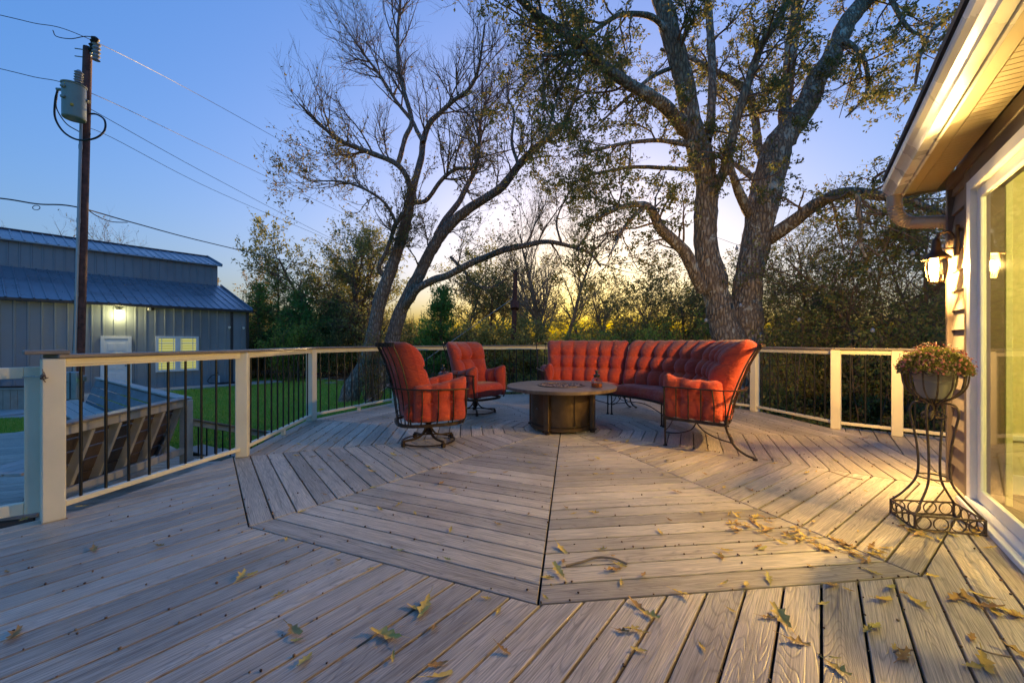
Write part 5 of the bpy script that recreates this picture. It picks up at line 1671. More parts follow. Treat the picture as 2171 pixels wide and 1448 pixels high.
wire("jumper wire drooping to the pole top insulator", [at(112, 65, 9.8), at(120, 78, 9.8), at(150, 83, 9.9), at(180, 78, PD), at(200, 80, PD)], 0.010)
wire("second overhead wire meeting the pole at the transformer lid", [far(-120, 118, 9.0), at(60, 161, 9.6), at(188, 196, PD), at(420, 305, 14.5), at(640, 411, 20.5), at(900, 535, 32)], 0.008)
wire("third overhead wire leaving the pole below the transformer", [at(188, 230, PD), at(210, 242, 10.4), at(440, 370, 15), at(690, 500, 21.5), at(860, 580, 28)], 0.008)
wire("fourth overhead wire just below the third", [at(190, 287, PD), at(222, 285, 10.5), at(450, 402, 15), at(690, 505, 21.0), at(850, 570, 27)], 0.007)
wire("thick twisted cable passing behind the pole above the barn", [far(-150, 410, 9.2), at(0, 421, 9.6), at(80, 433, 9.9), at(160, 439, PD + .2), at(280, 472, 12), at(430, 512, 15), at(640, 560, 20), at(800, 590, 26)], 0.017)
wire("slack cable hanging under the thick twisted cable right of pole", [at(185, 444, PD + .1), at(205, 458, 10.6), at(235, 470, 11.2), at(270, 472, 11.9)], 0.012)
tl = np.linspace(0, 2 * math.pi, 14, endpoint=False)
cc_ = at(77, 438, 9.9)
tag(MB().tube(np.stack([cc_[0] + 0.09 * np.cos(tl), np.full(14, cc_[1]), cc_[2] + 0.055 * np.sin(tl) - 0.03], -1), 0.008, 5, closed=True).build("cable_coil", MAT["cable"], None, True), "small cable coil on the thick cable left of the pole", "cable")
# meter boxes at the pole foot
mtr = thing("meter_cabinet", "blue-grey electric meter cabinet beside the pole foot", "meter box", tuple(at(158, 850, 9.3)))
mc = at(157, 817, 9.3)
MB().cbox(mc, (0.27, 0.16, 0.62), 0.012).build("cabinet", MAT["conduit"], mtr)
MB().cbox(mc + [-0.0, -0.088, 0.0], (0.012, 0.012, 0.60), 0.002).build("door_seam", MAT["barntrim"], mtr)
MB().cbox(mc + [0.20, 0.0, 0.16], (0.10, 0.10, 0.13), 0.012).build("meter_head", MAT["steel"], mtr)
MB().lathe([(0.012, -0.01), (0.02, 0.0), (0.012, 0.012)], 10, tuple(mc + [0.20, -0.062, 0.13])).build("status_light", MAT["meterled"], mtr, True)
MB().tube([mc + [0.02, 0.02, -0.30], np.r_[mc[:2] + [0.02, 0.02], GZ]], 0.035, 8).build("riser_pipe", MAT["conduit"], mtr, True)
# second slim pole in the trees with its guy wire
p2 = thing("slim_pole", "slim dark pole standing among the trees behind the chairs", "utility pole", (at(1086, 830, 15.0)[0], 15.0, GZ))
MB().tube(np.linspace(np.r_[at(1086, 830, 15.0)[:2], GZ], at(1093, 572, 15.0), 6), np.linspace(0.105, 0.085, 6), 10).build("pole", MAT["creosote"], p2, True)
MB().tube([at(1091, 640, 15.0), at(1091, 655, 14.9)], 0.16, 8).build("bracket", MAT["creosote"], p2, True)
MB().tube([at(1091, 630, 15.0), at(700, 905, 11.5)], 0.012, 5).build("guy_wire", MAT["steel"], p2, True)

# ================================================================ TREES
def resample(P, R_, K):
    P = np.asarray(P, float); R_ = np.asarray(R_, float)
    d = np.r_[0, np.cumsum(np.linalg.norm(np.diff(P, axis=0), axis=1))]
    s_ = np.linspace(0, d[-1], K)
    return np.stack([np.interp(s_, d, P[:, i]) for i in range(3)], -1), np.interp(s_, d, R_)

def tubes(P, R_, sides):
    """P (N,K,3), R (N,K) -> verts, quads"""
    N, K, _ = P.shape
    T = np.gradient(P, axis=1)
    T /= np.linalg.norm(T, axis=2)[:, :, None] + 1e-9
    ref = np.zeros((N, 1, 3)); ref[:, :, 2] = 1.0
    mt = T.mean(1)
    vert_ = np.abs(mt[:, 2]) > 0.85
    ref[vert_] = (1.0, 0.2, 0.0)
    A = np.cross(T, np.broadcast_to(ref, T.shape)); A /= np.linalg.norm(A, axis=2)[:, :, None] + 1e-9
    B = np.cross(T, A)
    a = np.arange(sides) / sides * 2 * math.pi
    V = P[:, :, None, :] + R_[:, :, None, None] * (np.cos(a)[None, None, :, None] * A[:, :, None, :] + np.sin(a)[None, None, :, None] * B[:, :, None, :])
    idx = np.arange(N * K * sides).reshape(N, K, sides)
    i0 = idx[:, :-1, :]; i1 = idx[:, 1:, :]
    F = np.stack([i0, np.roll(i0, -1, 2), np.roll(i1, -1, 2), i1], -1).reshape(-1, 4)
    return V.reshape(-1, 3), F

def spawn(rng, P, R_, n_, t0, t1, ang, L, K, bend, upb, rfac, rmin, rmax=1.0, taper=0.25, weights=None):
    """n_ child branches from the parent branches P (N,k,3)"""
    N, k, _ = P.shape
    if weights is None:
        weights = np.linalg.norm(np.diff(P, axis=1), axis=2).sum(1)
    w = weights / weights.sum()
    bi = rng.choice(N, n_, p=w)
    t = rng.uniform(t0, t1, n_) * (k - 1)
    i = np.minimum(t.astype(int), k - 2); f = (t - i)[:, None]
    base = P[bi, i] * (1 - f) + P[bi, i + 1] * f
    D = P[bi, i + 1] - P[bi, i]; D /= np.linalg.norm(D, axis=1)[:, None] + 1e-9
    r0 = R_[bi, i] * (1 - f[:, 0]) + R_[bi, i + 1] * f[:, 0]
    q = perp(rng, D)
    an = np.radians(rng.uniform(ang[0], ang[1], n_))[:, None]
    D = D * np.cos(an) + q * np.sin(an)
    D[:, 2] += upb; D /= np.linalg.norm(D, axis=1)[:, None]
    Ls = rng.uniform(L[0], L[1], n_)
    pts = np.zeros((n_, K, 3)); pts[:, 0] = base
    for j in range(1, K):
        D = D + rng.normal(0, bend, (n_, 3)); D[:, 2] += upb * 0.4
        D /= np.linalg.norm(D, axis=1)[:, None]
        pts[:, j] = pts[:, j - 1] + D * (Ls / (K - 1))[:, None]
    rb_ = np.clip(r0 * rfac, rmin, rmax)
    R2 = rb_[:, None] * np.linspace(1, taper, K)[None, :]
    return pts, R2

def leaves_on(rng, P, n_, l, w, spread, t0=0.2, hang=0.0):
    N, k, _ = P.shape
    bi = rng.integers(0, N, n_)
    t = rng.uniform(t0, 1.0, n_) * (k - 1)
    i = np.minimum(t.astype(int), k - 2); f = (t - i)[:, None]
    pos = P[bi, i] * (1 - f) + P[bi, i + 1] * f + rng.normal(0, spread, (n_, 3))
    A = rand_dirs(rng, n_); A[:, 2] -= hang; A /= np.linalg.norm(A, axis=1)[:, None]
    return leaf_quads(pos, A, perp(rng, A), rng.uniform(l[0], l[1], n_), rng.uniform(w[0], w[1], n_))

def merge(parts):
    V, F, o = [], [], 0
    for v, f in parts:
        V.append(v); F.append(f + o); o += len(v)
    return np.concatenate(V), np.concatenate(F)

def limb(pts_px, depth, widths):
    """pixel polyline with width in photo pixels at the given depth(s)"""
    n_ = len(pts_px)
    dep = np.full(n_, depth) if np.isscalar(depth) else np.interp(np.linspace(0, 1, n_), np.linspace(0, 1, len(depth)), depth)
    wd_ = np.interp(np.linspace(0, 1, n_), np.linspace(0, 1, len(widths)), widths)
    P = np.array([at(x, y, Y) for (x, y), Y in zip(pts_px, dep)])
    R_ = wd_ * dep / 870.0 / 2
    Ps = smooth_path(P, 8)
    d0 = np.linspace(0, 1, len(R_)); d1 = np.linspace(0, 1, len(Ps))
    return Ps, np.interp(d1, d0, R_)

def limb_mesh(limbs, rng, sides=12, rough=0.06):
    parts = []
    for P, R_ in limbs:
        L = np.linalg.norm(np.diff(P, axis=0), axis=1).sum()
        K = max(8, int(L / 0.12))
        P2, R2 = resample(P, R_, K)
        v, f = tubes(P2[None], R2[None], sides)
        v = v.reshape(K, sides, 3)
        n_ = rng.normal(0, 1, (K, sides))
        n_ = (n_ + np.roll(n_, 1, 0) + np.roll(n_, -1, 0) + np.roll(n_, 1, 1)) / 4
        v = P2[:, None, :] + (v - P2[:, None, :]) * (1 + rough * 2 * n_)[:, :, None]
        parts.append((v.reshape(-1, 3), f))
    return merge(parts)

# ---------------- left twin-stem tree
DA = 13.3
gA = ground(745, 851, GZ); gB = ground(792, 851, GZ)
A1 = [(738, 856), (752, 815), (776, 770), (790, 715), (805, 640), (838, 545), (863, 465), (872, 411)]
LA = [
    limb(A1, DA, [50, 44, 38, 34, 32, 28, 24, 22]),
    limb([(872, 415), (866, 385), (842, 349), (776, 321), (721, 300), (680, 265), (635, 221)], [DA, DA - 1.2], [16, 14, 12, 8, 4]),
    limb([(842, 352), (849, 331), (859, 293), (873, 256), (856, 193), (845, 138), (843, 69), (849, 0), (846, -60)], [DA, DA + 1.0], [12, 12, 11, 9, 7, 4]),
    limb([(873, 413), (883, 373), (894, 331), (897, 300), (911, 262), (931, 242), (966, 211), (994, 190), (1014, 148), (1028, 52)], [DA, DA + 0.6, DA - 1], [17, 16, 14, 11, 9, 4]),
    limb([(897, 302), (883, 276), (873, 256), (840, 215), (805, 160), (775, 120), (740, 70)], [DA, DA + 1.5], [11, 9, 7, 3]),
    limb([(876, 430), (904, 425), (935, 383), (966, 359), (1007, 352), (1015, 290), (1002, 240)], [DA, DA - 1.5], [11, 10, 8, 4]),
    limb([(786, 858), (810, 790), (828, 735), (850, 660), (885, 590), (930, 505), (985, 450), (1060, 400), (1100, 350), (1140, 310), (1190, 270), (1215, 215), (1235, 150)], [DA + 0.5, DA + 0.3, DA - 1.5], [44, 38, 36, 33, 30, 27, 24, 21, 19, 16, 12, 9, 5]),
    limb([(925, 500), (945, 465), (972, 430), (990, 395), (1012, 345), (1020, 250), (1040, 200)], [DA + .3, DA + 1.6], [16, 15, 12, 9, 4]),
    limb([(858, 650), (870, 635), (886, 613), (918, 594), (949, 584), (997, 559), (1061, 533), (1108, 522), (1156, 513), (1204, 521), (1250, 537), (1274, 566)], [DA + .3, DA - 1.2, DA - 1.8], [20, 19, 18, 17, 15, 12, 9, 5]),
    limb([(818, 590), (803, 568), (819, 533), (841, 473), (857, 451)], [DA, DA - .5], [12, 10, 7]),
    limb([(843, 478), (815, 430), (770, 400), (720, 385), (660, 385)], [DA - .3, DA - 1.5], [8, 6, 3]),
    limb([(955, 545), (985, 575), (1000, 600), (1040, 610), (1075, 590)], [DA - .4, DA - 1], [8, 6, 3]),
    limb([(1190, 515), (1180, 470), (1200, 420), (1225, 380)], [DA - 1.5, DA - 1], [6, 4, 2]),
    limb([(1100, 352), (1085, 300), (1090, 240), (1075, 200), (1080, 140)], [DA - .8, DA - .2], [9, 7, 5, 3]),
    limb([(1190, 272), (1160, 240), (1150, 190), (1165, 130)], [DA - 1.2, DA - .8], [6, 4, 3]),
]
LA = [(P_, R_ * 0.86) for P_, R_ in LA]
rng = np.random.default_rng(101)
tA = thing("twin_stem_tree", "leaning twin-stemmed tree with bare twigs rising beyond the railing", "tree", (gA[0], gA[1], GZ))
V, F = limb_mesh(LA, rng, 12, 0.05)
link("trunk", raw_mesh("trunk", V, F, True), MAT["bark2"], tA)
LP_ = np.stack([resample(P, R_, 24)[0] for P, R_ in LA[1:]]); LR_ = np.stack([resample(P, R_, 24)[1] for P, R_ in LA[1:]])
wts = np.linalg.norm(np.diff(LP_, axis=1), axis=2).sum(1)
wts[5] *= 0.35; wts[7] *= 0.45
b1, r1 = spawn(rng, LP_, LR_, 210, 0.30, 1.0, (30, 75), (0.9, 2.1), 7, 0.15, 0.20, 0.5, 0.008, 0.030, 0.25, wts)
b2, r2 = spawn(rng, b1, r1, 1600, 0.15, 1.0, (25, 65), (0.45, 1.15), 5, 0.14, 0.14, 0.6, 0.0045, 0.014, 0.35)
b3, r3 = spawn(rng, b2, r2, 10500, 0.15, 1.0, (18, 50), (0.18, 0.55), 4, 0.10, 0.16, 0.7, 0.0030, 0.006, 0.5)
V, F = merge([tubes(b1, r1, 5), tubes(b2, r2, 4), tubes(b3, r3, 3)])
o = link("twigs", raw_mesh("twigs", V, F, True), MAT["twig"], tA); o["kind"] = "stuff"
low = b3[b3[:, 0, 2] < 7.6]
V, F = merge([leaves_on(rng, low, 9500, (0.06, 0.11), (0.03, 0.05), 0.02), leaves_on(rng, b2, 1500, (0.06, 0.1), (0.03, 0.05), 0.02)])
o = link("crown", raw_mesh("crown", V, F), MAT["leaf_elm"], tA); o["kind"] = "stuff"

# ---------------- big oak
DO = 9.6
LO = [
    limb([(1560, 930), (1556, 850), (1552, 780), (1545, 725), (1533, 680), (1522, 640), (1510, 590), (1500, 540), (1495, 470), (1498, 400), (1491, 345), (1470, 285), (1457, 205), (1438, 125), (1414, 40), (1395, -30), (1380, -110)], [DO, DO, DO - .4], [98, 82, 74, 66, 58, 54, 53, 50, 45, 43, 44, 42, 38, 38, 38, 34, 28]),
    limb([(1566, 930), (1570, 850), (1575, 780), (1577, 725), (1580, 680), (1582, 645), (1592, 571), (1603, 510), (1614, 455), (1627, 395), (1644, 323), (1663, 287), (1704, 233), (1736, 162), (1756, 135), (1793, 56), (1834, 0), (1880, -70)], [DO + .1, DO + .2, DO + .8], [94, 80, 74, 70, 66, 60, 55, 55, 58, 60, 57, 53, 44, 40, 38, 35, 33, 28]),
    limb([(1508, 412), (1532, 370), (1546, 323), (1560, 258), (1578, 201), (1603, 126), (1621, 83), (1654, 36), (1672, -20), (1690, -90)], [DO - .2, DO - 1.2], [22, 21, 19, 18, 16, 15, 13, 10]),
    limb([(1500, 300), (1506, 260), (1510, 180), (1506, 72), (1499, -10), (1490, -90)], [DO - .1, DO + 1.2], [17, 17, 16, 14, 10]),
    limb([(1452, 275), (1430, 248), (1395, 215), (1323, 172), (1273, 136), (1230, 97), (1172, 54), (1126, 21), (1085, -15), (1040, -60)], [DO - .2, DO - 1.6, DO - 2.4], [30, 28, 25, 22, 20, 17, 14, 11, 8]),
    limb([(1460, 308), (1395, 298), (1323, 305), (1259, 320), (1215, 332)], [DO - .2, DO - 1.6], [11, 9, 6, 3]),
    limb([(1478, 361), (1413, 357), (1341, 355), (1259, 370), (1210, 392)], [DO - .2, DO + 1.5], [10, 8, 6, 3]),
    limb([(1488, 615), (1476, 588), (1454, 538), (1426, 510), (1399, 483), (1385, 452), (1368, 436), (1330, 436), (1288, 451), (1262, 470)], [DO - .2, DO - 1.4], [27, 26, 25, 23, 20, 17, 12, 9, 5]),
    limb([(1365, 440), (1341, 461), (1316, 494), (1302, 524), (1290, 545)], [DO - 1, DO - 1.6], [9, 8, 5, 3]),
    limb([(1640, 345), (1662, 275), (1665, 215), (1675, 126), (1686, 36), (1692, -20), (1700, -90)], [DO + .5, DO + 1.8], [26, 25, 24, 23, 20, 16]),
    limb([(1600, 470), (1582, 442), (1564, 402), (1550, 359), (1540, 320)], [DO + .3, DO - .4], [22, 21, 18, 14, 9]),
    limb([(1622, 395), (1596, 377), (1568, 356), (1535, 330)], [DO + .6, DO + 1.4], [16, 14, 11, 7]),
    limb([(1640, 345), (1611, 323), (1603, 269), (1589, 201), (1553, 172), (1514, 151), (1460, 122), (1400, 105)], [DO + .6, DO + 2.2], [18, 17, 15, 13, 11, 6]),
    limb([(1612, 520), (1636, 502), (1683, 469), (1730, 433), (1771, 414), (1810, 408), (1849, 414), (1876, 417), (1930, 428), (1990, 450), (2060, 470)], [DO + .4, DO - 1.4, DO - 2.6], [30, 28, 26, 24, 22, 20, 18, 15, 11]),
    limb([(1818, 412), (1821, 450), (1826, 483), (1824, 519), (1836, 545)], [DO - 1.6, DO - 1.9], [11, 10, 7, 4]),
    limb([(1752, 145), (1778, 93), (1809, 99), (1834, 134), (1840, 186), (1818, 224), (1793, 249)], [DO + .7, DO - .6], [14, 12, 10, 8, 5, 3]),
    limb([(2090, -40), (2060, 6), (2011, 37), (1973, 68), (1949, 124), (1940, 180)], [DO - 3.0, DO - 2.4], [9, 8, 6, 4]),
    limb([(1432, 120), (1395, 45), (1330, 30), (1290, 45), (1240, 85), (1205, 120), (1160, 165), (1150, 215)], [DO - .2, DO - 1.8], [13, 12, 10, 9, 7, 5, 3]),
    limb([(1435, 140), (1380, 165), (1340, 200), (1300, 235), (1270, 265)], [DO - .2, DO - .8], [9, 8, 6, 3]),
    limb([(1240, 110), (1195, 115), (1150, 118)], [DO - 1.8, DO - 2.2], [10, 9, 7]),
    limb([(1215, 130), (1190, 185), (1170, 250), (1155, 300)], [DO - 1.7, DO - 1.9], [7, 5, 3]),
    limb([(1870, -40), (1900, 20), (1925, 60), (1960, 80)], [DO - 1.0, DO - 1.4], [10, 8, 4]),
]
rng = np.random.default_rng(202)
oak = thing("oak_tree", "massive twin-trunked oak with lichened bark behind the sofa", "tree", (LO[0][0][0][0], LO[0][0][0][1], GZ))
V, F = limb_mesh(LO, rng, 16, 0.06)
link("trunk", raw_mesh("trunk", V, F, True), MAT["bark"], oak)
LP_ = np.stack([resample(P, R_, 24)[0] for P, R_ in LO]); LR_ = np.stack([resample(P, R_, 24)[1] for P, R_ in LO])
wts = np.linalg.norm(np.diff(LP_, axis=1), axis=2).sum(1)
wts[0] = wts[1] = 0.0
b0, r0 = spawn(rng, LP_[:2], LR_[:2], 14, 0.72, 1.0, (35, 75), (0.8, 1.6), 7, 0.2, 0.05, 0.3, 0.012, 0.03, 0.3)
b1, r1 = spawn(rng, LP_, LR_, 230, 0.25, 1.0, (30, 80), (0.6, 1.5), 7, 0.20, 0.02, 0.45, 0.009, 0.028, 0.3, wts)
b1 = np.concatenate([b0, b1]); r1 = np.concatenate([r0, r1])
b2, r2 = spawn(rng, b1, r1, 1600, 0.15, 1.0, (25, 70), (0.25, 0.75), 5, 0.2, 0.0, 0.55, 0.004, 0.012, 0.35)
b3, r3 = spawn(rng, b2, r2, 6500, 0.2, 1.0, (25, 70), (0.10, 0.30), 4, 0.15, 0.0, 0.6, 0.0025, 0.005, 0.5)
V, F = merge([tubes(b1, r1, 5), tubes(b2, r2, 4), tubes(b3, r3, 3)])
o = link("twigs", raw_mesh("twigs", V, F, True), MAT["twig"], oak); o["kind"] = "stuff"
V, F = merge([leaves_on(rng, b3, 52000, (0.055, 0.10), (0.026, 0.045), 0.022, 0.1, 0.2), leaves_on(rng, b2, 6000, (0.055, 0.10), (0.026, 0.045), 0.02, 0.3, 0.2)])
o = link("crown", raw_mesh("crown", V, F), MAT["leaf_oak"], oak); o["kind"] = "stuff"

# ---------------- generic tree
def gen_tree(name, label, x, y, h, spread, seed, trunk_r=0.12, stems=1, twig=(40, 300, 1500), leafn=8000, leaf=(0.06, 0.11), leafmat="leaf_bg", bark="twig", up_=0.18, lean_=0.12, group="trees beyond the deck",
             start=0.25, vase=0.25, z0=GZ, lw=0.45):
    rng = np.random.default_rng(None if seed is None else abs(int(seed)))
    t = thing(name, label, "tree", (x, y, z0), group=group)
    limbs = []
    for s_ in range(stems):
        a = rng.uniform(0, 6.28) if stems == 1 else s_ / stems * 6.28 + rng.uniform(-.4, .4)
        ln = lean_ if stems == 1 else vase
        K = 10
        P = [np.array([x + 0.1 * math.cos(a) * (stems > 1), y + 0.1 * math.sin(a) * (stems > 1), z0 - 0.05])]
        D = np.array([math.cos(a) * ln, math.sin(a) * ln, 1.0])
        for k in range(K - 1):
            D = D + rng.normal(0, 0.10, 3); D[2] = max(D[2], 0.5); D /= np.linalg.norm(D)
            P.append(P[-1] + D * h * 0.85 / (K - 1))
        limbs.append((np.array(P), trunk_r / (stems ** 0.4) * np.linspace(1, 0.22, K)))
    LPx = np.stack([resample(P, R_, 24)[0] for P, R_ in limbs]); LRx = np.stack([resample(P, R_, 24)[1] for P, R_ in limbs])
    V, F = limb_mesh(limbs, rng, 8, 0.05)
    link("trunk", raw_mesh("trunk", V, F, True), MAT[bark], t)
    c1, q1 = spawn(rng, LPx, LRx, twig[0], start, 1.0, (35, 75), (0.35 * spread, 0.9 * spread), 8, 0.13, up_, 0.5, 0.012, 0.06, 0.25)
    c2, q2 = spawn(rng, c1, q1, twig[1], 0.2, 1.0, (25, 60), (0.18 * spread, 0.45 * spread), 5, 0.14, up_ * 0.8, 0.55, 0.006, 0.02, 0.35)
    c3, q3 = spawn(rng, c2, q2, twig[2], 0.2, 1.0, (20, 60), (0.08 * spread, 0.22 * spread), 4, 0.12, up_ * 0.5, 0.6, 0.0045, 0.009, 0.5)
    V, F = merge([tubes(c1, q1, 5), tubes(c2, q2, 4), tubes(c3, q3, 3)])
    o = link("twigs", raw_mesh("twigs", V, F, True), MAT["twigpale" if bark == "twigpale" else "twig"], t); o["kind"] = "stuff"
    if leafn:
        V, F = leaves_on(rng, c3, leafn, leaf, (leaf[0] * lw, leaf[1] * lw), 0.03 * spread / 2)
        o = link("crown", raw_mesh("crown", V, F), MAT[leafmat], t); o["kind"] = "stuff"
    return t

def X(px, Y): return (px - 1085.5) / 870.0 * Y
def Hh(py, Y): return CAM_H - (py - 724) / 870.0 * Y - GZ
# thicket trees on the right (small leaves, dense twigs)
RT = "dense small-leaved thicket trees right of the oak"
for i, (px, Y, top, sp, n_, lab) in enumerate((
        (1905, 8.6, 395, 2.0, 15000, "tangled small-leaved tree nearest the lantern, filling the gap beside the house"),
        (1760, 10.5, 440, 2.2, 14000, "tangled small-leaved tree under the oak's long right limb"),
        (1690, 12.5, 540, 2.0, 9000, "low bushy tree just right of the oak trunks"),
        (2020, 11.0, 330, 2.6, 12000, "taller thicket tree partly hidden by the house corner"),
        (1840, 15.0, 470, 2.6, 8000, "thin-leaved tree seen through the thicket right of the oak"))):
    gen_tree("thicket_tree", lab, X(px, Y), Y, Hh(top, Y), sp, 300 + i, 0.09, 2 if i % 2 == 0 else 3, (60, 520, 2600), n_, (0.045, 0.085), "leaf_thicket", "twig", 0.06, 0.1, RT, 0.12, 0.35)
# woods behind
BG = "trees along the wood edge behind the lawn"
gen_tree("pecan_tree", "wide olive-leaved tree left of the twin stems", X(715, 25), 25, Hh(490, 25), 3.2, 401, 0.26, 2, (60, 500, 2600), 12000, (0.13, 0.22), "leaf_bg", "twig", 0.12, 0.1, BG, 0.2, 0.2)
gen_tree("pecan_tree", "olive-leaved tree rising right behind the twin stems", X(800, 24), 24, Hh(490, 24), 3.6, 402, 0.22, 1, (50, 420, 2200), 8000, (0.12, 0.20), "leaf_bg", "twig", 0.12, 0.15, BG, 0.2, 0.2)
gen_tree("golden_tree", "pale golden-leaved tree beside the barn roof", X(500, 30), 30, Hh(560, 30), 2.3, 403, 0.2, 2, (50, 420, 2200), 7000, (0.13, 0.22), "leaf_gold", "twigpale", 0.15, 0.1, BG, 0.2, 0.25)
gen_tree("bare_tree", "pale bare vase-shaped tree in the middle of the picture", X(1175, 20), 20, Hh(440, 20), 3.6, 404, 0.22, 3, (70, 700, 3600), 1500, (0.07, 0.12), "leaf_elm", "twigpale", 0.28, 0.1, BG, 0.3, 0.30)
gen_tree("bare_tree", "nearly bare small tree against the brightest sunset glow", X(1312, 21), 21, Hh(575, 21), 2.9, 405, 0.15, 2, (50, 420, 2000), 3500, (0.08, 0.14), "leaf_bg", "twigpale", 0.12, 0.1, BG, 0.25, 0.3)
gen_tree("oak_sapling", "bushy dark-leaved sapling left of the oak trunks", X(1425, 17), 17, Hh(600, 17), 2.5, 406, 0.12, 2, (50, 400, 1800), 8000, (0.09, 0.15), "leaf_oak", "twig", 0.08, 0.1, BG, 0.2, 0.3)
gen_tree("thin_tree", "thin olive-leaved tree behind the low arching limb", X(1010, 23), 23, Hh(560, 23), 3.0, 407, 0.16, 2, (50, 400, 2000), 6500, (0.11, 0.19), "leaf_bg", "twig", 0.12, 0.1, BG, 0.2, 0.25)
gen_tree("thin_tree", "thin tree between the bare tree and the slim pole", X(1090, 27), 27, Hh(560, 27), 3.2, 408, 0.16, 2, (50, 400, 2000), 6000, (0.12, 0.2), "leaf_bg", "twigpale", 0.15, 0.1, BG, 0.2, 0.25)
gen_tree("thin_tree", "leafy tree behind the left edge of the sofa", X(1245, 28), 28, Hh(590, 28), 3.2, 409, 0.16, 2, (50, 380, 1800), 5000, (0.12, 0.2), "leaf_bg", "twig", 0.1, 0.1, BG, 0.2, 0.25)
gen_tree("thin_tree", "tree showing between the oak's two trunks", X(1550, 20), 20, Hh(560, 20), 3.0, 410, 0.14, 2, (50, 400, 2000), 7000, (0.09, 0.16), "leaf_thicket", "twig", 0.08, 0.1, BG, 0.2, 0.25)
gen_tree("thin_tree", "dark leafy tree behind the cedars at centre left", X(740, 29), 29, Hh(540, 29), 3.6, 411, 0.18, 2, (50, 400, 2000), 8000, (0.13, 0.22), "leaf_oak", "twig", 0.1, 0.1, BG, 0.2, 0.2)
gen_tree("bare_treetop", "reddish broken treetop behind the barn roof, left of the pole", X(95, 34), 34, Hh(445, 34), 2.4, 412, 0.30, 2, (34, 130, 420), 0, (0.1, 0.2), "leaf_bg", "twig", 0.15, 0.1, BG, 0.6, 0.06)
gen_tree("bare_treetop", "fan of bare twigs behind the barn roof, right of the pole", X(222, 33), 33, Hh(462, 33), 3.4, 413, 0.18, 2, (40, 260, 700), 500, (0.1, 0.18), "leaf_elm", "twig", 0.25, 0.1, BG, 0.55, 0.12)

# cedars: conical, dense
def cedar(label, px, Y, top, rad_, seed, n_=9000, mat="leaf_cedar"):
    rng = np.random.default_rng(None if seed is None else abs(int(seed)))
    x, h = X(px, Y), Hh(top, Y)
    t = thing("cedar_tree", label, "tree", (x, Y, GZ), group="evergreen cedars at the wood edge")
    m = MB(); m.tube(np.array([[x, Y, GZ - .05], [x, Y, GZ + h * 0.5], [x, Y, GZ + h * 0.97]]), [0.11, 0.07, 0.015], 8); m.build("trunk", MAT["twig"], t, True)
    nb_ = 170
    zf = rng.uniform(0.04, 0.98, nb_) ** 1.15
    a = rng.uniform(0, 6.28, nb_)
    Lb = rad_ * (1.02 - zf) ** 0.75 * rng.uniform(0.65, 1.2, nb_) + 0.08
    K = 5
    base = np.stack([np.full(nb_, x), np.full(nb_, Y), GZ + zf * h], -1)
    dirs = np.stack([np.cos(a), np.sin(a), rng.uniform(0.15, 0.55, nb_)], -1)
    P = base[:, None, :] + dirs[:, None, :] * (np.linspace(0, 1, K)[None, :, None] * Lb[:, None, None])
    P[:, :, 2] += (np.linspace(0, 1, K) ** 2)[None] * Lb[:, None] * 0.15
    R_ = np.linspace(0.02, 0.005, K)[None].repeat(nb_, 0)
    c2, q2 = spawn(rng, P, R_, 900, 0.2, 1.0, (25, 60), (0.12, 0.40), 4, 0.12, 0.18, 0.6, 0.003, 0.006, 0.5)
    V, F = merge([tubes(P, R_, 4), tubes(c2, q2, 3)])
    o = link("branches", raw_mesh("branches", V, F, True), MAT["twig"], t); o["kind"] = "stuff"
    V, F = leaves_on(rng, np.concatenate([c2]), n_, (0.09, 0.20), (0.03, 0.06), 0.07, 0.1, -0.5)
    o = link("crown", raw_mesh("crown", V, F), MAT[mat], t); o["kind"] = "stuff"
    return t
cedar("dark green cedar just right of the barn corner", 548, 22.5, 600, 1.6, 501)
cedar("pointed cedar, tallest beside the barn", 590, 24.5, 552, 1.6, 502)
cedar("broad bright cedar between the barn and the twin stems", 640, 22.0, 618, 1.8, 503, 11000)
cedar("low cedar left of the twin stems", 700, 23.5, 640, 1.5, 504)
cedar("dark cedar between the twin stems and the far armchair", 935, 17.5, 612, 1.1, 505, 11000)
cedar("short cedar behind the rail left of the twin stems", 755, 26, 655, 1.8, 506)

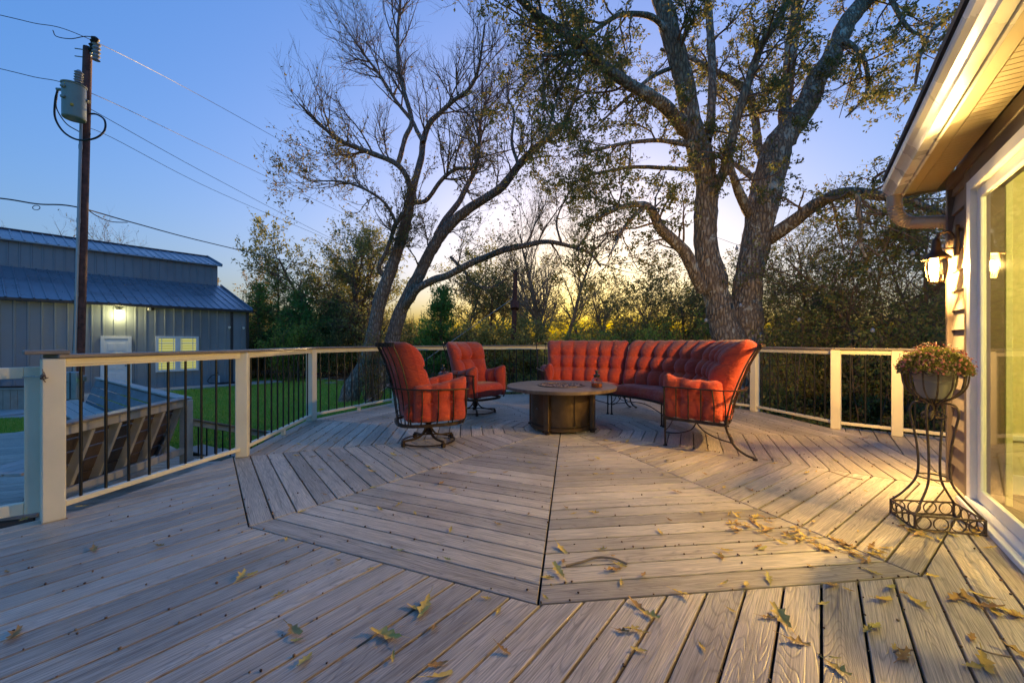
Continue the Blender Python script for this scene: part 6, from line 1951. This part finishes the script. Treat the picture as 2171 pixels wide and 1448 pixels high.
# shrubs and brush
def shrub(name, label, px, Y, top, w, seed, n_, mat, leaf=(0.05, 0.09), base_z=GZ, group="shrubs below the trees", lw=0.5):
    rng = np.random.default_rng(None if seed is None else abs(int(seed)))
    x, h = X(px, Y), CAM_H - (top - 724) / 870.0 * Y - base_z
    t = thing(name, label, "shrub", (x, Y, base_z), group=group)
    ns = 16
    a = rng.uniform(0, 6.28, ns)
    P0 = np.stack([x + rng.normal(0, w * 0.2, ns), Y + rng.normal(0, w * 0.2, ns), np.full(ns, base_z)], -1)
    D = np.stack([np.cos(a) * rng.uniform(0.1, 0.8, ns) * w / h, np.sin(a) * rng.uniform(0.1, 0.8, ns) * w / h, np.ones(ns)], -1)
    tt_ = np.linspace(0, 1, 7)[None, :, None]
    P = P0[:, None] + D[:, None] * tt_ * (h * rng.uniform(0.6, 0.95, ns))[:, None, None] + np.cumsum(rng.normal(0, 0.02, (ns, 7, 3)), axis=1)
    R_ = np.linspace(0.016, 0.006, 7)[None].repeat(ns, 0)
    c2, q2 = spawn(rng, P, R_, 170, 0.1, 1.0, (25, 70), (0.2 * w, 0.6 * w), 5, 0.15, 0.12, 0.6, 0.004, 0.008, 0.4)
    c3, q3 = spawn(rng, c2, q2, 900, 0.1, 1.0, (25, 70), (0.08 * w, 0.28 * w), 4, 0.15, 0.08, 0.6, 0.003, 0.005, 0.5)
    V, F = merge([tubes(P, R_, 5), tubes(c2, q2, 4), tubes(c3, q3, 3)])
    o = link("stems", raw_mesh("stems", V, F, True), MAT["twig"], t); o["kind"] = "stuff"
    V, F = leaves_on(rng, c3, n_, leaf, (leaf[0] * lw, leaf[1] * lw), 0.06)
    o = link("foliage", raw_mesh("foliage", V, F), MAT[mat], t); o["kind"] = "stuff"
shr = [("bright green shrub behind the left railing", 615, 20, 690, 1.6, "leaf_shrub", 6000),
       ("leafy green shrub behind the sofa's middle", 1300, 12.5, 700, 1.3, "leaf_shrub", 6000),
       ("leafy green shrub just left of the oak base", 1440, 11.5, 690, 1.3, "leaf_shrub", 6500),
       ("pale leafy sprig rising behind the sofa's left end", 1200, 12.0, 702, 0.9, "leaf_shrub", 3000),
       ("olive bush behind the far armchair", 1050, 14.5, 690, 1.5, "leaf_bg", 6000),
       ("olive bush behind the sofa's left corner", 1130, 16.5, 680, 1.6, "leaf_bg", 5500),
       ("rusty-leaved sprout at the foot of the twin stems", 790, 12.2, 705, 0.55, "leaf_gold", 1400),
       ("tangled bush at the far right rail corner", 1700, 9.2, 655, 1.5, "leaf_thicket", 7500),
       ("tangled bush below the right rail", 1830, 8.2, 705, 1.3, "leaf_thicket", 7500),
       ("tangled bush behind the plant stand", 1960, 7.6, 660, 1.3, "leaf_thicket", 7500),
       ("dark bush left of the slim pole", 880, 20, 690, 1.8, "leaf_oak", 6000),
       ("dark bush right of the slim pole", 990, 19, 700, 1.7, "leaf_oak", 6000),
       ("dark bush under the cedars at the lawn edge", 690, 21.5, 705, 1.9, "leaf_oak", 6000),
       ("dark bush at the lawn edge near the barn", 560, 22, 715, 1.7, "leaf_oak", 5000),
       ("brushy bush beneath the sunset glow", 1260, 18, 692, 1.7, "leaf_bg", 6000),
       ("brushy bush behind the sofa, left of the oak", 1370, 16, 690, 1.7, "leaf_thicket", 6500)]
for i, (lab, px, Y, top, w, mt, n_) in enumerate(shr):
    shrub("shrub", lab, px, Y, top, w, 600 + i, n_, mt, (0.05, 0.09) if Y < 13 else (0.08, 0.14))
# far wood and undergrowth as one mass
rng = np.random.default_rng(900)
parts, tw_ = [], []
for i in range(260):
    Y = rng.uniform(24, 52)
    px = rng.uniform(430, 2300)
    x = X(px, Y)
    glow = 1 - 0.62 * math.exp(-((px - 1270) / 260.0) ** 2) - 0.40 * (px > 1560)
    h = rng.uniform(1.6, 4.2) * glow * (1.0 if Y < 34 else 1.15)
    w = rng.uniform(1.2, 2.4)
    n_ = 420
    q = rng.normal(0, 0.42, (n_, 3)) * np.array([w, w, 0]) + np.array([x, Y, 0])
    q[:, 2] = GZ + h * rng.random(n_) ** 0.8
    A = rand_dirs(rng, n_)
    parts.append(leaf_quads(q, A, perp(rng, A), rng.uniform(0.14, 0.28, n_), rng.uniform(0.07, 0.13, n_)))
    b = np.array([[x, Y, GZ]]) + rng.normal(0, w * 0.3, (4, 3)) * [1, 1, 0]
    tp_ = b + rng.normal(0, 0.5, (4, 3)) * [1, 1, 0] + np.array([0, 0, h * 1.3])
    tw_.append(np.stack([b, (b + tp_) / 2 + rng.normal(0, .1, (4, 3)), tp_], 1))
V, F = merge(parts)
fw = link("distant_woods", raw_mesh("distant_woods", V, F), MAT["leaf_bg"]); tag(fw, "dark mass of woods and undergrowth along the horizon", "woods", kind="stuff")
tw_ = np.concatenate(tw_)
V, F = tubes(tw_, np.linspace(0.05, 0.012, 3)[None].repeat(len(tw_), 0), 4)
o = link("distant_stems", raw_mesh("distant_stems", V, F, True), MAT["twig"], fw)
# undergrowth right below the deck and behind it
parts = []
for i in range(240):
    if i < 130:
        px = rng.uniform(1560, 2250); Y = rng.uniform(7.8, 13)
    else:
        px = rng.uniform(1030, 1650); Y = rng.uniform(10.6, 17)
    x = X(px, Y)
    if np.linalg.norm(np.array([x, Y]) - C) < 4.6: continue
    if Y < 9.5 and -np.dot(np.array([x, Y]), NR) < -0.3 and np.dot(np.array([x, Y]), U) < ts(RP1)[0] + 0.7: continue
    n_ = 300
    h = rng.uniform(0.25, 0.95)
    q = rng.normal(0, 0.40, (n_, 3)) * np.array([1, 1, 0]) + np.array([x, Y, 0])
    q[:, 2] = GZ + h * rng.random(n_)
    A = rand_dirs(rng, n_)
    parts.append(leaf_quads(q, A, perp(rng, A), rng.uniform(0.05, 0.10, n_), rng.uniform(0.025, 0.05, n_)))
V, F = merge(parts)
ug = link("undergrowth", raw_mesh("undergrowth", V, F), MAT["leaf_thicket"]); tag(ug, "low leafy undergrowth below and beyond the deck railing", "undergrowth", kind="stuff")

# lawn blades
N = 110000
px = rng.uniform(-150, 1010, N); yy = rng.uniform(762, 960, N)
k = (CAM_H - GZ) / (yy - 724.0)
gx, gy = (px - 1085.5) * k, 870 * k
keep = (gy < 24.0) & (gx + gy < 11.2)
# keep off decks, barn, apron
bd_ = (np.stack([gx, gy], -1) - K0) @ (-NR)
ba_ = (np.stack([gx, gy], -1) - K0) @ (-U)
keep &= ~((bd_ > -1.15) & (ba_ > -1.1)) & ~((ba_ > 4.9) & (ba_ < 9.3) & (bd_ > -4.9))
def inside(P, poly):
    ok = np.zeros(len(P), bool); n_ = len(poly)
    for i in range(n_):
        a, b = poly[i], poly[(i + 1) % n_]
        c_ = (a[1] > P[:, 1]) != (b[1] > P[:, 1])
        xi = (b[0] - a[0]) * (P[:, 1] - a[1]) / (b[1] - a[1] + 1e-12) + a[0]
        ok ^= c_ & (P[:, 0] < xi)
    return ok
keep &= ~inside(np.stack([gx, gy], -1), LP)
keep &= (np.hypot(gx - C[0], gy - C[1]) > 4.1)
keep &= ~inside(np.stack([gx, gy], -1), pth)
gx, gy = gx[keep], gy[keep]; n_ = len(gx)
s_ = 0.6 + gy / 14.0
P = np.stack([gx, gy, np.full(n_, GZ)], -1)
A = rng.normal(0, 0.35, (n_, 3)); A[:, 2] = 1; A /= np.linalg.norm(A, axis=1)[:, None]
B = perp(rng, A)
hgt = (rng.uniform(0.03, 0.065, n_) * s_)[:, None]; wdt_ = (rng.uniform(0.004, 0.008, n_) * s_)[:, None]
V = np.stack([P - B * wdt_, P + B * wdt_, P + A * hgt], 1).reshape(-1, 3)
gr = link("grass", raw_mesh("grass", V, np.arange(n_ * 3).reshape(n_, 3)), MAT["grass"]); tag(gr, "short green lawn grass beyond the left railing", "grass", kind="stuff")

# rocks, logs, stepping stones at the lawn edge
rng = np.random.default_rng(77)
def rock(name, lab, cat, p, sx, sy, sz, mat, grp):
    m = MB()
    n1, n2 = 9, 6
    V, F = [], []
    for j in range(n2):
        ph = (j / (n2 - 1)) * math.pi
        for i in range(n1):
            a = i / n1 * 6.283
            rr_ = 1 + rng.uniform(-0.16, 0.16)
            V.append((p[0] + sx * rr_ * math.sin(ph) ** 0.6 * math.cos(a), p[1] + sy * rr_ * math.sin(ph) ** 0.6 * math.sin(a), p[2] + sz * math.cos(ph) * rr_))
    for j in range(n2 - 1):
        for i in range(n1):
            F.append((j * n1 + i, (j + 1) * n1 + i, (j + 1) * n1 + (i + 1) % n1, j * n1 + (i + 1) % n1))
    m.add(V, F)
    return tag(m.build(name, MAT[mat]), lab, cat, grp)
for i, (px, py, w) in enumerate(((672, 797, .28), (690, 803, .32), (707, 800, .26), (700, 812, .30), (716, 793, .24), (676, 806, .22), (722, 806, .2))):
    g = ground(px, py, GZ)
    rock("stepping_stone", "pale flat stepping stone in the lawn right of the second post", "stone", (g[0], g[1], GZ + 0.005), w, w * 0.8, 0.03, "rock", "stepping stones in the lawn")
for i in range(14):
    px = rng.uniform(660, 745); py = rng.uniform(775, 790)
    g = ground(px, py, GZ)
    rock("rubble_stone", "rough stone in the rubble heap at the lawn edge", "stone", (g[0], g[1], GZ + 0.06), rng.uniform(.12, .3), rng.uniform(.12, .25), rng.uniform(.08, .18), "rock" if i % 2 else "log", "rubble heap at the lawn edge")
for i in range(10):
    px = rng.uniform(600, 650); g = ground(px, 782, GZ)
    z_ = GZ + 0.11 + 0.17 * (i // 4)
    p = np.array([g[0], g[1], z_])
    dv = np.array([rng.uniform(0.5, 0.8), rng.uniform(-.25, .25), rng.uniform(-.03, .03)])
    tag(MB().tube(np.linspace(p - dv, p + dv, 4), rng.uniform(0.07, 0.10), 9).build("log", MAT["log"], None, True), "weathered grey log in the low woodpile at the lawn edge", "log", "logs in the woodpile")
br = []
for i in range(160):
    g = ground(rng.uniform(555, 760), rng.uniform(772, 786), GZ)
    q = g + np.array([0, 0, rng.uniform(0.02, 0.45)])
    d = rng.normal(0, 1, 3) * [0.7, 0.5, 0.2]
    br.append(np.stack([q - d * .5, q + rng.normal(0, .05, 3), q + d * .5]))
V, F = tubes(np.array(br), np.full((len(br), 3), 0.012), 4)
tag(link("brush_pile", raw_mesh("brush_pile", V, F, True), MAT["twigpale"]), "tangled pile of dead sticks along the lawn edge", "brush", kind="stuff")

# string lights
sl = thing("string_lights", "string of clear unlit bulbs looped from the oak to the right", "string lights", tuple(at(1500, 690, 9.0)))
cord = [at(1497, 500, 9.0), at(1523, 505, 8.9), at(1560, 518, 8.8), at(1640, 540, 8.4), at(1740, 566, 8.0), at(1843, 566, 7.5), at(1900, 545, 7.2), at(1990, 500, 6.6)]
cp_ = smooth_path(cord, 8)
MB().tube(cp_, 0.004, 5).build("cord", MAT["cable"], sl, True)
cord2 = [at(1480, 660, 9.0), at(1497, 672, 8.9), at(1570, 640, 8.7), at(1694, 670, 8.2), at(1770, 690, 7.8), at(1850, 692, 7.4), at(1960, 650, 6.9)]
cp2 = smooth_path(cord2, 8)
MB().tube(cp2, 0.004, 5).build("cord", MAT["cable"], sl, True)
for (px, py, Y) in ((1562, 520, 8.8), (1843, 566, 7.5), (1740, 566, 8.0), (1497, 672, 8.9), (1570, 640, 8.7), (1694, 670, 8.2), (1850, 692, 7.4), (1935, 528, 7.0)):
    q = at(px, py, Y)
    m = MB(); m.lathe([(0.012, 0.0), (0.014, -0.03), (0.012, -0.032)], 8, tuple(q)); so = m.build("socket", MAT["cable"], sl, True)
    m = MB(); m.lathe([(0.012, -0.032), (0.030, -0.055), (0.034, -0.08), (0.026, -0.105), (0.006, -0.115)], 12, tuple(q)); m.build("bulb", MAT["ceramic"], so, True)

# ================================================================ FALLEN LEAVES, TWIGS, ACORNS
def oak_leaf_mesh(seed, L=0.085):
    rng = np.random.default_rng(None if seed is None else abs(int(seed)))
    n_ = 9
    t = np.linspace(0, 1, n_)
    half = L * 0.155 * np.sin(t * math.pi * 0.93 + 0.12) * np.where(np.arange(n_) % 2 == 0, 0.62, 1.1) * rng.uniform(0.75, 1.25, n_)
    half[-1] = L * 0.06
    cv = rng.uniform(0.5, 1.6); tw = rng.uniform(-0.9, 0.9)
    V = []
    for i in range(n_):
        x = (t[i] - 0.5) * L
        zc = 0.004 + L * 0.16 * cv * (t[i] - 0.5) ** 2 * 2
        for s_ in (-1, 0, 1):
            h = half[i] * (1 + 0.2 * s_ * rng.uniform(-1, 1))
            V.append((x + abs(s_) * L * 0.03, s_ * h, zc + abs(s_) * h * 0.55 * cv * rng.uniform(0.3, 1.2) + s_ * h * tw * (t[i] - 0.5)))
    F = []
    for i in range(n_ - 1):
        for j in range(2):
            F.append((i * 3 + j, (i + 1) * 3 + j, (i + 1) * 3 + j + 1, i * 3 + j + 1))
    V = np.array(V)
    o_ = len(V)
    st_ = [(-L * 0.5, 0, V[1][2]), (-L * 0.5, 0.0025, V[1][2] + .001), (-L * 0.78, 0.004, V[1][2] + 0.004), (-L * 0.78, 0.002, V[1][2] + 0.003)]
    V = np.concatenate([V, st_]); F.append((o_, o_ + 1, o_ + 2, o_ + 3))
    V[:, 2] -= V[:, 2].min() - 0.001
    m = MB(); m.add(V, F)
    return m.mesh("fallen_leaf", True, 0)
LM = {}
for c_ in ("dry_yellow", "dry_brown", "dry_green"):
    LM[c_] = []
    for i in range(5):
        me = oak_leaf_mesh(40 + i, 0.072 + 0.011 * i); me.materials.append(MAT[c_]); LM[c_].append(me)
rng = np.random.default_rng(55)
def drop(px, py, kind=None, s_=1.0, zone=None):
    g = ground(px, py, 0.0)
    kind = kind or rng.choice(["dry_yellow", "dry_brown", "dry_green"], p=[0.56, 0.38, 0.06])
    o = bpy.data.objects.new("fallen_leaf", LM[kind][rng.integers(5)])
    o.location = (g[0], g[1], 0.0012)
    o.rotation_euler = (rng.normal(0, 0.12), rng.normal(0, 0.12), rng.uniform(0, 6.28))
    o.location.z += 0.008 if abs(o.rotation_euler[0]) + abs(o.rotation_euler[1]) > 0.2 else 0.003
    o.scale = (s_ * rng.uniform(0.62, 1.05),) * 3
    COL.objects.link(o)
    names = {"dry_yellow": "yellow", "dry_brown": "brown", "dry_green": "greenish"}
    where = zone or ("on the front boards at the right" if px > 1480 and py > 1225 else "on the front boards at the left" if py > 1225 else "on the boards left of the long centre seam" if px < 1150
                     else "on the boards near the sofa and fire table" if py < 1010 else "on the boards right of the long centre seam")
    tag(o, "curled %s oak leaf %s" % (names[kind], where), "leaf", "%s fallen leaves %s" % (names[kind], where))
hand = [(1660, 1315, "dry_yellow", 1.6), (1685, 1362, "dry_brown", 1.3), (1870, 1275, "dry_yellow", 1.4), (1890, 1250, "dry_green", 1.2), (1745, 1285, "dry_yellow", 1.1), (1855, 1335, "dry_green", 1.1), (1850, 1215, "dry_green", 1.0),
        (1800, 1255, "dry_yellow", .8), (1762, 1245, "dry_brown", 1.1), (1583, 1245, "dry_yellow", 1.2), (1535, 1240, "dry_yellow", 1.0), (1630, 1230, "dry_green", .9), (1945, 1280, "dry_yellow", 1.1), (1975, 1225, "dry_yellow", .8),
        (1340, 1338, "dry_yellow", 1.2), (1362, 1345, "dry_yellow", .9), (1375, 1305, "dry_yellow", .9), (1350, 1285, "dry_brown", 1.0), (1445, 1262, "dry_yellow", 1.1), (1190, 1165, "dry_yellow", 1.2), (1185, 1215, "dry_yellow", 1.4), (1195, 1195, "dry_brown", 1.0), (1300, 1210, "dry_brown", .9), (1275, 1168, "dry_yellow", .8),
        (1490, 1090, "dry_yellow", 1.0), (1540, 1170, "dry_yellow", 1.1), (1530, 1183, "dry_brown", 1.0), (1615, 1165, "dry_green", 1.0), (1400, 1130, "dry_yellow", 1.0), (1260, 1088, "dry_yellow", 1.0), (1435, 1045, "dry_brown", 1.0), (1120, 1093, "dry_brown", 1.0), (1535, 1035, "dry_yellow", 1.0), (1590, 1040, "dry_brown", .9),
        (2085, 1270, "dry_yellow", 1.6), (2060, 1280, "dry_brown", 1.6), (2110, 1300, "dry_yellow", 1.5), (2140, 1300, "dry_yellow", 1.4), (2095, 1290, "dry_brown", 1.3), (2150, 1310, "dry_brown", 1.2), (2030, 1270, "dry_brown", 1.3), (2060, 1355, "dry_brown", 1.2), (2090, 1410, "dry_yellow", 1.4), (2065, 1415, "dry_yellow", 1.0), (2100, 1165, "dry_yellow", 1.1), (2160, 1390, "dry_brown", 1.1),
        (1915, 1395, "dry_brown", 1.0), (1840, 1340, "dry_yellow", .9), (1770, 1400, "dry_green", .9), (1775, 1420, "dry_yellow", .9), (1550, 1295, "dry_yellow", .7), (820, 1350, "dry_yellow", 1.4), (900, 1290, "dry_yellow", 1.3), (880, 1292, "dry_yellow", 1.1), (930, 1412, "dry_brown", 1.2), (930, 1440, "dry_yellow", 1.4), (625, 1340, "dry_brown", 1.1), (590, 1263, "dry_yellow", .8), (510, 1225, "dry_yellow", 1.2), (530, 1222, "dry_yellow", 1.0),
        (200, 1165, "dry_brown", 1.4), (175, 1075, "dry_yellow", 1.1), (50, 1105, "dry_yellow", 1.3), (15, 1217, "dry_brown", 1.3), (30, 1350, "dry_brown", 1.4), (340, 1160, "dry_brown", .9), (850, 1170, "dry_green", 1.2), (955, 1125, "dry_yellow", 1.0), (880, 1090, "dry_yellow", .8), (805, 1080, "dry_yellow", .9), (1055, 1112, "dry_brown", .8), (935, 1027, "dry_brown", 1.1), (1000, 1003, "dry_yellow", .9), (790, 1000, "dry_yellow", 1.1), (780, 990, "dry_yellow", 1.0), (725, 978, "dry_brown", 1.2), (680, 997, "dry_yellow", .9), (835, 965, "dry_yellow", 1.2), (850, 968, "dry_brown", 1.0), (695, 935, "dry_brown", 1.1), (615, 935, "dry_brown", 1.1), (1155, 965, "dry_yellow", 1.1), (965, 950, "dry_yellow", .9), (1330, 938, "dry_yellow", 1.3), (1285, 935, "dry_yellow", 1.1), (1300, 942, "dry_green", 1.0), (1395, 950, "dry_yellow", 1.0), (1600, 968, "dry_yellow", .9)]
for h_ in hand:
    drop(*h_)
for i in range(85):     # drift of leaves at the right
    f = rng.random()
    drop(1535 + f * 330 + rng.normal(0, 22), 1105 + f * 75 + rng.normal(0, 14), rng.choice(["dry_yellow", "dry_brown"]), 0.8, "in the leaf drift right of the deck centre")
for i in range(26):     # leaves caught round the plant stand
    f = rng.random()
    if f < 0.6: drop(1925 + rng.uniform(0, 160), 1128 + rng.normal(4, 6), None, 0.85, "caught at the foot of the plant stand")
    else: drop(1885 + rng.uniform(0, 60), 1090 + rng.uniform(0, 40), None, 0.8, "caught at the foot of the plant stand")
for i in range(140):
    drop(rng.uniform(560, 2000), 860 + 560 * rng.random() ** 1.6 if i % 2 else rng.uniform(890, 1010), None, 0.7) if True else None
# twigs on the boards
def stick(label, pts, r_):
    P = [ground(x, y, 0.0) + [0, 0, z_] for x, y, z_ in pts]
    tag(MB().tube(smooth_path(P, 5), r_, 6).build("fallen_twig", MAT["twigpale"], None, True), label, "twig", "fallen twigs on the deck")
stick("crooked lichened twig lying on the deck left of centre", [(1200, 1202, .008), (1235, 1195, .012), (1265, 1187, .014), (1300, 1188, .012), (1330, 1198, .008)], 0.006)
stick("thin leafy twig among the leaf drift on the right", [(1725, 1150, .006), (1760, 1162, .008), (1785, 1173, .006), (1815, 1176, .005)], 0.003)
stick("thin twig on the boards at the bottom right corner", [(2070, 1375, .006), (2100, 1388, .008), (2145, 1395, .005)], 0.003)
stick("small twig below the leaf drift near the deck front", [(1895, 1385, .005), (1905, 1380, .006), (1935, 1380, .005)], 0.003)
stick("thin twig on the boards right of the sofa", [(1760, 1000, .005), (1790, 1010, .006), (1830, 1018, .005)], 0.003)
# acorn caps and crumbs: along the seams and scattered
m_v, m_f, o_ = [], [], 0
ac_ = np.array([(0, 0, 1.0), (0.9, 0, 0.55), (0.28, 0.86, 0.55), (-0.73, 0.53, 0.55), (-0.73, -0.53, 0.55), (0.28, -0.86, 0.55), (0.55, 0.4, -0.4), (-0.21, 0.65, -0.4), (-0.68, 0, -0.4), (-0.21, -0.65, -0.4), (0.55, -0.4, -0.4)])
acf = np.array([(0, 1, 2), (0, 2, 3), (0, 3, 4), (0, 4, 5), (0, 5, 1), (1, 6, 2), (2, 7, 3), (3, 8, 4), (4, 9, 5), (5, 10, 1), (6, 7, 2), (7, 8, 3), (8, 9, 4), (9, 10, 5), (10, 6, 1)])
seg = [(a, b) for a, b in SEAMS if np.linalg.norm(np.asarray(b) - np.asarray(a)) > 0.2]
lens = np.array([np.linalg.norm(np.asarray(b) - np.asarray(a)) for a, b in seg]); lens /= lens.sum()
pts = []
for i in range(1500):
    a, b = seg[rng.choice(len(seg), p=lens)]
    p = np.asarray(a) + (np.asarray(b) - np.asarray(a)) * rng.random()
    pts.append((p + rng.normal(0, 0.006, 2), rng.uniform(0.0035, 0.0075)))
for i in range(260):
    t_, s__ = rng.uniform(0, 9), rng.uniform(-0.7, 4)
    p = pt(t_, s__)
    pts.append((p, rng.uniform(0.004, 0.0075)))
for p, s_ in pts:
    if p[1] < 0.8: continue
    if np.linalg.norm(p - C) > RD - 0.12 and not (ts(p)[0] < 4.8 and -0.8 < ts(p)[1] < 4.0 and dode(ts(p)[1]) is not None and ts(p)[0] < dode(ts(p)[1])[0] + 0.2): continue
    if np.linalg.norm(p - C) < 0.5: continue
    a = rng.uniform(0, 6.28); c_, sn = math.cos(a), math.sin(a)
    q = ac_ * s_ * rng.uniform(0.7, 1.2, 3)
    q = q @ np.array([[c_, -sn, 0], [sn, c_, 0], [0, 0, 1]]) + [p[0], p[1], s_ * 0.45]
    m_v.append(q); m_f.append(acf + o_); o_ += len(q)
ac = link("acorn_caps", raw_mesh("acorn_caps", np.concatenate(m_v), np.concatenate(m_f)), MAT["acorn"])
tag(ac, "scattered acorn caps and crumbs on and between the deck boards", "acorns", kind="stuff")
